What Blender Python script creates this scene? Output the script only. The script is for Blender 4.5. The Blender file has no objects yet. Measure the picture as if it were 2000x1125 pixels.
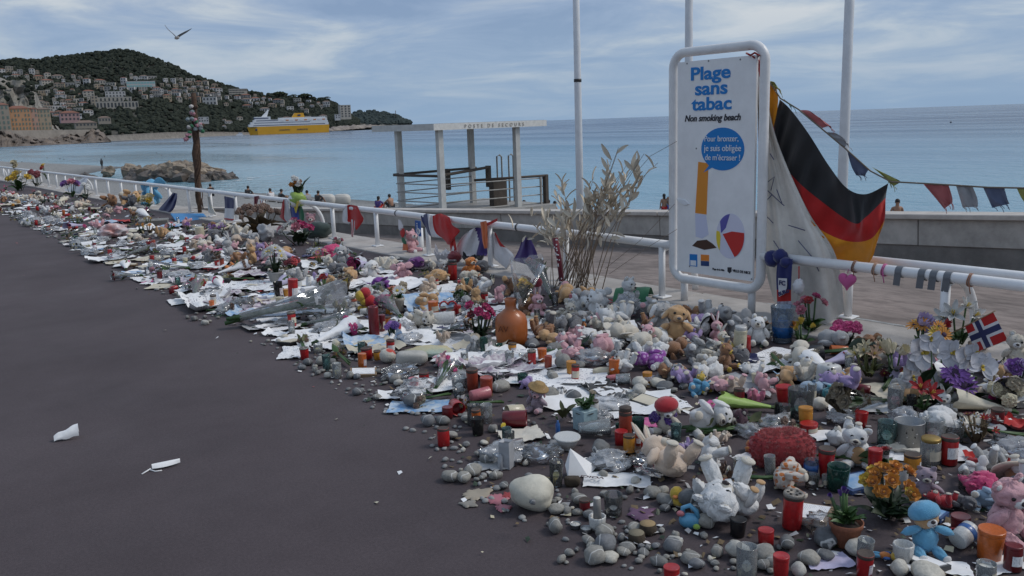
import bpy, bmesh, math, random
from mathutils import Vector, Matrix, Euler, noise
random.seed(7)
R = math.radians
SC = bpy.context.scene
COL = SC.collection

# ------------------------------------------------------------------ camera
FPX, CX, CY, EYE = 1677.0, 1000.0, 562.5, 1.65
HEAD, PITCH, ROLL = R(38.1214), R(10.9613), R(2.0160)
FWD = Vector((math.sin(HEAD) * math.cos(PITCH), math.cos(HEAD) * math.cos(PITCH), -math.sin(PITCH)))
_r0 = Vector((math.cos(HEAD), -math.sin(HEAD), 0))
_u0 = _r0.cross(FWD)
RGT = _r0 * math.cos(ROLL) - _u0 * math.sin(ROLL)
UPV = _u0 * math.cos(ROLL) + _r0 * math.sin(ROLL)
ORG = Vector((0, 0, EYE))
cam = bpy.data.objects.new('camera', bpy.data.cameras.new('camera'))
COL.objects.link(cam)
cam.matrix_world = Matrix(((RGT.x, UPV.x, -FWD.x, 0), (RGT.y, UPV.y, -FWD.y, 0), (RGT.z, UPV.z, -FWD.z, EYE), (0, 0, 0, 1)))
cam.data.sensor_width = 36; cam.data.sensor_fit = 'HORIZONTAL'
cam.data.lens = 36 * FPX / 2000
cam.data.clip_start = .05; cam.data.clip_end = 60000
SC.camera = cam

# ------------------------------------------------------------------ light
SUN_EL, SUN_AZ = R(48), R(125)          # azimuth clockwise from +Y
sd = Vector((math.sin(SUN_AZ) * math.cos(SUN_EL), math.cos(SUN_AZ) * math.cos(SUN_EL), math.sin(SUN_EL)))
sun = bpy.data.objects.new('sun', bpy.data.lights.new('sun', 'SUN'))
COL.objects.link(sun)
sun.data.energy = 1.5; sun.data.angle = R(18); sun.data.color = (1, .955, .9)
sun.rotation_euler = sd.to_track_quat('Z', 'Y').to_euler()

W = bpy.data.worlds.new('World'); SC.world = W; W.use_nodes = True
def world():
    nt = W.node_tree; nt.nodes.clear(); N = nt.nodes.new; L = nt.links.new
    out = N('ShaderNodeOutputWorld'); bg = N('ShaderNodeBackground'); bg.inputs[1].default_value = .1
    sky = N('ShaderNodeTexSky'); sky.sky_type = 'NISHITA'; sky.sun_disc = False
    sky.sun_elevation = SUN_EL; sky.sun_rotation = SUN_AZ; sky.air_density = 1.2; sky.dust_density = 2.5
    tc = N('ShaderNodeTexCoord'); sp = N('ShaderNodeSeparateXYZ'); L(tc.outputs['Generated'], sp.inputs[0])
    zc = N('ShaderNodeMath'); zc.operation = 'MAXIMUM'; L(sp.outputs[2], zc.inputs[0]); zc.inputs[1].default_value = 0
    za = N('ShaderNodeMath'); za.operation = 'ADD'; L(zc.outputs[0], za.inputs[0]); za.inputs[1].default_value = .11
    cb = N('ShaderNodeCombineXYZ')
    for i in (0, 1):
        d = N('ShaderNodeMath'); d.operation = 'DIVIDE'; L(sp.outputs[i], d.inputs[0]); L(za.outputs[0], d.inputs[1]); L(d.outputs[0], cb.inputs[i])
    mp = N('ShaderNodeMapping'); L(cb.outputs[0], mp.inputs[0]); mp.inputs['Rotation'].default_value = (0, 0, R(28)); mp.inputs['Scale'].default_value = (.62, .62, 1); mp.inputs['Location'].default_value = (6.1, 1.35, 0)
    n1 = N('ShaderNodeTexNoise'); L(mp.outputs[0], n1.inputs[0]); n1.inputs['Scale'].default_value = 1.6; n1.inputs['Detail'].default_value = 10; n1.inputs['Roughness'].default_value = .58; n1.inputs['Distortion'].default_value = .5
    n2 = N('ShaderNodeTexNoise'); L(mp.outputs[0], n2.inputs[0]); n2.inputs['Scale'].default_value = .42; n2.inputs['Detail'].default_value = 4
    ad = N('ShaderNodeMath'); ad.operation = 'MULTIPLY_ADD'; L(n2.outputs[0], ad.inputs[0]); ad.inputs[1].default_value = .85; ad.inputs[2].default_value = -.425
    sm = N('ShaderNodeMath'); sm.operation = 'ADD'; L(n1.outputs[0], sm.inputs[0]); L(ad.outputs[0], sm.inputs[1])
    rp = N('ShaderNodeValToRGB'); L(sm.outputs[0], rp.inputs[0]); e = rp.color_ramp.elements
    e[0].position = .32; e[0].color = (.215, .31, .475, 1); e[1].position = .68; e[1].color = (.62, .645, .665, 1)
    for q, c in ((.42, (.275, .37, .53, 1)), (.50, (.36, .44, .56, 1)), (.57, (.48, .54, .605, 1))): a = e.new(q); a.color = c
    # band of clear blue air low over the sea
    hz = N('ShaderNodeMapRange'); L(sp.outputs[2], hz.inputs[0]); hz.inputs[1].default_value = .015; hz.inputs[2].default_value = .13; hz.inputs[3].default_value = .85; hz.inputs[4].default_value = 0
    sc = N('ShaderNodeMixRGB'); sc.blend_type = 'MULTIPLY'; sc.inputs[0].default_value = 1; L(rp.outputs[0], sc.inputs[1]); sc.inputs[2].default_value = (9.4, 9.4, 9.5, 1)
    low = N('ShaderNodeMixRGB'); L(hz.outputs[0], low.inputs[0]); L(sc.outputs[0], low.inputs[1]); low.inputs[2].default_value = (2.45, 3.65, 5.25, 1)
    mx = N('ShaderNodeMixRGB'); mx.inputs[0].default_value = .9; L(sky.outputs[0], mx.inputs[1]); L(low.outputs[0], mx.inputs[2])
    L(mx.outputs[0], bg.inputs[0]); L(bg.outputs[0], out.inputs[0])
world()
SC.view_settings.view_transform = 'Standard'; SC.view_settings.look = 'None'; SC.view_settings.exposure = .2; SC.view_settings.gamma = 1
SC.cycles.transparent_max_bounces = 24; SC.cycles.max_bounces = 8

# ------------------------------------------------------------------ pixel of the photograph -> place
def ray(px, py): return FWD + RGT * ((px - CX) / FPX) - UPV * ((py - CY) / FPX)
def G(px, py, z=0.0):
    d = ray(px, py); return ORG + d * ((z - EYE) / d.z)
def PX(px, py, X):
    d = ray(px, py); return ORG + d * (X / d.x)
def PD(px, py, dist):
    d = ray(px, py); return ORG + d * (dist / math.hypot(d.x, d.y))
def ppm(p): return FPX / (Vector(p) - ORG).dot(FWD)
def proj(p):
    v = Vector(p) - ORG; d = v.dot(FWD); return CX + FPX * v.dot(RGT) / d, CY - FPX * v.dot(UPV) / d

# ------------------------------------------------------------------ materials
MATS = {}
def mat(key, col=(.5, .5, .5), rough=.7, noise_=(0, 0), bump=(0, 0), rnd=0., metal=0., sheen=0., spec=.5, col2=None, trans=0., coat=0., dist=.01, sss=0.):
    if key in MATS: return MATS[key]
    m = bpy.data.materials.new(key); MATS[key] = m; m.use_nodes = True
    nt = m.node_tree; b = nt.nodes['Principled BSDF']; N = nt.nodes.new; L = nt.links.new
    b.inputs['Roughness'].default_value = rough; b.inputs['Metallic'].default_value = metal
    b.inputs['Specular IOR Level'].default_value = spec; b.inputs['Base Color'].default_value = (*col, 1)
    b.inputs['Sheen Weight'].default_value = sheen; b.inputs['Transmission Weight'].default_value = trans; b.inputs['Coat Weight'].default_value = coat
    tc = N('ShaderNodeTexCoord'); src = None
    if noise_[1] or col2:
        n = N('ShaderNodeTexNoise'); L(tc.outputs['Object'], n.inputs[0]); n.inputs['Scale'].default_value = noise_[0] or 8; n.inputs['Detail'].default_value = 5; n.inputs['Roughness'].default_value = .65
        mr = N('ShaderNodeMapRange'); L(n.outputs[0], mr.inputs[0]); mr.inputs[1].default_value = .35; mr.inputs[2].default_value = .65
        mx = N('ShaderNodeMixRGB'); L(mr.outputs[0], mx.inputs[0]); mx.inputs[1].default_value = (*col, 1)
        c2 = col2 if col2 else tuple(c * (1 - noise_[1]) for c in col); mx.inputs[2].default_value = (*c2, 1); src = mx.outputs[0]
    if rnd:
        oi = N('ShaderNodeObjectInfo'); mr = N('ShaderNodeMapRange'); L(oi.outputs['Random'], mr.inputs[0]); mr.inputs[3].default_value = 1 - rnd; mr.inputs[4].default_value = 1 + rnd * .6
        hs = N('ShaderNodeHueSaturation'); L(mr.outputs[0], hs.inputs['Value'])
        if src: L(src, hs.inputs['Color'])
        else: hs.inputs['Color'].default_value = (*col, 1)
        src = hs.outputs[0]
    if src: L(src, b.inputs['Base Color'])
    if bump[1]:
        n = N('ShaderNodeTexNoise'); L(tc.outputs['Object'], n.inputs[0]); n.inputs['Scale'].default_value = bump[0]; n.inputs['Detail'].default_value = 4
        bp = N('ShaderNodeBump'); L(n.outputs[0], bp.inputs['Height']); bp.inputs['Strength'].default_value = bump[1]; bp.inputs['Distance'].default_value = dist
        L(bp.outputs[0], b.inputs['Normal'])
    return m
def glass(key, tint=(.85, .88, .88), milk=.12, milkcol=(.6, .62, .62)):
    """thin-walled glass or clear plastic: tinted see-through body, sharp glints, a little dust on it"""
    if key in MATS: return MATS[key]
    m = bpy.data.materials.new(key); MATS[key] = m; m.use_nodes = True
    nt = m.node_tree; nt.nodes.clear(); N = nt.nodes.new; L = nt.links.new
    out = N('ShaderNodeOutputMaterial'); tr = N('ShaderNodeBsdfTransparent'); tr.inputs[0].default_value = (*tint, 1)
    gl = N('ShaderNodeBsdfGlossy'); gl.inputs['Roughness'].default_value = .08
    df = N('ShaderNodeBsdfDiffuse'); df.inputs[0].default_value = (*milkcol, 1)
    fr = N('ShaderNodeFresnel'); fr.inputs[0].default_value = 1.5
    geo = N('ShaderNodeTexCoord'); n = N('ShaderNodeTexNoise'); L(geo.outputs['Object'], n.inputs[0]); n.inputs['Scale'].default_value = 30
    mr = N('ShaderNodeMapRange'); L(n.outputs[0], mr.inputs[0]); mr.inputs[3].default_value = milk * .3; mr.inputs[4].default_value = milk * 1.7
    m1 = N('ShaderNodeMixShader'); L(mr.outputs[0], m1.inputs[0]); L(tr.outputs[0], m1.inputs[1]); L(df.outputs[0], m1.inputs[2])
    m2 = N('ShaderNodeMixShader'); L(fr.outputs[0], m2.inputs[0]); L(m1.outputs[0], m2.inputs[1]); L(gl.outputs[0], m2.inputs[2])
    L(m2.outputs[0], out.inputs[0]); return m
def C(r, g, b):
    f = lambda c: (c / 255 / 12.92) if c <= 10 else ((c / 255 + .055) / 1.055) ** 2.4
    return (f(r), f(g), f(b))

# ------------------------------------------------------------------ mesh building
class MB:
    def __init__(s): s.v = []; s.f = []; s.m = []
    def add(s, vs, fs, mi=0):
        o = len(s.v); s.v += [tuple(v) for v in vs]; s.f += [tuple(i + o for i in f) for f in fs]; s.m += [mi] * len(fs); return s
    def box(s, c, d, rot=None, mi=0, taper=1.0):
        c = Vector(c); x, y, z = d[0] / 2, d[1] / 2, d[2] / 2; t = taper
        vs = [Vector(p) for p in ((-x, -y, -z), (x, -y, -z), (x, y, -z), (-x, y, -z), (-x * t, -y * t, z), (x * t, -y * t, z), (x * t, y * t, z), (-x * t, y * t, z))]
        if rot is not None:
            M = Euler(rot).to_matrix() if not isinstance(rot, Matrix) else rot; vs = [M @ v for v in vs]
        return s.add([v + c for v in vs], [(0, 3, 2, 1), (4, 5, 6, 7), (0, 1, 5, 4), (1, 2, 6, 5), (2, 3, 7, 6), (3, 0, 4, 7)], mi)
    def tube(s, pts, r, n=8, mi=0, caps=True):
        pts = [Vector(p) for p in pts]; k = len(pts); rr = r if isinstance(r, (list, tuple)) else [r] * k
        vs = []; fs = []; up = None
        for i, p in enumerate(pts):
            t = (pts[min(i + 1, k - 1)] - pts[max(i - 1, 0)]).normalized()
            if up is None: up = Vector((0, 0, 1)) if abs(t.z) < .9 else Vector((1, 0, 0))
            a = t.cross(up); a = a.normalized() if a.length > 1e-6 else t.orthogonal().normalized(); up = a.cross(t).normalized()
            for j in range(n):
                q = 2 * math.pi * j / n; vs.append(p + (a * math.cos(q) + up * math.sin(q)) * rr[i])
        for i in range(k - 1):
            for j in range(n):
                a0 = i * n + j; b0 = i * n + (j + 1) % n; fs.append((a0, b0, b0 + n, a0 + n))
        if caps: fs.append(tuple(range(n - 1, -1, -1))); fs.append(tuple((k - 1) * n + j for j in range(n)))
        return s.add(vs, fs, mi)
    def lathe(s, prof, n=16, c=(0, 0, 0), mi=0, ripple=None):
        vs = []; fs = []; k = len(prof)
        for i, (r, z) in enumerate(prof):
            for j in range(n):
                q = 2 * math.pi * j / n; rj = r * (1 + (ripple(q, z) if ripple else 0)); vs.append((c[0] + rj * math.cos(q), c[1] + rj * math.sin(q), c[2] + z))
        for i in range(k - 1):
            for j in range(n):
                a = i * n + j; b = i * n + (j + 1) % n; fs.append((a, b, b + n, a + n))
        if prof[0][0] > 1e-5: fs.append(tuple(range(n - 1, -1, -1)))
        if prof[-1][0] > 1e-5: fs.append(tuple((k - 1) * n + j for j in range(n)))
        return s.add(vs, fs, mi)
    def ell(s, c=(0, 0, 0), r=(1, 1, 1), rot=None, nu=12, nv=8, jit=0., nscale=2., seed=0, mi=0, boxy=1.0):
        c = Vector(c); M = Euler(rot).to_matrix() if rot else None; vs = []; fs = []
        def pt(th, ph):
            d = Vector((math.sin(th) * math.cos(ph), math.sin(th) * math.sin(ph), math.cos(th)))
            if boxy != 1: d = Vector([math.copysign(abs(q) ** boxy, q) for q in d])
            k = 1 + (jit * noise.noise(d * nscale + Vector((seed * 7.3, seed * 3.1, seed))) if jit else 0)
            p = Vector((d.x * r[0], d.y * r[1], d.z * r[2])) * k
            return c + (M @ p if M else p)
        vs.append(pt(0, 0))
        for i in range(1, nv):
            for j in range(nu): vs.append(pt(math.pi * i / nv, 2 * math.pi * j / nu))
        vs.append(pt(math.pi, 0)); last = len(vs) - 1
        for j in range(nu): fs.append((0, 1 + j, 1 + (j + 1) % nu))
        for i in range(nv - 2):
            for j in range(nu):
                a = 1 + i * nu + j; b = 1 + i * nu + (j + 1) % nu; fs.append((a, a + nu, b + nu, b))
        o = 1 + (nv - 2) * nu
        for j in range(nu): fs.append((o + j, last, o + (j + 1) % nu))
        return s.add(vs, fs, mi)
    def sheet(s, nx, ny, fn, mi=0, mfn=None):
        vs = [fn(i / nx, j / ny) for j in range(ny + 1) for i in range(nx + 1)]; w = nx + 1
        fs = [(j * w + i, j * w + i + 1, (j + 1) * w + i + 1, (j + 1) * w + i) for j in range(ny) for i in range(nx)]
        o = len(s.m); s.add(vs, fs, mi)
        if mfn:
            for q in range(nx * ny): s.m[o + q] = mfn((q % nx + .5) / nx, (q // nx + .5) / ny)
        return s
    def mesh(s, name='m', smooth=True, nm=None):
        me = bpy.data.meshes.new(name); me.from_pydata(s.v, [], s.f)
        k = nm or (max(s.m) + 1 if s.m else 1)
        for _ in range(k): me.materials.append(None)
        if k > 1: me.polygons.foreach_set('material_index', s.m)
        if smooth: me.polygons.foreach_set('use_smooth', [True] * len(s.f))
        me.update(); return me
MCACHE = {}
def cached(key, fn):
    if key not in MCACHE: MCACHE[key] = fn()
    return MCACHE[key]
def obj(name, me, m, parent=None, loc=None, rot=None, scale=None):
    o = bpy.data.objects.new(name, me); COL.objects.link(o)
    ms = m if isinstance(m, (list, tuple)) else [m]
    for i, q in enumerate(ms):
        if i < len(o.material_slots):
            o.material_slots[i].link = 'OBJECT'; o.material_slots[i].material = q
    if parent is not None: o.parent = parent
    if loc is not None: o.location = loc
    if rot is not None: o.rotation_euler = rot
    if scale is not None: o.scale = (scale,) * 3 if isinstance(scale, (int, float)) else scale
    return o
def mk(name, mb, m, parent=None, smooth=True, **k): return obj(name, mb.mesh(name, smooth), m, parent, **k)
def empty(name, loc=(0, 0, 0), rot=(0, 0, 0), scale=1):
    o = bpy.data.objects.new(name, None); COL.objects.link(o); o.location = loc; o.rotation_euler = rot; o.scale = (scale,) * 3 if isinstance(scale, (int, float)) else scale
    o.empty_display_size = .05; return o
def tag(o, label=None, cat=None, group=None, kind=None):
    if label: o['label'] = label
    if cat: o['category'] = cat
    if group: o['group'] = group
    if kind: o['kind'] = kind
    return o
def bevel(me, w, seg=2):
    bm = bmesh.new(); bm.from_mesh(me); bmesh.ops.bevel(bm, geom=bm.edges[:], offset=w, segments=seg, affect='EDGES', profile=.5); bm.to_mesh(me); bm.free(); return me
def textmesh(s, size, ext=.002, shear=0., bold=0., align='CENTER', space=1.0, lsp=1.0):
    cu = bpy.data.curves.new('t', 'FONT'); cu.body = s; cu.size = size; cu.extrude = ext; cu.shear = shear; cu.offset = bold
    cu.align_x = align; cu.space_character = space; cu.space_line = lsp; cu.resolution_u = 4
    o = bpy.data.objects.new('t', cu); COL.objects.link(o)
    dg = bpy.context.evaluated_depsgraph_get(); me = bpy.data.meshes.new_from_object(o.evaluated_get(dg))
    bpy.data.objects.remove(o); 
    if not me.materials: me.materials.append(None)
    return me
def interp(tab, x):
    if x <= tab[0][0]: return tab[0][1]
    for (a, b), (c, d) in zip(tab, tab[1:]):
        if x <= c: return b + (d - b) * (x - a) / (c - a)
    return tab[-1][1]
def rotz(n_from, n_to): return math.atan2(n_to.y - n_from.y, n_to.x - n_from.x)
NV = lambda *a: noise.noise(Vector(a))
# ================================================================== SETTING
RX = 5.84                      # rail line
SEA = -4.3
def struct(name, mb, m, smooth=False, **k): return tag(mk(name, mb, m, smooth=smooth, **k), kind='structure')

def m_pavement():
    m = bpy.data.materials.new('asphalt'); m.use_nodes = True; nt = m.node_tree; b = nt.nodes['Principled BSDF']; N = nt.nodes.new; L = nt.links.new
    tc = N('ShaderNodeTexCoord')
    def nz(s, d, r=.6):
        n = N('ShaderNodeTexNoise'); L(tc.outputs['Object'], n.inputs[0]); n.inputs['Scale'].default_value = s; n.inputs['Detail'].default_value = d; n.inputs['Roughness'].default_value = r; return n.outputs[0]
    r1 = N('ShaderNodeValToRGB'); L(nz(.55, 6, .7), r1.inputs[0]); e = r1.color_ramp.elements
    e[0].position = .32; e[0].color = (.053, .041, .0445, 1); e[1].position = .68; e[1].color = (.083, .066, .071, 1)
    r2 = N('ShaderNodeValToRGB'); L(nz(75, 6, .8), r2.inputs[0]); r2.color_ramp.elements[0].position = .32; r2.color_ramp.elements[0].color = (.72, .72, .72, 1); r2.color_ramp.elements[1].position = .7; r2.color_ramp.elements[1].color = (1.3, 1.3, 1.3, 1)
    mx = N('ShaderNodeMixRGB'); mx.blend_type = 'MULTIPLY'; mx.inputs[0].default_value = 1; L(r1.outputs[0], mx.inputs[1]); L(r2.outputs[0], mx.inputs[2])
    # pale drips of old wax and spilt drink
    r3 = N('ShaderNodeValToRGB'); L(nz(3.2, 8, .75), r3.inputs[0]); r3.color_ramp.elements[0].position = .63; r3.color_ramp.elements[0].color = (0, 0, 0, 1); r3.color_ramp.elements[1].position = .80; r3.color_ramp.elements[1].color = (.3, .3, .3, 1)
    m2 = N('ShaderNodeMixRGB'); L(r3.outputs[0], m2.inputs[0]); L(mx.outputs[0], m2.inputs[1]); m2.inputs[2].default_value = (.14, .13, .13, 1)
    L(m2.outputs[0], b.inputs['Base Color'])
    rr = N('ShaderNodeMapRange'); L(nz(1.3, 4), rr.inputs[0]); rr.inputs[3].default_value = .62; rr.inputs[4].default_value = .9; L(rr.outputs[0], b.inputs['Roughness'])
    b.inputs['Specular IOR Level'].default_value = .3
    bp = N('ShaderNodeBump'); L(nz(180, 3), bp.inputs['Height']); bp.inputs['Strength'].default_value = .35; bp.inputs['Distance'].default_value = .004; L(bp.outputs[0], b.inputs['Normal'])
    return m
struct('pavement', MB().add([(-90, -60, 0), (5.53, -60, 0), (5.53, 420, 0), (-90, 420, 0), (5.53, 420, -3), (5.53, -60, -3)], [(0, 1, 2, 3), (1, 5, 4, 2)]), m_pavement())

def rampz(Y): return .03 if Y < 4.3 else .03 - .0525 * (Y - 4.3)
M_CURB = mat('pale_kerb_stone', (.43, .40, .37), .8, (3.5, .28), (60, .3), rnd=.10)
kerb = tag(empty('kerb', (5.9, 0, 0)), kind='structure')
me = bevel(MB().box((0, 0, 0), (.70, 1.285, .24)).mesh('kerb_stone', False), .012, 2)
for i in range(46): obj('kerb_stone', me, M_CURB, kerb, loc=(0 + random.uniform(-.004, .004), -3.38 + i * 1.3, -.10 + random.uniform(-.003, .003)))

def m_ramp():
    m = bpy.data.materials.new('ramp_concrete'); m.use_nodes = True; nt = m.node_tree; b = nt.nodes['Principled BSDF']; N = nt.nodes.new; L = nt.links.new
    tc = N('ShaderNodeTexCoord'); mp = N('ShaderNodeMapping'); L(tc.outputs['Object'], mp.inputs[0]); mp.inputs['Scale'].default_value = (7, 2.6, 1); mp.inputs['Rotation'].default_value = (0, 0, R(38))
    n = N('ShaderNodeTexNoise'); L(mp.outputs[0], n.inputs[0]); n.inputs['Scale'].default_value = 1.3; n.inputs['Detail'].default_value = 6; n.inputs['Roughness'].default_value = .7
    r = N('ShaderNodeValToRGB'); L(n.outputs[0], r.inputs[0]); e = r.color_ramp.elements
    e[0].position = .36; e[0].color = (.14, .112, .10, 1); e[1].position = .56; e[1].color = (.24, .197, .176, 1)
    n2 = N('ShaderNodeTexNoise'); L(tc.outputs['Object'], n2.inputs[0]); n2.inputs['Scale'].default_value = 1.4; n2.inputs['Detail'].default_value = 5
    mr = N('ShaderNodeMapRange'); L(n2.outputs[0], mr.inputs[0]); mr.inputs[1].default_value = .3; mr.inputs[2].default_value = .7; mr.inputs[3].default_value = .75; mr.inputs[4].default_value = 1.15
    mx = N('ShaderNodeMixRGB'); mx.blend_type = 'MULTIPLY'; mx.inputs[0].default_value = 1; L(r.outputs[0], mx.inputs[1]); L(mr.outputs[0], mx.inputs[2])
    L(mx.outputs[0], b.inputs['Base Color']); b.inputs['Roughness'].default_value = .85
    bp = N('ShaderNodeBump'); L(n.outputs[0], bp.inputs['Height']); bp.inputs['Strength'].default_value = .5; bp.inputs['Distance'].default_value = .01; L(bp.outputs[0], b.inputs['Normal'])
    return m
mb = MB(); ys = [-30, 4.3] + [4.3 + i * 2 for i in range(1, 14)]
vs = []; fs = []
for y in ys: vs += [(6.24, y, rampz(y)), (8.95, y, rampz(y))]
for i in range(len(ys) - 1): fs.append((2 * i, 2 * i + 1, 2 * i + 3, 2 * i + 2))
struct('ramp', mb.add(vs, fs), m_ramp())
struct('ramp_side', MB().add([(6.251, -30, .015), (6.251, 60, .015), (6.251, 60, -3), (6.251, -30, -3)], [(0, 1, 2, 3)]), mat('side_concrete', (.25, .24, .22), .85, (4, .4), (30, .3)))

# ---- low block wall along the ramp
M_BLK = mat('wall_block', (.47, .445, .41), .88, (5, .3), (40, .4), rnd=.13)
M_FOOT = mat('wall_footing', (.23, .215, .20), .9, (3, .35), (30, .5))
M_CAP = mat('wall_cap', (.50, .46, .42), .8, (4, .25), (40, .3), rnd=.08)
wall = tag(empty('block_wall', (8.9, 4.9, 0)), 'low grey concrete block wall with pale cap running down beside the ramp', 'wall')
wb = bevel(MB().box((0, 0, 0), (.22, 1.19, .275)).mesh('block', False), .006, 1)
wc = bevel(MB().box((0, 0, 0), (.34, 2.39, .055)).mesh('cap_stone', False), .008, 1)
sl = math.atan(.0525); y = -4.0; i = 0
while y < 31:
    zc = .526 - .0525 * (y + .6 - 4.93)
    obj('block', wb, M_BLK, wall, loc=(.12 + random.uniform(-.004, .004), y + .6 - 4.9, zc - .057 - .14), rot=(-sl, 0, 0))
    if i % 2 == 0: obj('cap_stone', wc, M_CAP, wall, loc=(.12 + random.uniform(-.003, .003), y + 1.2 - 4.9, zc - .0275 - .0315), rot=(-sl, 0, 0))
    y += 1.2; i += 1
L_ = 35.2
mk('footing', MB().box((.13, L_ / 2 - 4.0 - 4.9, .526 - .0525 * (L_ / 2 - 4 - 4.93) - .338 - .25), (.205, L_, .5), rot=(-sl, 0, 0)), M_FOOT, wall, smooth=False)
mk('mortar_core', MB().box((.125, L_ / 2 - 4.0 - 4.9, .526 - .0525 * (L_ / 2 - 4 - 4.93) - .19), (.18, L_, .29), rot=(-sl, 0, 0)), mat('mortar', (.13, .125, .12), .95), wall, smooth=False)

# ---- beach
WL = [(-60, 37), (20, 36), (52, 35), (58, 35), (64, 34.3), (79, 33), (90, 31), (105, 30.5), (140, 30), (158, 35), (170, 43), (176, 45.5), (178, 44), (182, 25), (200, 12), (420, 12)]
def beachz(X, Y):
    w = interp(WL, Y); z = SEA + (w - X) * .108
    return min(z, -1.5) if X < w else max(z, -6)
xs = [6.255, 9, 14, 18, 22] + [24 + i * 1.1 for i in range(24)] + [54]; ysb = [-40 + 10 * i for i in range(14)] + [100 + 3 * i for i in range(35)] + [210, 300, 420]
vs = [(x, y, beachz(x, y) + (.12 * NV(x * .25, y * .2, 3) if x > 9 else 0)) for y in ysb for x in xs]; w_ = len(xs)
fs = [(j * w_ + i, j * w_ + i + 1, (j + 1) * w_ + i + 1, (j + 1) * w_ + i) for j in range(len(ysb) - 1) for i in range(w_ - 1)]
def m_beach():
    m = bpy.data.materials.new('pebble_beach'); m.use_nodes = True; nt = m.node_tree; b = nt.nodes['Principled BSDF']; N = nt.nodes.new; L = nt.links.new
    tc = N('ShaderNodeTexCoord'); v = N('ShaderNodeTexVoronoi'); L(tc.outputs['Object'], v.inputs[0]); v.inputs['Scale'].default_value = 9
    r = N('ShaderNodeValToRGB'); L(v.outputs['Color'], r.inputs[0]); r.color_ramp.elements[0].color = (.10, .10, .10, 1); r.color_ramp.elements[1].color = (.34, .335, .32, 1)
    sp = N('ShaderNodeSeparateXYZ'); L(tc.outputs['Object'], sp.inputs[0]); mr = N('ShaderNodeMapRange'); L(sp.outputs[2], mr.inputs[0]); mr.inputs[1].default_value = -4.3; mr.inputs[2].default_value = -3.7; mr.inputs[3].default_value = .45; mr.inputs[4].default_value = 1
    mx = N('ShaderNodeMixRGB'); mx.blend_type = 'MULTIPLY'; mx.inputs[0].default_value = 1; L(r.outputs[0], mx.inputs[1]); L(mr.outputs[0], mx.inputs[2]); L(mx.outputs[0], b.inputs['Base Color'])
    b.inputs['Roughness'].default_value = .8; bp = N('ShaderNodeBump'); L(v.outputs['Distance'], bp.inputs['Height']); bp.inputs['Strength'].default_value = .6; bp.inputs['Distance'].default_value = .05; L(bp.outputs[0], b.inputs['Normal'])
    return m
struct('beach', MB().add(vs, fs), m_beach(), smooth=True)

# ---- sea
def m_sea():
    m = bpy.data.materials.new('sea_water'); m.use_nodes = True; nt = m.node_tree; b = nt.nodes['Principled BSDF']; N = nt.nodes.new; L = nt.links.new
    tc = N('ShaderNodeTexCoord'); sp = N('ShaderNodeSeparateXYZ'); L(tc.outputs['Object'], sp.inputs[0])
    def nz(scale, sx, sy, det, rot=0):
        mp = N('ShaderNodeMapping'); L(tc.outputs['Object'], mp.inputs[0]); mp.inputs['Scale'].default_value = (sx, sy, 1); mp.inputs['Rotation'].default_value = (0, 0, rot)
        n = N('ShaderNodeTexNoise'); L(mp.outputs[0], n.inputs[0]); n.inputs['Scale'].default_value = scale; n.inputs['Detail'].default_value = det; n.inputs['Roughness'].default_value = .6; return n.outputs[0]
    # milky turquoise over the shingle, slate blue in deep water
    ad = N('ShaderNodeMath'); ad.operation = 'MULTIPLY_ADD'; L(nz(.012, 1, .45, 4, R(20)), ad.inputs[0]); ad.inputs[1].default_value = 110; L(sp.outputs[0], ad.inputs[2])
    r = N('ShaderNodeValToRGB'); mr = N('ShaderNodeMapRange'); L(ad.outputs[0], mr.inputs[0]); mr.inputs[1].default_value = 60; mr.inputs[2].default_value = 420; L(mr.outputs[0], r.inputs[0])
    e = r.color_ramp.elements; e[0].position = 0; e[0].color = (.205, .37, .44, 1); e[1].position = 1; e[1].color = (.05, .095, .165, 1)
    a = e.new(.28); a.color = (.12, .24, .335, 1); a = e.new(.55); a.color = (.075, .145, .225, 1)
    L(r.outputs[0], b.inputs['Base Color'])
    rr = N('ShaderNodeMapRange'); L(nz(.02, 1, .25, 5, R(15)), rr.inputs[0]); rr.inputs[1].default_value = .35; rr.inputs[2].default_value = .65; rr.inputs[3].default_value = .06; rr.inputs[4].default_value = .3; L(rr.outputs[0], b.inputs['Roughness'])
    b.inputs['IOR'].default_value = 1.33; b.inputs['Specular IOR Level'].default_value = .3
    b1 = N('ShaderNodeBump'); L(nz(.55, 1, .55, 4, R(12)), b1.inputs['Height']); b1.inputs['Strength'].default_value = 1.0; b1.inputs['Distance'].default_value = .6
    b2 = N('ShaderNodeBump'); L(nz(.1, 1, .35, 5, R(10)), b2.inputs['Height']); b2.inputs['Strength'].default_value = .5; b2.inputs['Distance'].default_value = 2.2; L(b1.outputs[0], b2.inputs['Normal'])
    L(b2.outputs[0], b.inputs['Normal']); return m
mb = MB(); S = 45000
struct('sea', mb.add([(8, -S, SEA), (S, -S, SEA), (S, S, SEA), (8, S, SEA)], [(0, 1, 2, 3)]), m_sea())
M_FOAM = mat('sea_foam', (.75, .8, .82), .7, (2.5, .25))
mb = MB(); random.seed(3)
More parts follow.
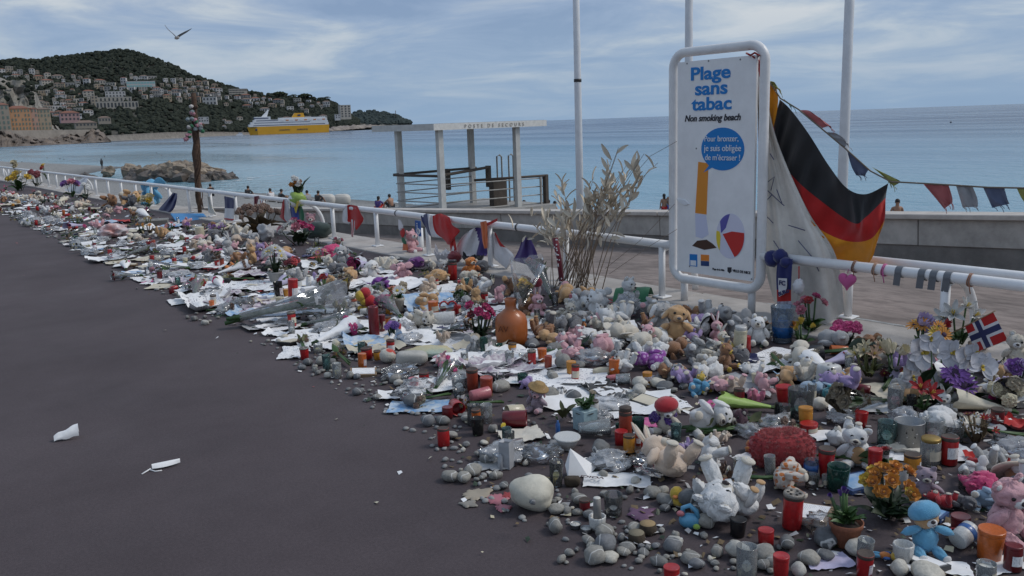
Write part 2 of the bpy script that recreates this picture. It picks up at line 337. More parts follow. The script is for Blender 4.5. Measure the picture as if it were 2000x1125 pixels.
def foam_strip(p0, p1, w, n=30, sd=0):
    p0 = Vector(p0); p1 = Vector(p1); d = (p1 - p0); nrm = Vector((d.y, -d.x, 0)).normalized(); vs = []; fs = []
    for i in range(n + 1):
        t = i / n; k = max(0, NV(t * 9, sd, 2) + .25) * w * math.sin(math.pi * min(1, max(0, t * 1.0))) ** .4; off = NV(t * 5, sd + 4, 1) * w * .9
        c = p0 + d * t + nrm * off; vs += [c - nrm * k, c + nrm * k]
    for i in range(n): fs.append((2 * i, 2 * i + 1, 2 * i + 3, 2 * i + 2))
    mb.add(vs, fs)
z = SEA + .02
foam_strip((28.2, 142, z), (33.5, 117, z), .9, 40, 1); foam_strip((32.5, 119, z + .004), (36.5, 105.5, z + .004), .8, 40, 2); foam_strip((35.5, 105.3, z + .008), (42, 103.4, z + .008), .9, 40, 3)
foam_strip((31, 99, z), (31.4, 89, z), .35, 40, 4); foam_strip((34.6, 62, z), (36, 45, z), .3, 50, 5); foam_strip((40, 106, z + .012), (49, 111, z + .012), .7, 30, 6)
tag(mk('sea_foam', mb, M_FOAM, smooth=False), 'white foam washing round the rocks and the shingle edge', 'foam', kind='stuff')

# ---- rock jetty
M_ROCK = mat('jetty_rock', (.33, .275, .21), .9, (1.1, 0), (2.5, .8), rnd=.3, col2=(.14, .105, .08), dist=.3)
M_ROCKWET = mat('wet_rock', (.12, .10, .085), .55, (1.3, .4), (2.5, .8), rnd=.2, dist=.3)
jet = tag(empty('rock_jetty', (35, 120, SEA)), 'low jetty of piled tan boulders running out into the sea', 'jetty')
random.seed(11); rm = []
for k in range(7):
    b_ = MB().ell((0, 0, 0), (1, random.uniform(.7, 1), random.uniform(.55, .8)), None, 10, 7, .55, 1.5, k, boxy=.72); rm.append(b_.mesh('boulder', False))
def boulder(p, s, wet):
    obj('boulder', random.choice(rm), M_ROCKWET if wet else M_ROCK, jet, loc=Vector(p) - Vector((35, 120, SEA)), rot=(random.uniform(-.4, .4), random.uniform(-.4, .4), random.uniform(0, 6.3)), scale=s)
for i in range(105):
    t = random.random() ** .75; lane = random.uniform(-1, 1)
    c = Vector((34.2, 124, 0)).lerp(Vector((38.6, 108, 0)), t)
    if random.random() < .07: c = Vector((34.2, 124, 0)).lerp(Vector((31, 137, 0)), random.random())
    hgt = (1 - abs(lane) ** 1.6) * 1.65 * min(1, .25 + (1 - t) * 3.2) * min(1, .55 + 1.4 * t)
    s = random.uniform(.8, 1.75) * (1 if t < .9 else .75)
    x = c.x + lane * 2.8; y = c.y + lane * 1.2
    boulder((x, y, SEA + max(-.15, hgt - s * .35)), s, hgt < .75)

# ---- flag poles behind the wall
M_POLE = mat('pole_paint', (.62, .64, .67), .45, (6, .12), rnd=.05)
M_BLACK = mat('black_rubber', (.02, .02, .022), .6)
for px, lab, hz in ((1133, 'white flag pole with a black band, beside the tall dried grass', True), (1344, 'white flag pole standing behind the no smoking sign', False), (1644, 'white flag pole rising behind the black red gold flag', False)):
    p = PX(px, 400, 10.2); t = empty('flag_pole', (p.x, p.y, -1.6)); tag(t, lab, 'flag pole', 'white flag poles behind the wall')
    top = PD(px - 22, -260, math.hypot(p.x, p.y))
    mk('shaft', MB().tube([(0, 0, 0), (0, 0, 3), (0, 0, 9.5)], [.068, .062, .045], 14), M_POLE, t)
    mk('foot_plate', MB().box((0, 0, .01), (.3, .3, .02)), M_POLE, t)
    if hz: mk('band', MB().lathe([(.058, 0), (.066, 0), (.066, .05), (.058, .05)], 14, (0, 0, PX(1130, 160, 10.2).z + 1.6)), M_BLACK, t)

# ---- first-aid shelter on the beach
M_SHP = mat('shelter_paint', (.52, .52, .50), .6, (5, .2), (30, .2)); M_SHF = mat('shelter_fascia', (.70, .69, .66), .65, (9, .22), (30, .2)); M_RUST = mat('rust_letters', (.46, .42, .37), .9, (40, .5))
M_WOODD = mat('dark_board', (.085, .068, .055), .8, (6, .35)); M_RAILW = mat('rail_weathered', (.35, .34, .32), .6, (8, .3))
SH = Vector((14.1, 21.4, -1.05)); sh = tag(empty('beach_shelter', SH), 'open white first aid shelter on posts with worn letters on its fascia', 'shelter')
z1, z0 = 1.665, 1.475
def sbox(name, a, b, m, par=sh): 
    a = Vector(a) - SH; b = Vector(b) - SH; return mk(name, MB().box((a + b) / 2, (abs(b.x - a.x), abs(b.y - a.y), abs(b.z - a.z))), m, par, smooth=False)
for (x, y) in ((14.32, 23.8), (14.42, 21.62), (17.35, 21.62), (17.35, 24.1)): sbox('post', (x - .085, y - .085, -1.05), (x + .085, y + .085, z0 + .02), M_SHP)
rf = sbox('roof', (14.16, 21.46, z0 + .06), (18.4, 25.0, z1 + .004), mat('roof_board', (.2, .17, .14), .85, (3, .3)))
sbox('side_fascia', (14.1, 21.46, z0), (14.157, 25.05, z1), M_SHP); ff = sbox('front_fascia', (14.1, 21.4, z0), (18.45, 21.457, z1), M_SHF)  # side fascia's shade is put into its colour, greyer than the front
sbox('rear_fascia', (18.403, 21.46, z0), (18.45, 25.05, z1), M_SHP); sbox('floor', (13.9, 21.2, -1.25), (18.6, 25.2, -1.05), M_RAILW)
me = textmesh('POSTE DE SECOURS', .15, .006, space=1.9); 
o = obj('lettering', me, M_RUST, ff); o.rotation_euler = (R(90), 0, 0); o.location = (16.35 - SH.x, 21.394 - SH.y, 1.512 - SH.z); o.scale = (.98, 1, 1)
# rails of the shelter: dark hand rails, pale tubes below
def srail(name, p, q, m, r=.028): mk(name, MB().tube([Vector(p) - SH, Vector(q) - SH], r, 6), m, sh)
srail('hand_rail', (14.05, 23.75, .12), (14.35, 21.7, .12), M_WOODD, .045); srail('hand_rail', (14.05, 23.75, .13), (17.6, 24.2, .13), M_WOODD, .045); srail('hand_rail', (14.35, 21.7, .12), (17.2, 22.9, .2), M_WOODD, .05)
for k in range(4):
    zz = -.15 - k * .27
    srail('guard_tube', (14.1, 23.7, zz), (14.4, 21.7, zz), M_RAILW, .02); srail('guard_tube', (14.4, 21.7, zz), (18.6, 21.7, zz - .06), M_RAILW, .02); srail('guard_tube', (14.1, 23.7, zz), (17.4, 24.1, zz), M_RAILW, .02)
srail('hand_rail', (16.2, 22.4, -.15), (18.6, 21.6, -.13), M_WOODD, .045)
sbox('board', (16.4, 24.2, -.55), (16.52, 24.36, .16), M_WOODD); sbox('board', (17.1, 22.84, -.45), (17.22, 23.0, .25), M_WOODD)
sbox('locker', (17.0, 22.45, -1.05), (17.55, 22.7, -.16), M_WOODD); sbox('board', (18.5, 21.58, -1.05), (18.62, 21.74, -.1), M_WOODD); sbox('board', (18.3, 21.6, -1.05), (18.36, 21.66, -.16), M_RAILW)
for x in (17.75, 18.25): 
    mk('ladder_rail', MB().tube([Vector((x, 23.2, -1.05)) - SH, Vector((x, 23.2, .52)) - SH, Vector((x + .12, 23.2, .56)) - SH, Vector((x + .2, 23.2, .5)) - SH, Vector((x + .2, 23.2, -1.05)) - SH], .028, 6), M_RAILW, sh)
# ================================================================== FAR SHORE
random.seed(21)
RIDGE = [(-80, 122), (0, 121), (35, 117), (62, 118), (76, 121), (92, 115), (129, 111), (162, 108), (192, 103), (213, 103), (227, 99), (254, 100), (277, 107), (300, 115), (324, 123), (347, 133), (365, 144), (393, 154), (416, 161), (444, 170), (485, 180), (509, 186), (539, 186), (562, 190), (603, 192), (640, 196), (657, 205), (670, 216), (691, 232), (715, 243), (730, 246)]
SHORE = [(-80, 268), (200, 268), (400, 262), (480, 260), (560, 257), (645, 254), (720, 248.5), (740, 247.6)]
def hdist(px, t): return 1500 + 200 * max(0, (px - 300) / 400) + t * interp([(-80, 900), (250, 800), (450, 520), (640, 260), (730, 80)], px)
def hp(px, py):
    ys = interp(SHORE, px); yr = interp(RIDGE, px); t = max(0, min(1.05, (ys - py) / max(4, ys - yr))); return PD(px, py, hdist(px, t))
mb = MB(); cols = [-80 + i * 7 for i in range(117)]; NT = 16; vs = []; fs = []
for px in cols:
    ys = interp(SHORE, px); yr = interp(RIDGE, px) + 3
    for j in range(NT + 1):
        t = j / NT; p = PD(px, ys + (yr - ys) * t, hdist(px, t)); p.z += 9 * NV(px * .05, t * 5, 1) * (t if t < 1 else .3)
        if j == 0: p.z = SEA - 3
        vs.append(p)
    b = PD(px, yr, hdist(px, 1) + 500); b.z = SEA; vs.append(b)
w_ = NT + 2
for i in range(len(cols) - 1):
    for j in range(NT + 1): a = i * w_ + j; fs.append((a, a + w_, a + w_ + 1, a + 1))
M_HILL = mat('hill_ground', (.035, .042, .03), .95, (.02, 0), col2=(.085, .075, .062))
struct('hill', mb.add(vs, fs), M_HILL, smooth=True)
# woodland: one mass of crowns
def blobs(name, spots, m, label, seed, nu=6, nv=4):
    mb = MB(); 
    for k, (p, s) in enumerate(spots): mb.ell(p + Vector((0, 0, s * .35)), (s * random.uniform(.8, 1.3), s * random.uniform(.8, 1.3), s * random.uniform(.6, 1.0)), None, nu, nv, .5, 1.7, k * 1.37 + seed)
    o = mk(name, mb, m, smooth=False); return tag(o, label, 'woodland', kind='stuff')
def m_wood(key, a, b, sc):
    m = bpy.data.materials.new(key); m.use_nodes = True; nt = m.node_tree; bs = nt.nodes['Principled BSDF']; N = nt.nodes.new; L = nt.links.new
    tc = N('ShaderNodeTexCoord'); n = N('ShaderNodeTexNoise'); L(tc.outputs['Object'], n.inputs[0]); n.inputs['Scale'].default_value = sc; n.inputs['Detail'].default_value = 8; n.inputs['Roughness'].default_value = .8
    r = N('ShaderNodeValToRGB'); L(n.outputs[0], r.inputs[0]); r.color_ramp.elements[0].position = .36; r.color_ramp.elements[0].color = (*a, 1); r.color_ramp.elements[1].position = .66; r.color_ramp.elements[1].color = (*b, 1)
    L(r.outputs[0], bs.inputs['Base Color']); bs.inputs['Roughness'].default_value = 1; bs.inputs['Specular IOR Level'].default_value = .1
    return m
M_WOOD = m_wood('pine_wood', (.02, .025, .02), (.05, .057, .043), .05)
ZN = [(75, 175, 152, 225, 44), (185, 345, 162, 195, 28), (350, 430, 158, 200, 30), (0, 75, 140, 155, 9), (440, 640, 188, 212, 24), (500, 640, 196, 238, 10), (90, 160, 215, 232, 10), (255, 345, 150, 165, 4), (430, 470, 236, 254, 4)]
def town(px, py): return any(a - 4 < px < b + 4 and c - 12 < py < d + 3 for a, b, c, d, n in ZN[:5] + ZN[6:7]) or (180 < px < 272 and 178 < py < 214)
sp = []
for i in range(9500):
    px = random.uniform(-70, 700); ys = interp(SHORE, px) - 3; yr = interp(RIDGE, px); u = random.random() ** .8; py = ys + (yr - ys) * u
    if px < 110 and py > 205: continue
    s = random.uniform(2.6, 6) * (1 if px < 560 else .85)
    if town(px, py) and random.random() < .34: continue
    sp.append((hp(px, py), s))
for i in range(330):
    px = random.uniform(-70, 690); sp.append((hp(px, interp(RIDGE, px) + random.uniform(0, 3)), random.uniform(3, 6.5) * (1 if px < 560 else .8)))
blobs('woodland', sp, M_WOOD, 'dark pine woods covering the hill across the bay', 1)
# far cape
CR = [(684, 226), (700, 220), (712, 221), (724, 219), (742, 222), (761, 225), (775, 227), (788, 236), (800, 241), (816, 243.6)]
vs = []; fs = []; cols = [676 + i * 5 for i in range(29)]
for px in cols:
    yr = interp(CR, px); yb = 248 - (px - 676) * .0352 + .6
    for j, (f, d) in enumerate(((0, 2300), (.35, 2380), (.75, 2500), (1, 2650), (0, 2900))): p = PD(px, yb + (yr + 1.2 - yb) * f, d + (px - 676) * 3); vs.append(p)
for i in range(len(cols) - 1):
    for j in range(4): a = i * 5 + j; fs.append((a, a + 5, a + 6, a + 1))
struct('cape', MB().add(vs, fs), mat('cape_ground', (.05, .055, .05), .95, (.02, 0), col2=(.10, .095, .085)), smooth=True)
sp = []
for i in range(700):
    px = random.uniform(680, 800); yr = interp(CR, px); yb = 246 - (px - 676) * .0352; u = random.random(); py = yb + (yr - yb) * u; sp.append((PD(px, py, 2330 + 300 * u + (px - 676) * 3), random.uniform(4, 10)))
blobs('cape_woodland', sp, m_wood('cape_wood', (.03, .042, .045), (.06, .075, .07), .03), 'bluish dark woods on the low cape at the end of the bay', 5)  # distance haze put into the crown colour, bluer than on the nearer hill
# shore rocks right of the ferry and breakwater left of it
M_SR = mat('shore_rock', (.30, .26, .22), .9, (.08, 0), (.3, .6), col2=(.13, .11, .10), dist=2)
vs = []; fs = []; n = 60
for i in range(n + 1):
    px = 615 + i * 2.3; yb = interp([(615, 257), (645, 254.6), (720, 248.4), (760, 246)], px); h = (7 + 4 * NV(i * .35, 0, 0)) * interp([(615, .5), (660, 1), (700, .9), (752, .3)], px); d = 1480 + i * 5
    for f, dd in ((-.2, -8), (.5, 4), (1, 24), (1, 70)): vs.append(PD(px, yb - h * f + NV(i * .8, f * 3, 1) * 1.0, d + dd))
for i in range(n):
    for j in range(3): a = i * 4 + j; fs.append((a, a + 4, a + 5, a + 1))
struct('shore_rocks', MB().add(vs, fs), M_SR)
vs = []; fs = []; n = 90
for i in range(n + 1):
    px = 196 + i * 3.25; yb = 275.5 - (px - 196) * .041; d = 900 + i * 6; top = yb - interp([(196, 10), (240, 11), (330, 12), (420, 9), (490, 5)], px)
    for py, dd in ((yb + 1, -4), (yb - 2.2 - abs(NV(i, 1, 1)) * 2, 2), (top + 3 + NV(i * .7, 0, 5) * 1.2, 8), (top, 9), (top, 40)): vs.append(PD(px, py, d + dd))
for i in range(n):
    for j in range(4): a = i * 5 + j; fs.append((a, a + 5, a + 6, a + 1))
tag(mk('breakwater', MB().add(vs, fs), mat('breakwater_stone', (.25, .225, .195), .9, (.25, .45), (.8, .6), dist=1), smooth=False), 'long low pale stone breakwater in front of the wooded hill', 'breakwater')

# ---- buildings
WALLC = {'cream': (.42, .39, .34), 'white': (.52, .51, .5), 'ochre': (.36, .29, .21), 'pink': (.42, .26, .25), 'grey': (.28, .275, .27), 'orange': (.48, .27, .15), 'salmon': (.44, .28, .22), 'tan': (.31, .27, .22)}
MW = {k: mat('wall_' + k, v, .85, (.06, .2)) for k, v in WALLC.items()}
M_TILE = mat('roof_tiles', (.24, .105, .07), .9, (.3, .3)); M_TILE2 = mat('faded_tiles', (.21, .15, .12), .9, (.3, .3)); M_WIN = mat('dark_window', (.05, .055, .06), .35); M_FLAT = mat('flat_roof', (.34, .33, .32), .9); M_SHUT = mat('shutter_green', (.12, .17, .15), .7); M_AQUA = mat('aqua_glass', (.22, .42, .42), .4)
UB = MB().box((0, 0, .5), (1, 1, 1)).mesh('wall', False)
UG = MB().add([(-.54, -.54, 0), (.54, -.54, 0), (.54, .54, 0), (-.54, .54, 0), (-.2, 0, 1), (.2, 0, 1)], [(0, 1, 5, 4), (1, 2, 5), (2, 3, 4, 5), (3, 0, 4), (0, 3, 2, 1)]).mesh('roof', False)
UW = MB().box((0, 0, 0), (1, 1, 1)).mesh('window', False)
def facing(p, off=0): return math.atan2(p.y, p.x) - math.pi / 2 + off      # local -Y looks at the camera
def house(px, py, wpx, hpx, wall, roof, rows, cols, label, cat='house', name='house', off=0., depth=None, dist=None, wf=(.45, .5), arch=False, wm=None, group='houses on the wooded hillside', roofh=.22):
    p = PD(px, py, dist) if dist else hp(px, py)
    if not dist: p = PD(px, py, math.hypot(p.x, p.y) - 14)
    s = 1 / ppm(p); w = wpx * s; h = hpx * s; d = depth or w * .7
    fl = 1 if roof is None else 0
    t = tag(empty(name, p, (0, 0, facing(p, off))), label, cat, group); back = Vector((0, d / 2, 0))
    obj('wall', UB, MW[wall], t, loc=(0, d / 2, -4 * s), scale=(w, d, h + 4 * s))
    if roof: obj('roof', UG, roof, t, loc=(0, d / 2, h), scale=(w, d, max(w * roofh * .6, 1.2)))
    else: obj('roof', UB, M_FLAT, t, loc=(0, d / 2, h), scale=(w * 1.03, d * 1.03, .5))
    cw = w / cols; rh = h / rows
    for r in range(rows):
        for c in range(cols):
            if rows * cols > 6 and random.random() < .05: continue
            x = -w / 2 + (c + .5) * cw; z = (r + .5) * rh
            o = obj('window', UW, wm or M_WIN, t, loc=(x, -.02, z), scale=(cw * wf[0], .5, rh * wf[1]))
    return t
used = []
def autohouse(px, py, wpx, hpx, wall=None, rf=None, **k):
    wall = wall or random.choice(['cream', 'white', 'cream', 'white', 'grey', 'tan', 'white', 'ochre']); roof = rf if rf is not None else random.choice([M_TILE, M_TILE2, M_TILE2, None]); used.append((px, py, wpx, hpx))
    rows = max(1, round(hpx / 5)); cols = max(2, round(wpx / 5))
    rn = {None: 'flat', M_TILE: 'red tiled', M_TILE2: 'faded tile'}[roof]
    k.setdefault('label', f'{wall} {"villa" if wpx > 14 else "house"} with {rn} roof among the trees on the hill')
    k.setdefault('off', random.uniform(-.35, .35)); return house(px, py, wpx, hpx, wall, roof, rows, cols, **k)
# the ones that stand out
house(230, 211, 76, 12, 'cream', None, 1, 12, 'long cream palace terrace of round arches on the hillside', 'villa', 'villa', 0, 12, wf=(.55, .7)); used.append((230, 211, 80, 34))
house(222, 199, 66, 9, 'cream', None, 1, 9, 'cream middle storey of the hillside palace, above the arches', 'villa', 'villa', 0, 10, wf=(.4, .6))
house(226, 190, 36, 11, 'white', None, 2, 6, 'tall pale upper block of the hillside palace', 'villa', 'villa', 0, 9)
house(276, 171, 52, 12, 'white', None, 2, 10, 'wide white and aqua apartment block below the summit woods', 'apartments', 'apartment_building', 0, 14, wm=M_AQUA, wf=(.8, .55)); used.append((276, 171, 54, 14))
house(270, 158, 13, 6, 'white', None, 1, 3, 'small white roof storey above the aqua apartment block', 'apartments', 'apartment_building', 0, 8)
house(410, 205, 26, 15, 'white', None, 2, 4, 'square white villa standing alone above the dark trees', 'villa', 'villa', -.15, 10); used.append((410, 205, 28, 16))
house(466, 187, 34, 13, 'cream', None, 3, 6, 'stepped cream apartment block on the ridge above the ferry', 'apartments', 'apartment_building', .1, 12, wf=(.9, .35)); used.append((466, 187, 36, 14))
house(676, 229, 21, 23, 'cream', None, 5, 3, 'tall cream apartment tower at the end of the ridge', 'apartments', 'apartment_building', .3, 12, dist=1520); used.append((676, 229, 24, 25))
house(174, 188, 20, 10, 'cream', M_TILE, 2, 3, 'cream villa with red tiled roof above the palace arches', 'villa', 'villa', 0.1); used.append((174, 188, 22, 14))
house(186, 206, 12, 18, 'tan', None, 3, 2, 'narrow tan tower house next to the palace arches', 'villa', 'villa', .2); used.append((186, 206, 14, 18))
house(660, 231, 10, 7, 'white', None, 2, 2, 'small white balconied block beside the cream tower', 'apartments', 'apartment_building', .2, dist=1500); used.append((660, 231, 12, 8))
house(138, 236, 34, 15, 'pink', M_TILE, 2, 5, 'pink mansion with red roof down by the harbour', 'villa', 'villa', .1, dist=1150); used.append((138, 236, 36, 20))
house(145, 228, 27, 5, 'white', None, 1, 6, 'long white flat building right behind the pink mansion', 'villa', 'villa', .1, dist=1230, wf=(.8, .5)); used.append((145, 228, 30, 8))
house(169, 247, 38, 7, 'tan', M_TILE2, 1, 6, 'low tan harbour shed with faded roof behind the breakwater', 'shed', 'shed', .1, dist=1080); used.append((169, 247, 40, 12))
house(205, 238, 22, 8, 'tan', M_TILE2, 1, 4, 'tan villa at the foot of the wood beside the harbour', 'villa', 'villa', .1, dist=1200); used.append((205, 238, 24, 12))
house(398, 238, 19, 9, 'white', None, 2, 4, 'small white block by the water behind the driftwood pole', 'house', 'house', 0, dist=1330); used.append((398, 238, 20, 10))
# scattered houses
for (x0, x1, y0, y1, n) in ZN:
    k = 0; tr = 0
    while k < n and tr < 400:
        tr += 1; px = random.uniform(x0, x1); py = random.uniform(y0, y1); w = 6 + 15 * random.random() ** 1.7; h = random.uniform(5, 10) * (1 if w < 13 else .9)
        if py - h < interp(RIDGE, px) + 1: continue
        if any(abs(px - a) < (w + c) * .46 and abs((py - h / 2) - (b - d / 2)) < (h + d) * .43 for a, b, c, d in used): continue
        autohouse(px, py, w, h); k += 1
# crowns standing singly on the right-hand ridge
M_BARK = mat('pine_bark', (.09, .065, .05), .9); M_PINE = m_wood('umbrella_pine', (.02, .03, .018), (.06, .07, .042), .12)
pm = []
for k in range(3):
    mb = MB(); random.seed(60 + k)
    for q in range(90):
        a = random.uniform(0, 6.28); r = math.sqrt(random.random()); mb.ell((r * math.cos(a), r * math.sin(a), .32 * (1 - r * r) + random.uniform(-.08, .08)), (.15, .15, .09), (random.random(), random.random(), 0), 5, 4, .4, 2, q)
    pm.append(mb.mesh('crown', False))
for i, (px, py, w, nm) in enumerate(((497, 183, 14, 'where the stepped cream block ends'), (548, 186, 27, 'left of the pair on the ridge above the ferry stern'), (574, 189, 14, 'between two wider ones above the ferry funnel'), (597, 190, 28, 'widest one above the ferry stern'), (640, 193, 12, 'at the shoulder of the ridge'), (431, 165, 12, 'high at the end of the summit slope'))):
    b = hp(px, py + 7); s = 1 / ppm(b); t = tag(empty('umbrella_pine', b), f'dark umbrella pine, {nm}', 'pine tree', 'umbrella pines on the ridge')
    mk('trunk', MB().tube([(0, 0, -4), (s * .3, 0, 5 * s), (0, 0, 9 * s)], [s * .9, s * .6, s * .4], 5), M_BARK, t)
    obj('crown', pm[i % 3], M_PINE, t, loc=(0, 0, 9 * s), scale=(w * s * .5, w * s * .5, w * s * .42))
# signal mast on the cape
p = PD(773, 227, 2750); s = 1 / ppm(p); t = tag(empty('signal_mast', p), 'thin signal mast on the tip of the far cape', 'mast'); mk('shaft', MB().tube([(0, 0, -6), (0, 0, 11 * s)], [1.3, .8], 5), M_BARK, t); mk('cross_arm', MB().box((0, 0, 9 * s), (3, 1, 1)), M_BARK, t)

# ---- castle headland: cliff, terrace of old houses, sea wall, rocks
M_CLIFF = mat('cliff_rock', (.29, .27, .24), .95, (.05, 0), (.12, .8), col2=(.16, .15, .125), dist=4)
CL = [(-80, 140), (0, 152), (20, 158), (40, 156), (58, 160), (68, 172), (74, 190), (80, 205), (100, 222), (118, 252)]
vs = []; fs = []; cols = [-80 + i * 5.5 for i in range(37)]
for i, px in enumerate(cols):
    yt = interp(CL, px)
    for j in range(9): f = j / 8; vs.append(PD(px + 3 * NV(i, j, 4), 260 + (yt - 260) * f + 4 * NV(px * .1, j * .9, 7), 960 + f * 70 + 22 * NV(px * .06, j * .6, 2)))
    b = PD(px, yt, 1100); b.z = 0; vs.append(b)
for i in range(len(cols) - 1):
    for j in range(9): a = i * 10 + j; fs.append((a, a + 10, a + 11, a + 1))
struct('cliff', MB().add(vs, fs), M_CLIFF)
sp = []
for i in range(60):
    px = random.choice([random.gauss(60, 7), random.uniform(-40, 60), random.gauss(100, 8)]); yt = interp(CL, px); py = random.uniform(yt + 2, min(yt + 38, 245)); f = (260 - py) / max(10, 260 - yt); sp.append((PD(px, py, 950 + f * 70), random.uniform(1.2, 3)))
blobs('cliff_scrub', sp, M_WOOD, 'dark scrub clinging to the grey castle cliff', 9)
for px, py, w, h, wl, rows, cs, rf, lab in ((6, 254, 30, 48, 'tan', 5, 4, M_TILE, 'tan old town house with red roof at the edge under the cliff'), (41, 255, 40, 42, 'orange', 5, 7, M_TILE, 'long orange old town house with rows of windows under the cliff'), (68, 255, 17, 42, 'salmon', 5, 3, M_TILE, 'salmon old town house between the orange one and the yellow one'), (89, 254, 24, 40, 'ochre', 5, 4, M_TILE2, 'yellow ochre old town house at the end of the quay terrace')):
    house(px, py, w, h, wl, rf, rows, cs, lab, 'house', 'old_house', 0, 14, dist=905 + px * .1, wf=(.38, .55), group='old houses on the quay', wm=M_SHUT, roofh=.25)
M_QUAY = mat('quay_stone', (.36, .325, .285), .9, (.12, .3), (.5, .4), dist=.6)
vs = []; fs = []; n = 24
for i in range(n + 1):
    px = 12 + i * 7.2; d = 868 + i * 1.2; yt = 254 + interp([(12, .5), (100, 0), (185, -1.5)], px)
    vs += [PD(px, 284, d), PD(px, yt, d + 1), PD(px, yt, d + 70)]
for i in range(n):
    for j in range(2): a = i * 3 + j; fs.append((a, a + 3, a + 4, a + 1))
tag(mk('sea_wall', MB().add(vs, fs), M_QUAY, smooth=False), 'tall pale stone sea wall below the row of old houses', 'wall')
M_HR = mat('headland_rock', (.21, .17, .14), .9, (.09, 0), (.25, .9), col2=(.085, .07, .06), dist=2)
RT = [(-80, 255), (0, 256), (14, 255), (30, 262), (50, 266), (80, 271), (110, 268), (118, 264), (140, 262), (165, 265), (170, 256), (180, 252), (195, 254), (204, 262), (216, 275)]
vs = []; fs = []; cols = [-80 + i * 3 for i in range(100)]
for i, px in enumerate(cols):
    yt = interp(RT, px); yb = interp([(-80, 294), (0, 290), (100, 284), (216, 276.6)], px)
    for j in range(7): f = j / 6; vs.append(PD(px, yb + (yt - yb) * f + 2.6 * NV(px * .17, j * .8, 3) * (.4 + f), 760 + (px + 80) * .42 + f * 20 + 9 * NV(px * .1, j * .9, 8) - (6 if j == 0 else 0)))
    b = PD(px, yt, 900 + px * .3); b.z = SEA; vs.append(b)
for i in range(len(cols) - 1):
    for j in range(7): a = i * 8 + j; fs.append((a, a + 8, a + 9, a + 1))
struct('headland_rocks', MB().add(vs, fs), M_HR)

# ---- ferry
D = 1290; a0 = G(486, 263, SEA); a0 = PD(486, 263, D); a0.z = SEA; b0 = PD(643, 256.5, D + 20); b0.z = SEA
t = tag(empty('ferry', a0, (0, 0, rotz(a0, b0))), 'yellow hulled car ferry with white upper decks crossing the bay', 'ferry'); t.scale.z = 1.22; Lf = (b0 - a0).length; u = Lf / 157.0   # u metres per photo pixel
M_YEL = mat('ferry_yellow', (.70, .36, .02), .45, (.05, .12)); M_FWH = mat('ferry_white', (.66, .68, .70), .45); M_FBL = mat('ferry_blue', (.03, .05, .12), .4); 
W2 = 8 * u
def hull(z0, z1, x0a, x0b, x1a, x1b, w):
    vs = [(x0a, 0, z0), (x0a + 14 * u, -w, z0), (x1a, -w, z0), (x1a, w, z0), (x0a + 14 * u, w, z0), (x0b, 0, z1), (x0b + 18 * u, -w, z1), (x1b, -w, z1), (x1b, w, z1), (x0b + 18 * u, w, z1)]
    return MB().add([(x, y + W2, z) for x, y, z in vs], [(0, 1, 6, 5), (1, 2, 7, 6), (2, 3, 8, 7), (3, 4, 9, 8), (4, 0, 5, 9), (5, 6, 7, 8, 9)])
hb = mk('hull', hull(-2, 12.5 * u, 4 * u, -1 * u, 156 * u, 158 * u, W2), M_YEL, t, smooth=False)
bx = lambda nm, x0, x1, z0, z1, m, par=t, w=W2, ins=0: mk(nm, MB().box(((x0 + x1) / 2 * u, W2, (z0 + z1) / 2 * u), ((x1 - x0) * u, 2 * w - ins, (z1 - z0) * u)), m, par, smooth=False)
bx('deck', 2, 157, 12.6, 16.5, M_FWH, w=W2 * .985); bx('deck', 6, 156, 16.6, 20, M_FWH, w=W2 * .96); bx('deck', 11, 154, 20.1, 23, M_FWH, w=W2 * .93); bx('deck', 14, 44, 23.1, 28, M_FWH, w=W2 * .9); bx('deck', 60, 152, 23.1, 25.6, M_FWH, w=W2 * .8)
bx('window_band', 10, 150, 13.8, 14.9, M_FBL, w=W2 * .99); bx('window_band', 12, 120, 17.8, 18.7, M_FBL, w=W2 * .965); bx('window_band', 16, 58, 21.2, 22.3, M_FBL, w=W2 * .935); bx('bridge_window', 13, 40, 24.8, 26.4, M_FBL, w=W2 * .905)
for x in range(64, 150, 9): bx('lifeboat', x, x + 5.5, 20.6, 22.2, mat('lifeboat_orange', (.55, .2, .06), .6) if x % 2 else M_FWH, w=W2 * .985)
fn = MB(); fn.add([(x * u, W2 + y * W2, zz * u) for x, y, zz in ((86, -.5, 25.6), (111, -.5, 25.6), (111, .5, 25.6), (86, .5, 25.6), (92, -.45, 32.5), (109, -.45, 32.5), (109, .45, 32.5), (92, .45, 32.5))], [(0, 1, 5, 4), (1, 2, 6, 5), (2, 3, 7, 6), (3, 0, 4, 7), (4, 5, 6, 7)])
fu = mk('funnel', fn, M_YEL, t, smooth=False); mk('emblem', MB().box((100 * u, W2 * .52 - .6, 29 * u), (6 * u, .3, 2.2 * u)), M_FBL, fu, smooth=False)
mk('mast', MB().add([(x * u, W2 + y, zz * u) for x, y, zz in ((28, -3, 28), (38, -3, 28), (43, -1, 39), (41.5, -1, 39), (28, 3, 28), (38, 3, 28), (43, 1, 39), (41.5, 1, 39))], [(0, 1, 2, 3), (7, 6, 5, 4), (1, 5, 6, 2), (0, 3, 7, 4), (3, 2, 6, 7)]), M_FWH, t, smooth=False)
for sx, s_ in ((69, 'corsica ferries'), (104, 'sardinia ferries')):
    o = obj('lettering', textmesh(s_, 3.6 * u, .1, shear=.2), M_FBL, hb); o.rotation_euler = (R(90), 0, 0); o.location = (sx * u, -.25, 5.5 * u)
o = mk('bow_emblem', MB().ell((15 * u, .3, 8 * u), (2.2 * u, .5, 1.8 * u)), M_FBL, hb)
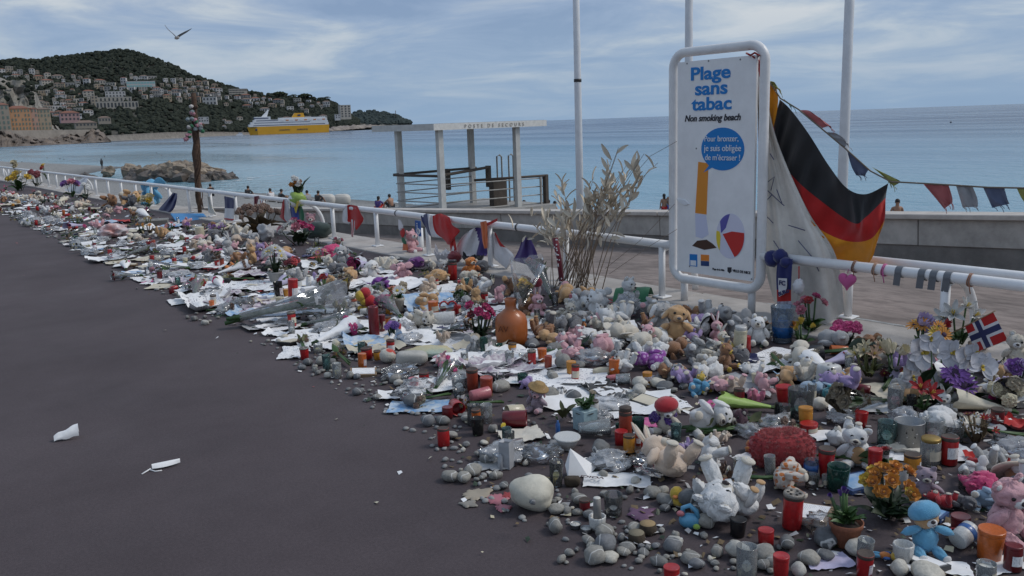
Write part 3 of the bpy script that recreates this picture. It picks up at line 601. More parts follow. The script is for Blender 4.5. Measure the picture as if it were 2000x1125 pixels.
# smoke haze over the funnel is too thin to build; small quay boat beside the bow
p = PD(468, 262, 1240); p.z = SEA; s = 1 / ppm(p); bt = tag(empty('moored_boat', p, (0, 0, facing(p))), 'small white boat moored at the quay ahead of the ferry bow', 'boat')
mk('hull', MB().box((0, 0, 1.6 * s), (12 * s, 4 * s, 3.4 * s)), M_FWH, bt, smooth=False); mk('cabin', MB().box((1.5 * s, 0, 4.6 * s), (7 * s, 3 * s, 2.6 * s)), M_FWH, bt, smooth=False); mk('window_band', MB().box((1.5 * s, 0, 4.8 * s), (7.1 * s, 3.1 * s, .9 * s)), M_FBL, bt, smooth=False)
# ================================================================== RAILS, SIGN, FLAGS
M_WHITE = mat('white_rail_paint', (.74, .74, .74), .4, (7, .14), (50, .15), rnd=.04); M_GREYT = mat('grey_tape', (.13, .14, .155), .5)
def m_rail():
    m = mat('chipped_rail_paint', (.76, .76, .76), .38, (6, .1), (40, .12)); nt = m.node_tree; b = nt.nodes['Principled BSDF']; N = nt.nodes.new; L = nt.links.new
    src = b.inputs['Base Color'].links[0].from_socket; tc = N('ShaderNodeTexCoord'); n = N('ShaderNodeTexNoise'); L(tc.outputs['Object'], n.inputs[0]); n.inputs['Scale'].default_value = 22; n.inputs['Detail'].default_value = 8; n.inputs['Roughness'].default_value = .75
    r = N('ShaderNodeValToRGB'); L(n.outputs[0], r.inputs[0]); r.color_ramp.elements[0].position = .66; r.color_ramp.elements[1].position = .70; mx = N('ShaderNodeMixRGB'); L(r.outputs[0], mx.inputs[0]); L(src, mx.inputs[1]); mx.inputs[2].default_value = (.2, .17, .15, 1); L(mx.outputs[0], b.inputs['Base Color']); return m
M_RAIL = m_rail(); RZ = .514
POSTM = MB().tube([(0, 0, .0), (0, 0, RZ - .02)], .031, 12).mesh('post'); PLM = bevel(MB().box((0, 0, .008), (.13, .13, .016)).mesh('plate', False), .004, 1)
BRM = MB().tube([(.0, 0, .45)] + [(.06 + .38 * math.sin(a), 0, .06 + .40 * math.cos(a)) for a in [i * math.pi / 16 for i in range(9)]] + [(.44, 0, .0)], .03, 10).mesh('brace')
def rail(name, label, y0, y1, posts, braces, X=RX, z=RZ, group='white guard rails'):
    t = tag(empty(name, (X, (y0 + y1) / 2, 0)), label, 'rail', group); yc = (y0 + y1) / 2; n = max(2, int((y1 - y0) / 1.3))
    pts = [(0.012 * NV(0, i * .7, 3), y0 - yc + (y1 - y0) * i / n, z + .006 * NV(i * .6, 2, 3)) for i in range(n + 1)]
    mk('top_rail', MB().tube(pts, .038, 14), M_RAIL, t)
    for y in posts:
        o = obj('post', POSTM, M_RAIL, t, loc=(random.uniform(-.004, .004), y - yc, .02), scale=(1, 1, z / RZ)); obj('plate', PLM, M_RAIL, o)
    for y in braces: obj('brace', BRM, M_RAIL, t, loc=(.03, y - yc, .02))
    return t
rail('guard_rail', 'long white tube rail on short posts running away from the sign', 5.10, 60, [5.22 + 1.3 * i for i in range(42)], [5.22 + 1.3 * i for i in range(0, 42, 6)])
rail('guard_rail', 'near white tube rail bearing the scarf, heart and grey tape', -3, 4.14, [2.67, 1.37, .07, -1.3], [2.67, -1.3])
rail('guard_rail', 'second white tube rail behind the near one, over the ramp', -3, 3.75, [3.6, 2.2, .9, -.4], [], X=6.22, z=.50)

# ---- sign
SX = 5.84; t = sign = tag(empty('beach_sign', (SX, 4.62, .02)), 'tall white no smoking beach sign in a rounded white tube frame', 'sign')
y0, y1, zb, zt, rc = -.465, .465, .205, 2.155, .13; pts = []
for cy, cz, a0 in ((y1 - rc, zb + rc, 270), (y1 - rc, zt - rc, 0), (y0 + rc, zt - rc, 90), (y0 + rc, zb + rc, 180)):
    for k in range(7): a = R(a0 + 90 * k / 6); pts.append((0, cy + rc * math.cos(a), cz + rc * math.sin(a)))
pts += [pts[0]]; pts = [(0, (y0 + y1) / 2, zb)] + pts[-2::-1] + [(0, (y0 + y1) / 2, zb)] if False else [(0, 0, zb)] + pts[:-1] + [(0, 0, zb)]
mk('frame', MB().tube(pts, .039, 14, caps=False), M_WHITE, t)
M_PANEL = mat('sign_panel', (.80, .80, .80), .4, (5, .1), (20, .05))
panel = mk('panel', MB().box((.0, 0, 0), (.024, .80, 1.80)), M_PANEL, t, smooth=False, loc=(-.01, .0, 1.175))
for y in (.36, -.36): mk('leg', MB().tube([(.03, y, 0), (.03, y, .24)], .032, 10), M_WHITE, t)
PO = Vector(panel.location) + Vector(t.location)          # panel origin in the world
FX = SX - .01 - .012                                        # its front face
def sp_(px, py): 
    p = PX(px, py, FX); return p.y - PO.y, p.z - PO.z
SB = mat('sign_blue', C(0, 118, 190), .45); SK = mat('sign_black', (.02, .02, .03), .5); SW = mat('sign_white', (.72, .74, .77), .4)
def stext(s, x0, x1, yb, m, shear=0., bold=0., cap=None, ext=.0015, lift=.0025, par=None):
    me = textmesh(s, 1, .004, shear, bold, 'LEFT'); xs_ = [v.co.x for v in me.vertices]; w = max(xs_) - min(xs_); ya, za = sp_(x0, yb); yb_, zb_ = sp_(x1, yb); k = abs(ya - yb_) / w; ysc = (cap / ppm(PX(x0, yb, FX)) / max(v.co.y for v in me.vertices) / k) if cap else 1.1
    o = obj('lettering', me, m, par or panel); o.matrix_local = Matrix(((0, 0, -1, -.012 - lift), (-1, 0, 0, ya + min(xs_) * k), (0, 1, 0, (za + zb_) / 2 - 0), (0, 0, 0, 1))) @ Matrix.Diagonal((k, k * ysc, .6, 1)); tag(o, kind='stuff'); return o
stext('Plage', 1350, 1427, 154, SB, bold=.024, cap=24); stext('sans', 1358, 1421, 184, SB, bold=.024, cap=17); stext('tabac', 1351, 1429, 214, SB, bold=.024, cap=24); stext('Non smoking beach', 1338, 1447, 236, SK, shear=.25, bold=.018, cap=12)
def spoly(name, pts, m, lift=.003, par=None):
    q = [sp_(*p) for p in pts]; n = len(q); vs = [(-.012 - lift, a, b) for a, b in q] + [(-.011, a, b) for a, b in q]
    fs = [tuple(range(n)), tuple(range(2 * n - 1, n - 1, -1))] + [(i, i + n, (i + 1) % n + n, (i + 1) % n) for i in range(n)]
    return mk(name, MB().add(vs, fs), m, par or panel, smooth=False)
el = lambda cx, cy, rx, ry, a=0, b=360, n=36: [(cx + rx * math.cos(R(a + (b - a) * i / n)), cy + ry * math.sin(R(a + (b - a) * i / n))) for i in range(n + (0 if b - a == 360 else 1))]
bub = spoly('speech_bubble', el(1412, 291, 42, 42, 130, 480) + [(1374, 337)], SB, .003)
for s, x0, x1, yb in (('Pour bronzer,', 1377, 1443, 276), ('je suis obligée', 1376, 1448, 295), ("de m'écraser !", 1378, 1446, 313)): stext(s, x0, x1, yb, SW, lift=.0055)
spoly('cigarette_filter', [(1364, 316), (1384, 319), (1380, 419), (1358, 416)], mat('print_orange', C(214, 136, 40), .5), .002)
spoly('cigarette_paper', [(1358, 417), (1379, 420), (1384, 458), (1372, 466), (1359, 462)], mat('print_lilac', C(196, 200, 222), .5), .002)
spoly('cigarette_ash', [(1352, 480), (1362, 470), (1380, 468), (1392, 476), (1400, 484), (1376, 488)], mat('print_brown', C(70, 45, 30), .6), .0022)
ball = spoly('beach_ball', el(1427, 461, 28, 44), mat('print_ball_white', C(205, 205, 222), .45), .003)
spoly('ball_segment', [(1409, 455)] + el(1427, 461, 27, 43, 222, 268, 10) + [(1418, 445)], mat('print_violet', C(88, 84, 160), .45), .005, panel)
spoly('ball_segment', [(1412, 457), (1430, 452)] + el(1427, 461, 27, 43, 352, 432, 14), mat('print_red', C(190, 40, 36), .45), .005, panel)
spoly('ball_segment', [(1406, 452)] + el(1427, 461, 27.5, 43.5, 194, 140, 10) + [(1408, 462)], mat('print_yellow', C(222, 196, 50), .45), .005, panel)
spoly('pictogram', [(1347, 496), (1362, 497), (1362, 521), (1347, 519)], SB, .002); spoly('pictogram', [(1349, 508), (1360, 509), (1360, 519), (1349, 518)], SW, .004)
spoly('pictogram', [(1369, 497), (1385, 498), (1385, 510), (1369, 509)], mat('print_amber', C(225, 130, 40), .45), .002); spoly('pictogram', [(1369, 509.5), (1385, 510.5), (1385, 520), (1369, 519)], mat('print_navy', C(30, 60, 110), .45), .002)
spoly('crest', [(1421, 522), (1429, 522), (1429, 530), (1425, 534), (1421, 530)], SK, .002); stext('VILLE DE NICE', 1431, 1466, 533, SK, bold=.01)
stext('Plage de la Ville', 1392, 1415, 528, SK, bold=.01)
for px, py in ((1342, 124), (1384, 119), (1446, 116), (1347, 520), (1468, 545), (1360, 290)): yy, zz = sp_(px, py); mk('screw', MB().ell((-.013, yy, zz), (.003, .008, .008), None, 8, 5), mat('screw_metal', (.25, .25, .26), .4, metal=.8), panel)
spoly('torn_sticker', [(1322, 388), (1338, 390), (1347, 398), (1340, 401), (1330, 396)], SW, .012)

# ---- cloths
def spl(c, u):
    n = len(c) - 1; f = min(u * n, n - 1e-6); i = int(f); q = f - i; p0 = c[max(i - 1, 0)]; p1 = c[i]; p2 = c[i + 1]; p3 = c[min(i + 2, n)]
    return tuple(.5 * (2 * b + (c_ - a) * q + (2 * a - 5 * b + 4 * c_ - d) * q * q + (3 * b - a - 3 * c_ + d) * q ** 3) for a, b, c_, d in zip(p0, p1, p2, p3))
def loft(curves, X, nx=22, ny=18, fold=.03, ff=6., mfn=None, seed=0, bulge=0.):
    """cloth through pixel curves (top to bottom), hung in the plane x = X and folded about it"""
    def fn(u, v):
        px, py = spl([spl(c, u) for c in curves], v); xx = X(u, v) if callable(X) else X
        return PX(px, py, xx + fold * math.sin(u * ff * 2 + 1.7 * math.sin(v * 3 + seed)) * (.35 + v * .65) * .7 + fold * .8 * NV(u * ff * .7, v * 2.2, seed) + fold * .5 * NV(u * ff * 2.6 + v * 2, v * 3.4 - u * 3, seed + 4) + bulge * math.sin(u * 3.1416))
    return MB().sheet(nx, ny, fn, mfn=mfn)
def fab(key, col, rough=.9): return mat('cloth_' + key, col, rough, (9, .16), (220, .25), sheen=.25, dist=.002)
F_BLK = fab('black', (.022, .022, .024)); F_RED = fab('red', C(178, 28, 26)); F_GOLD = fab('gold', C(218, 140, 22)); F_WHT = fab('white', (.66, .65, .66)); F_CREAM = fab('cream', (.60, .56, .48)); F_NAVY = fab('navy', (.022, .026, .10)); F_BLUE = fab('blue', (.03, .06, .30)); F_VIO = fab('violet', (.055, .03, .16)); F_ORG = fab('orange', (.60, .15, .05)); F_GRN = fab('green', (.02, .13, .06)); F_LIME = fab('lime', (.33, .5, .06)); F_YEL = fab('yellow', (.66, .5, .06)); F_GREY = fab('grey', (.32, .32, .33)); F_SKY = fab('pale_blue', (.16, .32, .5)); F_SLATE = fab('slate', (.10, .12, .19)); F_ROSE = fab('faded_red', (.40, .11, .11)); F_OLIVE = fab('olive', (.30, .30, .08)); F_PINK = fab('pink', (.55, .10, .28)); F_BURG = fab('burgundy', (.16, .015, .03))
def cloth(name, label, cat, curves, mats, X=6.05, group=None, mfn=None, parent=None, **k):
    o = mk(name, loft(curves, X, mfn=mfn, **k), mats, parent)
    if parent is None: tag(o, label, cat, group)
    return o
third = lambda u, v: 0 if v < .335 else (1 if v < .667 else 2)
cloth('flag', 'large black red and gold striped flag sagging from the bunting string', 'flag',
      [[(1523, 194), (1545, 215), (1580, 262), (1620, 325), (1655, 368), (1692, 379), (1735, 358)], [(1511, 245), (1522, 305), (1552, 348), (1600, 390), (1665, 435), (1690, 425), (1730, 386)], [(1508, 300), (1509, 337), (1545, 392), (1590, 440), (1650, 470), (1700, 467), (1728, 430)], [(1508, 325), (1512, 345), (1555, 402), (1597, 446), (1622, 500), (1693, 516), (1716, 460)]], [F_BLK, F_RED, F_GOLD], X=6.06, mfn=third, fold=.085, ff=6.5, nx=48, ny=36, seed=2)
cloth('cloth_strip', 'gold cloth end knotted above the black red and gold flag', 'cloth', [[(1500, 160), (1514, 162)], [(1497, 190), (1520, 196)], [(1498, 235), (1513, 240)], [(1505, 250), (1508, 252)]], [F_GOLD], X=6.02, fold=.015, nx=8, ny=12)
M_SHEET = fab('banner', (.70, .66, .60))
bn = cloth('banner', 'grubby white sheet banner hanging beside the sign down to the kerb', 'banner', [[(1478, 128), (1484, 126), (1490, 128)], [(1480, 230), (1500, 250), (1514, 262)], [(1484, 380), (1535, 390), (1576, 408)], [(1490, 500), (1565, 500), (1632, 498)], [(1512, 590), (1590, 640), (1650, 608)]], [M_SHEET], X=5.98, fold=.045, ff=7, nx=44, ny=44, seed=5)
random.seed(5)
M_INK = mat('blue_marker', (.05, .06, .14), .7)
for k, ln in enumerate(([(1500, 355), (1512, 345), (1505, 372)], [(1498, 372), (1520, 392), (1531, 402)], [(1495, 395), (1508, 380)], [(1516, 370), (1528, 400)], [(1498, 424), (1511, 436)], [(1504, 300), (1512, 312)], [(1540, 440), (1572, 450)], [(1560, 470), (1585, 500), (1600, 530)], [(1510, 470), (1530, 500)])):
    mk('drawn_line', MB().tube([PX(px + random.uniform(-1, 1), py, 5.925) for px, py in ln], .004, 4), M_INK, bn)
# bunting
M_STR = mat('bunting_string', (.16, .13, .10), .9)
BS = [(1477, 103), (1490, 128), (1502, 158), (1524, 192), (1560, 214), (1608, 254), (1652, 291), (1700, 334), (1740, 355), (1800, 358), (1852, 361), (1930, 366), (2040, 368)]
bu = tag(empty('bunting', PX(1477, 103, 5.95)), 'frayed string of faded cloth pennants leading off from the sign top', 'bunting'); off = Vector(bu.location)
def bx_(px): return 5.95 + .12 * min(1, (px - 1477) / 80)
mk('string', MB().tube([PX(x, y, bx_(x)) - off for x, y in BS], .006, 6), M_STR, bu)
def pennant(m, c, seed):
    mb = loft(c, bx_(c[0][0][0]) + .01, 10, 8, .02, 5, seed=seed); mb.v = [tuple(Vector(v) - off) for v in mb.v]; mk('pennant', mb, m, bu)
    for q in range(5):
        u = random.random(); a = spl(c[-1], u); b = (a[0] + random.uniform(2, 8), a[1] + random.uniform(4, 14)); mk('frayed_thread', MB().tube([PX(*a, 6.07) - off, PX((a[0] + b[0]) / 2 + 1, (a[1] + b[1]) / 2 - 1, 6.07) - off, PX(*b, 6.07) - off], .0022, 4), m, bu)
pennant(F_ROSE, [[(1562, 215), (1606, 250)], [(1580, 216), (1622, 246)], [(1594, 226), (1624, 252)]], 1); pennant(F_GREY, [[(1612, 258), (1650, 288)], [(1632, 260), (1656, 280)], [(1645, 268), (1658, 288)]], 2); pennant(F_SLATE, [[(1654, 293), (1698, 330)], [(1663, 325), (1692, 338)], [(1672, 342), (1690, 344)]], 3); pennant(F_OLIVE, [[(1702, 326), (1756, 352)], [(1715, 336), (1758, 356)], [(1733, 352), (1745, 364)]], 4)
pennant(F_ROSE, [[(1803, 359), (1853, 362)], [(1828, 388), (1860, 386)], [(1844, 408), (1860, 396)]], 5); pennant(F_GREY, [[(1867, 362), (1900, 365)], [(1874, 385), (1909, 388)], [(1880, 405), (1910, 404)]], 6); pennant(F_SLATE, [[(1920, 366), (1962, 368)], [(1930, 388), (1968, 390)], [(1938, 406), (1972, 398)]], 7); pennant(F_OLIVE, [[(1986, 368), (2030, 369)], [(1994, 385), (2036, 386)], [(2004, 400), (2040, 398)]], 8)
pennant(F_OLIVE, [[(1503, 158), (1514, 172)], [(1512, 160), (1524, 178)], [(1516, 166), (1525, 184)]], 9); pennant(F_GRN, [[(1526, 194), (1545, 206)], [(1532, 194), (1552, 212)]], 10)
cord = tag(empty('knotted_ribbon', PX(1477, 105, 5.82)), 'red and white ribbon knotted round the top corner of the sign', 'ribbon'); off = Vector(cord.location)
mk('loop', MB().tube([PX(x, y, 5.78 if i % 2 else 5.92) - off for i, (x, y) in enumerate(((1458, 104), (1466, 108), (1474, 103), (1483, 108), (1478, 116), (1470, 110), (1486, 122)))], .008, 6), F_RED, cord)
for k, (m, c) in enumerate(((F_RED, ((1478, 108), (1484, 140), (1482, 175))), (F_WHT, ((1480, 112), (1483, 150), (1487, 250), (1490, 330))), (F_RED, ((1484, 118), (1492, 138), (1497, 145))), (F_RED, ((1486, 255), (1488, 290), (1490, 320))))): mk('tail', MB().tube([PX(x, y, 5.90) - off for x, y in c], [.012] * (len(c) - 1) + [.006], 6), m, cord)
# scarf on the near rail
sc = tag(empty('football_scarf', PX(1530, 500, 5.78)), 'blue football scarf with a crest tied round the near rail end', 'scarf'); off = Vector(sc.location); F_SCF = fab('scarf_blue', (.016, .022, .12))
for k, (cx, cy, rx, ry, a) in enumerate(((1508, 505, 15, 17, 0), (1524, 500, 15, 14, 1), (1536, 512, 12, 10, 2))): p = PX(cx, cy, 5.80 - .02 * k) - off; s = 1 / ppm(PX(cx, cy, 5.8)); mk('knot', MB().ell(p, (.055, rx * s, ry * s), None, 14, 9, .25, 2.2, k + 3), F_SCF, sc)
def part_cloth(name, c, m, X, par, **k):
    mb = loft(c, X, **k); o_ = Vector(par.location); mb.v = [tuple(Vector(v) - o_) for v in mb.v]; return mk(name, mb, m, par)
part_cloth('hanging_end', [[(1519, 505), (1548, 506)], [(1516, 540), (1546, 542)], [(1517, 566), (1545, 566)]], F_SCF, 5.74, sc, fold=.01, nx=10, ny=10); part_cloth('hanging_end', [[(1517, 566), (1545, 566)], [(1518, 589), (1545, 588)]], F_RED, 5.74, sc, fold=.006, nx=8, ny=4)
part_cloth('fringe', [[(1518, 589), (1545, 588)], [(1516, 604), (1549, 602)], [(1518, 615), (1549, 612)]], fab('fringe_lilac', (.5, .48, .58)), 5.735, sc, fold=.02, ff=14, nx=24, ny=5)
part_cloth('shield', [[(1520, 543), (1537, 544)], [(1520, 558), (1537, 560)], [(1521, 580), (1533, 574)]], F_WHT, 5.715, sc, fold=.003, nx=8, ny=8)
for s_, px, py, hh in (('FC', 1521, 556, 10), ('BURG', 1521, 578, 8)):
    me = textmesh(s_, hh / ppm(PX(px, py, 5.7)) * 1.25, .001, bold=.002, align='LEFT'); o = obj('lettering', me, F_NAVY, sc); p = PX(px, py, 5.70) - off; o.matrix_local = Matrix(((0, 0, -1, p.x), (-1, 0, 0, p.y), (0, 1, 0, p.z), (0, 0, 0, 1))) @ Matrix.Rotation(R(25 if s_ == 'BURG' else 0), 4, 'Z'); tag(o, kind='stuff')
pp = PX(1560, 560, 5.76); s = 1 / ppm(pp); t = tag(empty('pompom', pp), 'white fluffy pompom hanging below the blue scarf knot', 'pompom'); mk('ball', MB().ell((0, 0, 0), (10 * s, 11 * s, 15 * s), None, 16, 12, .35, 5, 2), F_WHT, t); mk('cord', MB().tube([(0, 0, 14 * s), (.01, .01, 40 * s)], .005, 5), F_RED, t)
# heart
pp = PX(1655, 548, 5.80); s = 1 / ppm(pp); t = tag(empty('fabric_heart', pp), 'padded magenta heart hanging from the near rail', 'heart'); hv = []
def heart_mesh(sc_, th, n=28, rings=6):
    mb = MB(); vs = []; fs = []
    for k in range(-rings, rings + 1):
        f = math.cos(k / rings * math.pi / 2) ** .5 if abs(k) < rings else .001
        for i in range(n):
            a = 2 * math.pi * i / n; x = 16 * math.sin(a) ** 3; z = 13 * math.cos(a) - 5 * math.cos(2 * a) - 2 * math.cos(3 * a) - math.cos(4 * a)
            vs.append((th * math.sin(k / rings * math.pi / 2), x * f * sc_, (z * f) * sc_))
    for k in range(2 * rings):
        for i in range(n): a = k * n + i; b = k * n + (i + 1) % n; fs.append((a, b, b + n, a + n))
    return mb.add(vs, fs)
mk('heart', heart_mesh(19 * s / 16, .025), F_PINK, t); mk('cord', MB().tube([(0, 0, 14 * s), (.02, 0, 34 * s)], .003, 5), F_PINK, t)
# tape and cords on the near rail
RLY = lambda px: PX(px, 326 + .1165 * px, RX)
for px, kind in ((1758, 'tape'), (1803, 'tape'), (1826, 'tape'), (1853, 'tape')):
    p = RLY(px); t = tag(empty('grey_tape', p), 'strip of grey tape wound round the near rail' + {1758: ', beside the pink cord', 1803: ', second from the pink cord', 1826: ', next to the last strip', 1853: ' above the curved brace'}[px], 'tape', 'grey tape on the near rail')
    mk('wrap', MB().tube([(0, -.028, 0), (0, .02, 0)], .0415, 16, caps=False), M_GREYT, t); mk('loose_end', MB().sheet(3, 5, lambda u, v: (-.043 + .01 * v, -.03 + .05 * u + .012 * v, -.01 - .085 * v)), M_GREYT, t)
for px, m, lab in ((1672, fab('cord_brown', (.2, .09, .05)), 'thin brown cord tied round the near rail by the pink heart'), (1712, fab('cord_tan', (.36, .2, .13)), 'tan double cord tied round the near rail'), (1730, F_PINK, 'pink cord tied round the near rail beside the grey tape'), (1898, fab('cord_rust', (.3, .13, .07)), 'rust coloured cord tied round the near rail over the brace end')):
    p = RLY(px); t = tag(empty('tied_cord', p), lab, 'cord', 'cords tied to the near rail')
    for k in range(2): mk('loop', MB().tube([(.043 * math.cos(a), .012 * k + .004 * math.sin(2 * a), .043 * math.sin(a)) for a in [i * math.pi / 8 for i in range(17)]], .0045, 5), m, t)
    mk('tail', MB().tube([(-.043, 0, 0), (-.05, -.01, -.05), (-.045, -.016, -.085)], .004, 5), m, t)

# ---- flags and ties on the long rail
def raily(px): return RLY(px)
cloth('french_flag', 'tricolour flag knotted over the long rail, red tail hanging far down', 'flag', [[(822, 422), (834, 417), (845, 421), (860, 417), (878, 424)], [(824, 432), (836, 436), (846, 440), (866, 440), (884, 440)], [(832, 446), (838, 448), (852, 456), (874, 462), (898, 450)], [(834, 452), (842, 462), (866, 466), (876, 478), (890, 462)]], [F_NAVY, F_WHT, F_RED], X=lambda u, v: 5.79 - .03 * math.sin(v * 3), mfn=lambda u, v: 0 if u < .27 else (1 if u < .5 else 2), fold=.03, nx=30, ny=14, group='flags on the long rail')
cloth('french_flag', 'red tail end of a scarf reaching down between the flags to the heap', 'cloth', [[(876, 470), (888, 462)], [(880, 490), (892, 488)], [(878, 508), (896, 506)]], [F_RED], X=5.78, fold=.012, nx=6, ny=8)
cloth('french_flag', 'white and violet flag spread below the long rail next to the red tail', 'flag', [[(914, 452), (932, 444), (948, 450)], [(900, 466), (925, 470), (950, 474)], [(890, 490), (915, 494), (952, 494)], [(902, 503), (918, 500), (950, 500)]], [F_WHT, F_VIO], X=5.86, mfn=lambda u, v: 1 if u > .72 - .5 * max(0, .35 - v) * 2 else 0, fold=.03, nx=20, ny=16, group='flags on the long rail')
cloth('french_flag', 'white flag with a red upper corner slanting down from the long rail', 'flag', [[(962, 452), (968, 455)], [(962, 470), (980, 476)], [(958, 494), (1004, 500)], [(968, 508), (990, 526)]], [F_WHT, F_RED], X=5.87, mfn=lambda u, v: 1 if u > .55 and v < .42 else 0, fold=.02, nx=16, ny=18, group='flags on the long rail')
cloth('french_flag', 'dark violet flag hanging from the long rail behind the dried grass', 'flag', [[(1022, 462), (1036, 466)], [(1012, 490), (1048, 492)], [(1003, 506), (1052, 512)], [(1000, 508), (1046, 522)]], [F_VIO], X=5.82, fold=.03, nx=14, ny=12, group='flags on the long rail')
cloth('ribbon_tie', 'long orange red ribbon knotted over the long rail', 'ribbon', [[(938, 434), (950, 431)], [(940, 450), (952, 446)], [(942, 470), (952, 468)], [(946, 486), (952, 484)]], [F_ORG], X=5.78, fold=.012, nx=8, ny=14); cloth('ribbon_tie', 'short red ribbon end sticking up over the rail post', 'ribbon', [[(950, 436), (972, 426)], [(950, 442), (971, 432)]], [F_RED], X=5.78, fold=.01, nx=8, ny=4)
cloth('flag', 'red and white cloth slung over the long rail before the beach huts', 'flag', [[(670, 404), (682, 400), (698, 402)], [(669, 420), (684, 424), (705, 418)], [(670, 434), (684, 432), (710, 430)], [(682, 438), (686, 434), (696, 450)]], [F_WHT, F_RED], X=5.80, mfn=lambda u, v: 0 if u < .35 else 1, fold=.025, nx=14, ny=10, group='flags on the long rail')
cloth('ribbon_tie', 'striped red and white ribbons trailing under the slung cloth', 'ribbon', [[(684, 428), (694, 430)], [(686, 445), (692, 448)], [(686, 462), (690, 464)]], [F_RED, F_WHT], X=5.8, mfn=lambda u, v: int(u * 4) % 2, fold=.01, nx=8, ny=8)
cloth('flag', 'red and white flag hanging from the rail under the flower vase', 'flag', [[(552, 390), (560, 388)], [(550, 405), (566, 408)], [(546, 422), (570, 430)], [(556, 432), (572, 440)]], [F_RED, F_WHT], X=5.8, mfn=lambda u, v: 0 if u < .45 else 1, fold=.02, nx=10, ny=10, group='flags on the long rail')
cloth('flag', 'blue and green flag hanging from the rail under the flower vase', 'flag', [[(566, 396), (590, 404)], [(568, 420), (594, 420)], [(574, 442), (592, 444)]], [F_BLUE, F_GRN, F_RED], X=5.82, mfn=lambda u, v: 0 if u < .6 else 1, fold=.02, nx=10, ny=10, group='flags on the long rail')
cloth('flag', 'small yellow pennant tied at the rail under the flower vase', 'flag', [[(572, 396), (584, 392)], [(574, 405), (582, 404)], [(577, 416), (579, 416)]], [F_YEL], X=5.77, fold=.01, nx=6, ny=6, group='flags on the long rail')
cloth('ribbon_tie', 'dark red ribbon tied over the long rail beside a post', 'ribbon', [[(496, 384), (506, 382)], [(496, 396), (503, 396)], [(496, 414), (501, 414)]], [F_BURG], X=5.79, fold=.01, nx=6, ny=8); cloth('ribbon_tie', 'red ribbon end behind the post, next to the dark red one', 'ribbon', [[(508, 392), (513, 392)], [(509, 400), (514, 402)], [(508, 410), (513, 410)]], [F_RED], X=5.82, fold=.01, nx=4, ny=6)
cloth('french_flag', 'small blue white red flag hung straight down below the rail', 'flag', [[(438, 383), (456, 387)], [(439, 404), (457, 405)], [(438, 422), (457, 424)], [(438, 434), (456, 436)]], [F_NAVY, F_WHT, F_RED], X=5.80, mfn=lambda u, v: 0 if v < .4 else (1 if v < .75 else 2), fold=.012, nx=10, ny=16, group='flags on the long rail')
cloth('cloth_strip', 'cream cloth drooping from the rail beside the driftwood pole', 'cloth', [[(405, 384), (410, 384)], [(406, 400), (414, 402)], [(407, 415), (424, 420)]], [F_CREAM], X=5.8, fold=.02, nx=8, ny=8)
cloth('jacket', 'dark navy jacket slung from the rail down to the ground', 'jacket', [[(338, 376), (346, 378)], [(328, 388), (345, 392)], [(312, 406), (338, 410)], [(301, 418), (318, 426)]], [F_NAVY], X=lambda u, v: 5.78 - .25 * v, fold=.03, nx=10, ny=12)
cloth('cloth_strip', 'white veil tied to the rail and stretched down to the flowers', 'cloth', [[(164, 346), (172, 348)], [(146, 358), (166, 362)], [(126, 372), (156, 380)]], [F_WHT], X=lambda u, v: 5.8 - .3 * v, fold=.02, nx=8, ny=8)
mp = tag(empty('pennant_string', RLY(776)), 'short string of white, red, green and orange pennants hanging from the rail', 'bunting'); off = Vector(mp.location)
for m, c in ((F_WHT, [[(778, 428), (782, 430)], [(778, 445), (788, 443)], [(780, 450), (783, 451)]]), (F_RED, [[(783, 446), (789, 446)], [(781, 456), (791, 455)], [(785, 464), (788, 464)]]), (F_GRN, [[(784, 464), (789, 464)], [(785, 472), (794, 474)], [(790, 478), (792, 478)]]), (F_ORG, [[(787, 476), (796, 477)], [(786, 489), (797, 489)]])): part_cloth('pennant', c, m, 5.76, mp, fold=.008, nx=5, ny=5)
for px, lab in ((776, 'black cable tie round the long rail above the pennants'), (1012, 'black band round the long rail beside the dried grass')): t = tag(mk('rail_band', MB().tube([(0, -.012, 0), (0, .012, 0)], .042, 14, caps=False), F_BLK), lab, 'band'); t.location = RLY(px)
# wheelchair sign on its own short post
p0 = PX(816, 432, 6.2); s = 1 / ppm(p0); t = tag(empty('wheelchair_sign', (6.2, p0.y, 0)), 'small blue wheelchair sign on a short white post behind the rail', 'sign')
zc = PX(816, 446, 6.2).z; h_ = 15 * s; mk('plate', bevel_mb if False else MB().box((0, 0, zc), (.012, 2 * h_ * .62, 2 * h_)), mat('sign_plate_blue', C(28, 80, 150), .5), t, smooth=False); mk('post', MB().tube([(.03, 0, rampz(p0.y)), (.03, 0, zc)], .04, 8), M_WHITE, t)
q = h_ * .95; sy = mk('symbol', MB().tube([(-.012, -.2 * q + .42 * q * math.cos(a), zc - .32 * q + .42 * q * math.sin(a)) for a in [R(150 + i * 24) for i in range(12)]], .06 * q, 5).tube([(-.012, .05 * q, zc + .5 * q), (-.012, .05 * q, zc), (-.012, -.35 * q, zc), (-.012, -.5 * q, zc - .55 * q)], .07 * q, 5).ell((-.012, .05 * q, zc + .68 * q), (.004, .1 * q, .1 * q)), SW, t); tag(sy, kind='stuff')

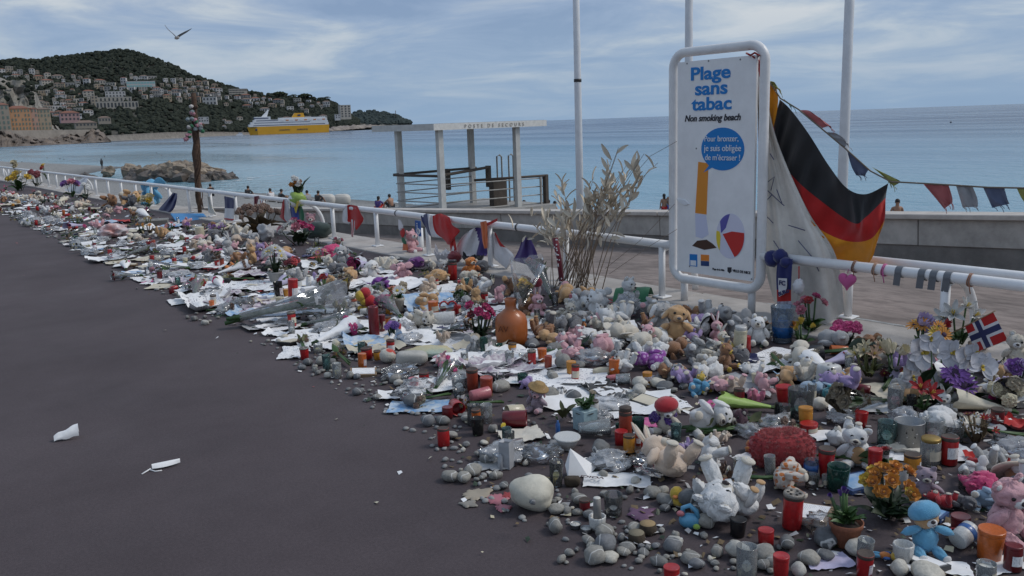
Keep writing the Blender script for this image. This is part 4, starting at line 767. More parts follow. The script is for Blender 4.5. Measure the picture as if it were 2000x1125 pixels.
# ---- driftwood pole hung with flowers
M_DRIFT = mat('driftwood', (.10, .06, .04), .95, (14, .5), (30, .8), dist=.02); base = G(389, 417, 0); t = tag(empty('driftwood_pole', base), 'tall dark twisted driftwood pole with a wreath of pink and white flowers', 'pole'); s = 1 / ppm(base)
TP = [(391, 420, 3.6), (388, 385, 4.4), (387, 350, 4.8), (385, 325, 6.4), (382, 300, 7), (384, 280, 6), (382, 262, 6.8), (381, 245, 5.2), (379, 215, 5.6), (379, 195, 5), (378, 181, 4.4)]; d0 = math.hypot(base.x, base.y)
tp = [PD(x, y, d0) - base for x, y, r in TP]; mk('trunk', MB().tube(tp, [r * s for x, y, r in TP], 10), M_DRIFT, t)
random.seed(8)
for k in range(7):
    ph = random.uniform(0, 6.3); mk('root', MB().tube([tp[0].lerp(tp[-1], u * .8 + .05) + Vector((math.cos(ph + u * 9) * 6.5 * s, math.sin(ph + u * 9) * 6.5 * s, 0)) for u in [i / 14 for i in range(15)]], [.008 + .008 * abs(NV(i * .4, k, 0)) for i in range(15)], 6), M_DRIFT, t)
for k in range(26):
    px, py = random.choice([(366, 250), (370, 262), (364, 270), (376, 240), (372, 228), (386, 245), (378, 215), (393, 250)]); p = PD(px + random.uniform(-6, 6), py + random.uniform(-8, 8), d0 - .1) - base
    mk('flower', MB().ell(p, (.045, .045, .04), None, 9, 6, .5, 3, k), random.choice([fab('wreath_pink', (.42, .2, .24)), fab('wreath_white', (.5, .48, .46)), F_GRN, fab('wreath_grey', (.22, .27, .28)), M_DRIFT]), t)

# ---- gull
M_GULL = mat('gull_grey', (.16, .17, .19), .8); M_GULLB = mat('gull_belly', (.42, .38, .34), .8); d = 34; p = PD(345, 74, d); t = tag(empty('seagull', p), 'lone gull gliding over the bay with wings raised', 'gull'); s = 1 / ppm(p); q = lambda x, y, dd=0: PD(x, y, d + dd) - p
mb = MB(); mb.tube([q(342, 74, .22), q(343, 74.5, .12), q(345.5, 74, 0), (q(348, 73.5, -.12)), q(350.5, 74, -.22)], [.012, .045, .06, .045, .01], 8)
mk('body', mb, M_GULLB, t)
def wing(c, w):
    vs = []; 
    for i, (x, y) in enumerate(c):
        b = q(x, y); k = w[i]; vs += [b + FWD * k, b - FWD * k * .6 + Vector((0, 0, -.012))]
    n = len(c); fs = [(2 * i, 2 * i + 1, 2 * i + 3, 2 * i + 2) for i in range(n - 1)]; m = MB().add(vs, fs); m.add([Vector(v) + Vector((0, 0, .02 * (1 - i / (2 * n)))) for i, v in enumerate(vs)], [f[::-1] for f in fs]); return m
mk('wing', wing([(344.5, 73), (338, 66), (331, 60), (326, 55), (321.5, 48)], [.11, .12, .11, .07, .01]), M_GULL, t); mk('wing', wing([(346.5, 72), (353, 67.5), (362, 62.5), (369, 58.5), (375, 55)], [.11, .11, .1, .06, .01]), M_GULL, t)
# gull afloat far out
p = G(1857, 240, SEA); s = 1 / ppm(p); t = tag(empty('floating_gull', p), 'tiny dark bird resting on the open sea', 'bird'); mk('body', MB().ell((0, 0, 1.2 * s), (2.2 * s, 2.2 * s, 1.3 * s)), M_GULL, t); mk('neck', MB().tube([(0, 0, 2 * s), (0, 0, 4 * s)], .5 * s, 5), M_GULL, t)

# ---- people
SKIN = mat('skin', (.30, .16, .10), .6); HAIR = mat('dark_hair', (.018, .014, .012), .7)
STAND = dict(pel=(0, 0, .95, .13), ch=(0, 0, 1.28, .15), nk=(0, 0, 1.47, .055), hd=(0, -.015, 1.60, .095), ht=(0, -.005, 1.71, .075), sL=(.18, 0, 1.40, .062), eL=(.25, .03, 1.12, .045), wL=(.24, -.06, .88, .032), hL=(.235, -.09, .79, .034), sR=(-.18, 0, 1.40, .062), eR=(-.25, .03, 1.12, .045), wR=(-.24, -.06, .88, .032), hR=(-.235, -.09, .79, .034), pL=(.1, 0, .88, .088), kL=(.11, -.02, .5, .06), aL=(.115, .02, .09, .04), tL=(.125, -.13, .035, .035), pR=(-.1, 0, .88, .088), kR=(-.11, -.02, .5, .06), aR=(-.115, .02, .09, .04), tR=(-.125, -.13, .035, .035))
SIT = dict(STAND); SIT.update(pel=(0, 0, .14, .14), ch=(0, -.08, .46, .155), nk=(0, -.13, .64, .055), hd=(0, -.17, .76, .095), ht=(0, -.16, .87, .075), sL=(.18, -.09, .58, .062), eL=(.26, -.28, .42, .045), wL=(.14, -.46, .42, .032), hL=(.08, -.52, .42, .034), sR=(-.18, -.09, .58, .062), eR=(-.26, -.28, .42, .045), wR=(-.14, -.46, .42, .032), hR=(-.08, -.52, .42, .034), pL=(.11, -.05, .13, .09), kL=(.15, -.42, .42, .062), aL=(.13, -.62, .09, .04), tL=(.13, -.76, .035, .035), pR=(-.11, -.05, .13, .09), kR=(-.15, -.42, .42, .062), aR=(-.13, -.62, .09, .04), tR=(-.13, -.76, .035, .035))
BONES = 'pel-ch ch-nk nk-hd hd-ht ch-sL sL-eL eL-wL wL-hL ch-sR sR-eR eR-wR wR-hR pel-pL pL-kL kL-aL aL-tL pel-pR pR-kR kR-aR aR-tR'.split()
def skin(name, J, bones, m, par, grow=0.):
    ks = []; 
    for b in bones:
        for k in b.split('-'):
            if k not in ks: ks.append(k)
    me = bpy.data.meshes.new(name); me.from_pydata([J[k][:3] for k in ks], [tuple(ks.index(k) for k in b.split('-')) for b in bones], []); me.materials.append(None)
    o = obj(name, me, m, par); md = o.modifiers.new('skin', 'SKIN'); md.use_smooth_shade = True
    for i, k in enumerate(ks): sv = me.skin_vertices[0].data[i]; sv.radius = (J[k][3] + grow,) * 2; sv.use_root = (i == 0)
    o.modifiers.new('sub', 'SUBSURF').levels = 1; o.modifiers['sub'].render_levels = 1; return o
def person(p, rz, label, J=STAND, h=1.72, top=None, bottom=None, group=None, hair=HAIR, sk=SKIN, long=False):
    t = tag(empty('person', p, (0, 0, rz), h / 1.75), label, 'person', group); skin('body', J, BONES, sk, t)
    hd = Vector(J['hd'][:3]); mk('hair', MB().ell(hd + Vector((0, .02, .05)), (.098, .108, .105), None, 12, 8, .12, 3), hair, t)
    if long: mk('long_hair', MB().ell(hd + Vector((0, .07, -.1)), (.075, .05, .17), None, 10, 7, .15, 3), hair, t)
    f = Vector((0, -.1, 0)); mk('nose', MB().ell(hd + f + Vector((0, -.005, 0)), (.012, .016, .018), None, 6, 4), sk, t)
    for sx in (-1, 1): mk('ear', MB().ell(hd + Vector((sx * .093, .01, 0)), (.012, .022, .03), None, 6, 5), sk, t)
    if top: skin('top', J, 'pel-ch ch-sL sL-eL ch-sR sR-eR'.split(), top, t, .014)
    if bottom: skin('shorts', J, 'pel-pL pL-kL pel-pR pR-kR'.split() if J is SIT else ['pel-pL', 'pel-pR', 'pL-qL', 'pR-qR'], bottom, t, .02)
    return t
for J in (STAND, SIT): J['qL'] = tuple(.4 * a + .6 * b for a, b in zip(J['pL'], J['kL'])); J['qR'] = tuple(.4 * a + .6 * b for a, b in zip(J['pR'], J['kR']))
def bz(px, py, z0=-3.6):
    p = G(px, py, z0)
    for _ in range(12): z0 = .5 * z0 + .5 * beachz(p.x, p.y); p = G(px, py, z0)
    return p
away = math.pi - HEAD      # back turned to the camera: local -Y looks out to sea
p = PD(1310, 434, 50.5); person(p, away - .2, 'bare backed man in blue swim shorts standing beside the woman', bottom=F_BLUE, h=1.8, group='bathers')
p = PD(1297, 434, 50.5); person(p, away + .3, 'woman in a red bikini standing next to the bare backed man', bottom=F_RED, h=1.66, group='bathers', long=True)
p = G(200, 330, -3.9); person(p, away + 1.2, 'man in dark clothes standing on the shingle spit with a rod', top=F_BLK, bottom=F_BLK, h=1.8, sk=mat('dark_trousers', (.03, .03, .035), .8))
mk_ = tag(mk('fishing_rod', MB().tube([G(372, 330, -3.4) + Vector((0, 0, .6)), PD(336, 315, 150) , PD(343, 312, 150)], .03, 4), F_BLK), 'thin rod', 'rod') if False else None
for px, py, m, lab in ((55, 330, F_BURG, 'seated figure in dark red top at the water edge, one of a pair'), (66, 329, F_BLK, 'seated figure in black top at the water edge, one of a pair')): person(G(px, py, -4.0), away, lab, SIT, 1.75, m, F_BLK)
for px, py, m, lab in ((413, 383, F_BLK, 'dark haired person sitting on the shingle just right of the driftwood pole'), (484, 388, F_BLK, 'person in black sitting on the shingle above the dark red ribbon'), (532, 395, F_WHT, 'person in a white top sitting on the shingle, turned sideways'), (547, 397, F_BLK, 'person in black sitting close beside the one in white'), (603, 399, F_GREY, 'person in grey sitting on the shingle next to the flower vase'), (620, 400, F_BLK, 'person in black leaning forward beside the white beach tubs')): person(bz(px, py), away + random.uniform(-.9, .9), lab, SIT, 1.75, m, F_BLK, 'people sitting on the beach')
person(bz(765, 408), away + .8, 'bare chested man sitting on the shingle near the shelter post', SIT, 1.8, None, F_BLK, 'people sitting on the beach'); person(bz(738, 412), away - .4, 'person in a violet top sitting beside the bare chested man', SIT, 1.65, F_VIO, F_RED, 'people sitting on the beach', long=True)
person(bz(243, 352), away + .2, 'person in a black shirt walking on the shingle before the jetty', STAND, 1.75, F_BLK, F_ROSE)
for k, (px, py) in enumerate(((1073, 404), (1025, 407), (1085, 411), (1749, 412))):
    lab = ['bather up to the neck between the shelter and the white pole', 'bather in the water behind the shelter corner', 'dark haired bather just above the wall by the dried grass', 'dark haired head above the wall next to the big flag'][k]; person(PD(px, py + 42, 52 - 2 * k) if k != 3 else PD(px, py + 60, 38), away + k, lab, STAND, 1.75, None, F_BLUE, 'bathers')
for k, (px, py) in enumerate(((92, 309), (117, 311), (125, 312), (204, 306), (306, 299), (316, 304), (43, 317))):
    p = G(px, py, SEA); s = 1 / ppm(p); t = tag(empty('swimmer', p), 'distant swimmer, only the head above water, ' + ('first', 'second', 'third', 'fourth', 'sixth', 'last', 'nearest the edge: zeroth')[k].replace('nearest the edge: zeroth', 'nearest the photo edge') + ('' if k == 6 else ' from the headland side'), 'swimmer', 'swimmers in the bay'); mk('head', MB().ell((0, 0, .12), (.12, .12, .16)), HAIR, t); mk('shoulders', MB().ell((0, .05, -.05), (.28, .14, .1)), SKIN, t)
# two white plastic tubs on the beach
M_TUB = mat('tub_plastic', (.52, .50, .46), .5, (3, .12))
for px, lab in ((638, 'off white plastic beach tub, the one nearer the seated people'), (668, 'off white plastic beach tub, the one nearer the shelter')):
    p = bz(px, 398); s = 1 / ppm(p); t = tag(empty('beach_tub', p, (0, 0, -HEAD)), lab, 'tub', 'plastic tubs on the beach'); mk('shell', bevel(MB().box((0, 0, 9 * s), (34 * s, 24 * s, 18 * s), taper=.82).mesh('shell', False), 3 * s, 3) and MB().ell((0, 0, 8 * s), (17 * s, 12 * s, 10 * s), None, 18, 10, boxy=.55), M_TUB, t); mk('lid', MB().ell((0, 0, 15 * s), (14 * s, 10 * s, 4 * s), None, 18, 8, boxy=.6), M_TUB, t)

# ---- tall dried grass
random.seed(31); M_STRAW = mat('dry_leaf', (.68, .60, .48), .85, (20, .2), rnd=.28); M_STEM = mat('dry_stem', (.25, .19, .14), .9, rnd=.3)
gb = G(1125, 566, 0); t = tag(empty('dried_grass', gb), 'tall spray of dried reeds with papery beige leaves tied at the rail', 'dried reeds'); gX = gb.x
def leafm(k):
    w = .2 + .06 * k
    return MB().sheet(2, 6, lambda u, v: ((u - .5) * w * math.sin(math.pi * min(.97, v * .93 + .06)) ** .8, v, .12 * math.sin(v * 2.5) + abs(u - .5) * .14)).mesh('leaf')
LM = [leafm(k) for k in range(3)]
tips = [(1208, 288), (1205, 300), (1258, 300), (1285, 318), (1268, 330), (1192, 335), (1222, 350), (1248, 345), (1152, 375), (1170, 380), (1235, 385), (1095, 352), (1085, 380), (1105, 405), (1178, 412), (1062, 425), (1048, 448), (1205, 405), (1135, 430), (1190, 365), (1215, 335), (1200, 420), (1075, 455), (1110, 440), (1240, 325), (1195, 310), (1160, 345), (1180, 390), (1228, 370), (1150, 420), (1225, 320), (1212, 360)]
def lf(p, d, s): 
    o = obj('leaf', random.choice(LM), M_STRAW, t, loc=p - gb, scale=s); o.rotation_euler = (d.to_track_quat('Y', 'Z') @ Euler((0, random.uniform(-1.5, 1.5), 0)).to_quaternion()).to_euler()
for k, (px, py) in enumerate(tips):
    tip = PX(px, py, gX + random.uniform(-.25, .2)); b = PX(1125 + random.gauss(0, 26), 566, gX + random.uniform(-.1, .1)); mid = b.lerp(tip, .55) + Vector((0, (b.y - tip.y) * .12, .02))
    ps = [b, b.lerp(mid, .5), mid, mid.lerp(tip, .5) + Vector((0, 0, .01)), tip]; mk('stem', MB().tube([q_ - gb for q_ in ps], [.005, .0045, .004, .003, .002], 5), M_STEM, t)
    for j in range(9 if py > 340 else 5):
        u = random.uniform(.72, 1); bp = mid.lerp(tip, (u - .55) / .45); side = Vector((random.uniform(-.5, .5), random.uniform(-1, 1), random.uniform(-.15, .9))).normalized(); lf(bp, ((tip - b).normalized() * .7 + side).normalized(), random.uniform(.08, .17))
for k in range(14):
    b = PX(1122 + random.gauss(0, 24), 568, gX + random.uniform(-.1, .15)); tip = PX(b.x * 0 + 1125 + random.gauss(10, 34), random.uniform(395, 470), gX + random.uniform(-.15, .2)); mk('stem', MB().tube([b - gb, b.lerp(tip, .5) - gb + Vector((0, random.uniform(-.02, .02), 0)), tip - gb], [.004, .0035, .002], 4), M_STEM, t)
for k in range(60): 
    p = PX(random.choice([random.gauss(1070, 30), random.gauss(1150, 40)]), random.uniform(418, 490), gX + random.uniform(-.15, .1)); lf(p, Vector((random.uniform(-.3, .3), random.uniform(-1, 1), random.uniform(-.2, 1))).normalized(), random.uniform(.08, .17))
for (a, b_, c_) in (((1322, 276), (1270, 305), (1240, 340)), ((1318, 398), (1250, 470), (1182, 525)), ((1322, 448), (1270, 480), (1190, 535))): mk('stem', MB().tube([PX(*a, gX + .1) - gb, PX(*b_, gX + .05) - gb, PX(*c_, gX) - gb], .002, 4), M_STEM, t)
# ================================================================== THINGS LAID DOWN: BUILDERS
AUTO = []      # (object, description, category) still waiting for a label that singles it out
LAND = []      # (phrase, position) things one can find
def land(phrase, p): LAND.append((phrase, Vector(p)))
OCC = []       # (px, py, rx, ry) taken ground, in photo pixels
def occ(px, py, w): OCC.append((px, py, w * .5, w * .24))
def free(px, py, w, f=1.0): return all(((px - a) / (rx + w * .5 * f)) ** 2 + ((py - b) / (ry + w * .24 * f)) ** 2 > .62 for a, b, rx, ry in OCC)
def place(name, px, py, z=0., rz=None, tilt=(0, 0), scale=1.):
    p = G(px, py, z + .003); rz = random.uniform(0, 6.28) if rz is None else rz
    return empty(name, p, (tilt[0], tilt[1], rz), scale), 1 / ppm(p)
def done(t, label, desc, cat, group):
    if label: tag(t, label, cat, group)
    else: AUTO.append((t, desc, cat)); tag(t, None, cat, group)
    return t
face = -HEAD      # rz that turns local -Y to the camera

def adopt(o, t):
    o.parent = t; o.matrix_parent_inverse = (Matrix.Translation(t.location) @ t.rotation_euler.to_matrix().to_4x4() @ Matrix.Diagonal((*t.scale, 1))).inverted(); return o
# --- pebbles
PEB = []
for k in range(9):
    random.seed(k); PEB.append(MB().ell((0, 0, .30), (.5, random.uniform(.33, .48), random.uniform(.2, .33)), None, 14, 9, .22, 1.3, k + 2, boxy=random.uniform(.8, 1.0)).mesh('pebble'))
def m_pebble(key, a, b, vein=True):
    m = bpy.data.materials.new(key); MATS[key] = m; m.use_nodes = True; nt = m.node_tree; bs = nt.nodes['Principled BSDF']; N = nt.nodes.new; L = nt.links.new
    tc = N('ShaderNodeTexCoord'); oi = N('ShaderNodeObjectInfo'); mx = N('ShaderNodeMixRGB'); L(oi.outputs['Random'], mx.inputs[0]); mx.inputs[1].default_value = (*a, 1); mx.inputs[2].default_value = (*b, 1)
    ad = N('ShaderNodeVectorMath'); ad.operation = 'ADD'; L(tc.outputs['Object'], ad.inputs[0]); L(oi.outputs['Location'], ad.inputs[1])
    n = N('ShaderNodeTexNoise'); L(ad.outputs[0], n.inputs[0]); n.inputs['Scale'].default_value = 6; n.inputs['Detail'].default_value = 6; n.inputs['Roughness'].default_value = .7
    r = N('ShaderNodeMapRange'); L(n.outputs[0], r.inputs[0]); r.inputs[1].default_value = .3; r.inputs[2].default_value = .7; r.inputs[3].default_value = .72; r.inputs[4].default_value = 1.22
    m2 = N('ShaderNodeMixRGB'); m2.blend_type = 'MULTIPLY'; m2.inputs[0].default_value = 1; L(mx.outputs[0], m2.inputs[1]); L(r.outputs[0], m2.inputs[2]); src = m2.outputs[0]
    if vein:
        w = N('ShaderNodeTexWave'); L(ad.outputs[0], w.inputs[0]); w.inputs['Scale'].default_value = .33; w.inputs['Distortion'].default_value = 5; w.inputs['Detail'].default_value = 3
        vr = N('ShaderNodeValToRGB'); L(w.outputs[0], vr.inputs[0]); vr.color_ramp.elements[0].position = .992; vr.color_ramp.elements[1].position = .999
        m3 = N('ShaderNodeMixRGB'); L(vr.outputs[0], m3.inputs[0]); L(src, m3.inputs[1]); m3.inputs[2].default_value = (.5, .5, .48, 1); src = m3.outputs[0]
    L(src, bs.inputs['Base Color']); bs.inputs['Roughness'].default_value = .75
    bp = N('ShaderNodeBump'); L(n.outputs[0], bp.inputs['Height']); bp.inputs['Strength'].default_value = .25; bp.inputs['Distance'].default_value = .03; L(bp.outputs[0], bs.inputs['Normal']); return m
M_PEB = m_pebble('pebble_grey', (.11, .115, .12), (.30, .285, .25)); M_PEBD = m_pebble('pebble_dark', (.10, .105, .11), (.17, .175, .185)); M_PEBL = m_pebble('pebble_pale', (.40, .39, .36), (.5, .47, .40), False); M_BOUL = m_pebble('pebble_cream', (.58, .55, .46), (.58, .55, .46), False)
GP = 'grey pebbles scattered on the pavement'
def pebble(px, py, w, m=None, label=None, flat=1., z=0., rz=None, name='pebble'):
    p = G(px, py, z + .001); s = w / ppm(p); rz = random.uniform(0, 6.28) if rz is None else rz
    o = obj(name, random.choice(PEB), m or random.choice([M_PEB, M_PEB, M_PEB, M_PEBD, M_PEBL] if random.random() < .5 else [M_PEB]), loc=p, rot=(random.uniform(-.15, .15), random.uniform(-.15, .15), rz), scale=(s, s, s * flat))
    mn = o.material_slots[0].material.name.split('_')[1].split('.')[0]; dsc = {'grey': 'smooth grey beach pebble', 'dark': 'dark slate grey pebble', 'pale': 'pale whitish pebble', 'cream': 'cream coloured rounded stone'}[mn]
    occ(px, py, w); return done(o, label, dsc, 'pebble', GP)

# --- candles
def shade(c, f): return tuple(x * f for x in c)
GL = {'clear': glass('glass_clear', (.97, .98, .98), .08, (.7, .72, .72)), 'frost': glass('glass_frosted', (.93, .95, .95), .26, (.74, .77, .77)), 'teal': glass('glass_teal', (.78, .92, .91), .2, (.2, .36, .36)), 'green': glass('glass_green', (.28, .5, .42), .3, (.05, .16, .13)), 'dark': glass('glass_dark', (.2, .21, .22), .3, (.05, .05, .05))}
def plast(key, c, r=.32): return mat('plastic_' + key, c, r, (14, .28), (30, .1), rnd=.12, coat=.2)
PL = {'red': plast('red', (.40, .014, .016)), 'dred': plast('dark_red', (.15, .008, .012)), 'orange': plast('orange', (.52, .12, .02)), 'amber': plast('amber', (.56, .24, .03)), 'brick': plast('brick_red', (.32, .05, .025)), 'black': plast('black', (.012, .012, .014)), 'white': plast('white', (.6, .6, .58)), 'blue': plast('blue', (.02, .10, .32)), 'green': plast('green', (.01, .06, .04)), 'pink': plast('pink', (.5, .16, .18)), 'cream': plast('cream', (.55, .5, .36)), 'grey': plast('grey', (.24, .25, .27)), 'sky': plast('sky_blue', (.10, .32, .5)), 'yellow': plast('yellow', (.62, .46, .04))}
M_WAX = {'white': mat('wax_white', (.55, .54, .50), .5, (10, .15)), 'cream': mat('wax_cream', (.52, .46, .30), .5, (10, .18)), 'yellow': mat('wax_yellow', (.46, .40, .16), .5, (10, .2)), 'red': mat('wax_red', (.30, .03, .03), .5, (10, .2)), 'burnt': mat('wax_burnt', (.07, .05, .04), .7, (12, .4)), 'teal': mat('wax_teal', (.08, .2, .18), .5, (10, .2)), 'pink': mat('wax_pink', (.42, .14, .17), .5, (10, .2))}
M_WICK = mat('burnt_wick', (.01, .01, .01), .9); M_LID = mat('perforated_lid', (.36, .33, .29), .45, (40, .5), (60, .4), metal=.6, rnd=.1); M_TIN = mat('tin', (.33, .34, .35), .4, (20, .35), metal=.7); M_GOLD = mat('brass_lid', (.36, .24, .07), .45, (30, .3), metal=.6)
def cupm(a, taper):      # hollow cup, unit height, radius a at the rim
    return cached(('cup', a, taper), lambda: MB().lathe([(a * taper * .9, 0), (a * taper, .02), (a * (taper + 1) / 2, .5), (a, .985), (a * .985, 1), (a * .90, .99), (a * (taper + 1) / 2 * .9, .5), (a * taper * .88, .06), (0, .05)], 20).mesh('cup'))
def waxm(a, taper, lvl, melt): return cached(('wax', a, taper, lvl, melt), lambda: MB().lathe([(a * taper * .86, .055), (a * .88 * (taper + (1 - taper) * lvl), lvl), (a * .5, lvl - .03 * melt), (0, lvl - .04 * melt)], 18, ripple=(lambda q, z: .03 * math.sin(3 * q)) if melt > 1 else None).mesh('wax'))
def wickm(): return cached('wick', lambda: MB().tube([(0, 0, 0), (.004, 0, .06), (.014, 0, .1)], .009, 5).mesh('wick'))
def dist_desc(col): return {'clear': 'clear glass', 'frost': 'frosted glass', 'teal': 'teal tinted glass', 'green': 'dark green glass', 'dark': 'smoked glass', 'dred': 'dark red', 'brick': 'rusty red', 'sky': 'sky blue'}.get(col, col)
def candle(px, py, h, w, col='red', wax='white', lvl=.5, taper=.9, lie=None, label=None, lid=None, z=0., rz=None, tilt=(0, 0), name='candle_jar', wick=True, cat='candle'):
    t, s = place(name, px, py, z, rz, tilt if tilt != (0, 0) else (random.gauss(0, .03), random.gauss(0, .03))); H = h * s; a = round(w / h / 2, 2)
    isg = col in GL; m = GL[col] if isg else PL[col]
    if lie is not None:
        t.rotation_euler = (R(88), 0, lie); t.location.z += a * H * .95
    obj('glass' if isg else 'cup', cupm(a, taper), m, t, scale=H)
    if wax: obj('wax', waxm(a, taper, lvl, random.choice((1, 2))), M_WAX[wax], t, scale=H)
    if wax and wick: obj('wick', wickm(), M_WICK, t, loc=(0, 0, (lvl - .05) * H), scale=H)
    if lie is None and random.random() < .4: obj('label', cached(('lab', a, taper), lambda: MB().sheet(8, 1, lambda u, v: (a * 1.02 * (taper + (1 - taper) * (.25 + .4 * v)) * math.cos(u * 2.6), a * 1.02 * (taper + (1 - taper) * (.25 + .4 * v)) * math.sin(u * 2.6), .25 + .4 * v)).mesh('label')), PAP[random.choice(['letter', 'cream', 'drawing'])], t, scale=H, rot=(0, 0, face - t.rotation_euler.z + random.uniform(-2.6, -1)))
    if not isg and lie is None and h > 14: obj('soot', cached(('soot', a, taper), lambda: MB().lathe([(a * .995, .86), (a * 1.006, .88), (a * 1.008, .98), (a * .97, 1.006), (a * .9, .995)], 20, ripple=lambda q, z: .004 * math.sin(q * 3)).mesh('soot')), random.choice([M_WAX['burnt'], m, m]), t, scale=H)
    if lid == 'perf': 
        obj('lid', cached(('lid', a), lambda: MB().lathe([(a * 1.04, .94), (a * 1.06, .96), (a * 1.06, 1.02), (a * .95, 1.05), (a * .8, 1.03), (a * .35, 1.03), (a * .3, 1.01), (0, 1.01)], 20).mesh('lid')), M_LID, t, scale=H)
        for k in range(6): obj('vent_hole', cached(('hole', a), lambda: MB().lathe([(a * .14, 1.034), (a * .14, 1.046), (0, 1.046)], 8).mesh('vent_hole')), M_WICK, t, scale=H, loc=(a * H * .58 * math.cos(k * 1.047), a * H * .58 * math.sin(k * 1.047), 0))
    elif lid: obj('lid', cached(('lid2', a), lambda: MB().lathe([(a * .92, .99), (a * .95, 1.0), (a * .95, 1.12), (a * .9, 1.14), (0, 1.14)], 18).mesh('lid')), {'gold': M_GOLD, 'white': PL['white'], 'black': PL['black'], 'brown': M_WAX['burnt']}[lid], t, scale=H)
    occ(px, py, w if lie is None else h); d = f'{dist_desc(col)} {"candle cup" if h < 30 and not isg else "candle jar" if isg else "grave candle"}' + (' with holed metal lid' if lid == 'perf' else ' lying on its side' if lie is not None else f' with {wax} wax' if isg and wax else '')
    return done(t, label, d, cat, 'candles of the memorial')
def pillar(px, py, h, w, col='red', label=None, z=0., square=False):
    t, s = place('pillar_candle', px, py, z); H = h * s; a = round(w / h / 2, 2)
    obj('wax', cached(('pil', a, square), lambda: MB().lathe([(a * .99, 0), (a, .02), (a, .96), (a * .93, 1), (a * .8, .99), (a * .5, .95), (0, .94)], 4 if square else 18, ripple=lambda q, zz: .02 * math.sin(5 * q + zz * 8)).mesh('wax', not square)), M_WAX.get(col) or PL[col], t, scale=H); obj('wick', wickm(), M_WICK, t, loc=(0, 0, .93 * H), scale=H * .8)
    occ(px, py, w); return done(t, label, f'plain {dist_desc(col)} pillar candle', 'candle', 'candles of the memorial')
def tealight(px, py, w, label=None, z=0.):
    t, s = place('tea_light', px, py, z); r = w * s / 2
    obj('cup', cached('tl', lambda: MB().lathe([(.9, 0), (1, .05), (1, .7), (1.04, .74), (.96, .72), (.92, .1), (0, .08)], 20).mesh('cup')), M_TIN, t, scale=r); obj('wax', cached('tlw', lambda: MB().lathe([(.93, .3), (.93, .56), (0, .54)], 18).mesh('wax')), M_WAX['white'], t, scale=r); obj('wick', wickm(), M_WICK, t, loc=(0, 0, .5 * r), scale=r * 3)
    occ(px, py, w); return done(t, label, 'small burnt out tea light', 'tea light', 'candles of the memorial')

# --- paper
def m_writing(key, ink, dens=26., paper=(.78, .78, .78)):
    m = mat(key, paper, .8, (4, .10), (12, .25), dist=.01); nt = m.node_tree; b = nt.nodes['Principled BSDF']; N = nt.nodes.new; L = nt.links.new; src = b.inputs['Base Color'].links[0].from_socket
    tc = N('ShaderNodeTexCoord'); sp = N('ShaderNodeSeparateXYZ'); L(tc.outputs['Generated'], sp.inputs[0])
    a = N('ShaderNodeMath'); a.operation = 'MULTIPLY'; L(sp.outputs[1], a.inputs[0]); a.inputs[1].default_value = dens; f = N('ShaderNodeMath'); f.operation = 'FRACT'; L(a.outputs[0], f.inputs[0])
    g = N('ShaderNodeMath'); g.operation = 'LESS_THAN'; L(f.outputs[0], g.inputs[0]); g.inputs[1].default_value = .42
    mp = N('ShaderNodeMapping'); L(tc.outputs['Generated'], mp.inputs[0]); mp.inputs['Scale'].default_value = (60, dens * 1.5, 1); n = N('ShaderNodeTexNoise'); L(mp.outputs[0], n.inputs[0]); n.inputs['Scale'].default_value = 1; n.inputs['Detail'].default_value = 2
    h = N('ShaderNodeMath'); h.operation = 'GREATER_THAN'; L(n.outputs[0], h.inputs[0]); h.inputs[1].default_value = .53
    n3 = N('ShaderNodeTexNoise'); L(tc.outputs['Generated'], n3.inputs[0]); n3.inputs['Scale'].default_value = 3; q = N('ShaderNodeMath'); q.operation = 'GREATER_THAN'; L(n3.outputs[0], q.inputs[0]); q.inputs[1].default_value = .44
    m1 = N('ShaderNodeMath'); m1.operation = 'MULTIPLY'; L(g.outputs[0], m1.inputs[0]); L(h.outputs[0], m1.inputs[1]); m2 = N('ShaderNodeMath'); m2.operation = 'MULTIPLY'; L(m1.outputs[0], m2.inputs[0]); L(q.outputs[0], m2.inputs[1]); m3 = N('ShaderNodeMath'); m3.operation = 'MULTIPLY'; L(m2.outputs[0], m3.inputs[0]); m3.inputs[1].default_value = .7
    mx = N('ShaderNodeMixRGB'); L(m3.outputs[0], mx.inputs[0]); L(src, mx.inputs[1]); mx.inputs[2].default_value = (*ink, 1); L(mx.outputs[0], b.inputs['Base Color']); return m
PAP = {'white': mat('paper_white', (.80, .80, .80), .8, (5, .14), (10, .3), rnd=.07, dist=.01), 'letter': m_writing('paper_letter', (.10, .10, .16), 15.), 'poster': m_writing('paper_poster', (.05, .05, .06), 9.), 'blue': mat('paper_blue', (.10, .27, .52), .6, (5, 0), col2=(.5, .56, .6)), 'cream': mat('paper_cream', (.58, .53, .42), .8, (6, .2), rnd=.1), 'lilac': mat('paper_lilac', (.46, .43, .58), .8, (6, .15), rnd=.1), 'grey': mat('paper_grey', (.40, .40, .41), .8, (6, .25), rnd=.1), 'drawing': mat('paper_drawing', (.74, .73, .72), .8, (9, 0), (10, .3), rnd=.25, col2=(.30, .22, .30)), 'pink': mat('paper_pink', (.56, .36, .36), .8, (6, .2)), 'brick': mat('card_brick', (.32, .09, .06), .8, (6, .2)), 'dblue': mat('card_blue', (.04, .08, .2), .7, (6, .2)), 'brown': mat('card_brown', (.26, .18, .11), .85, (6, .3))}
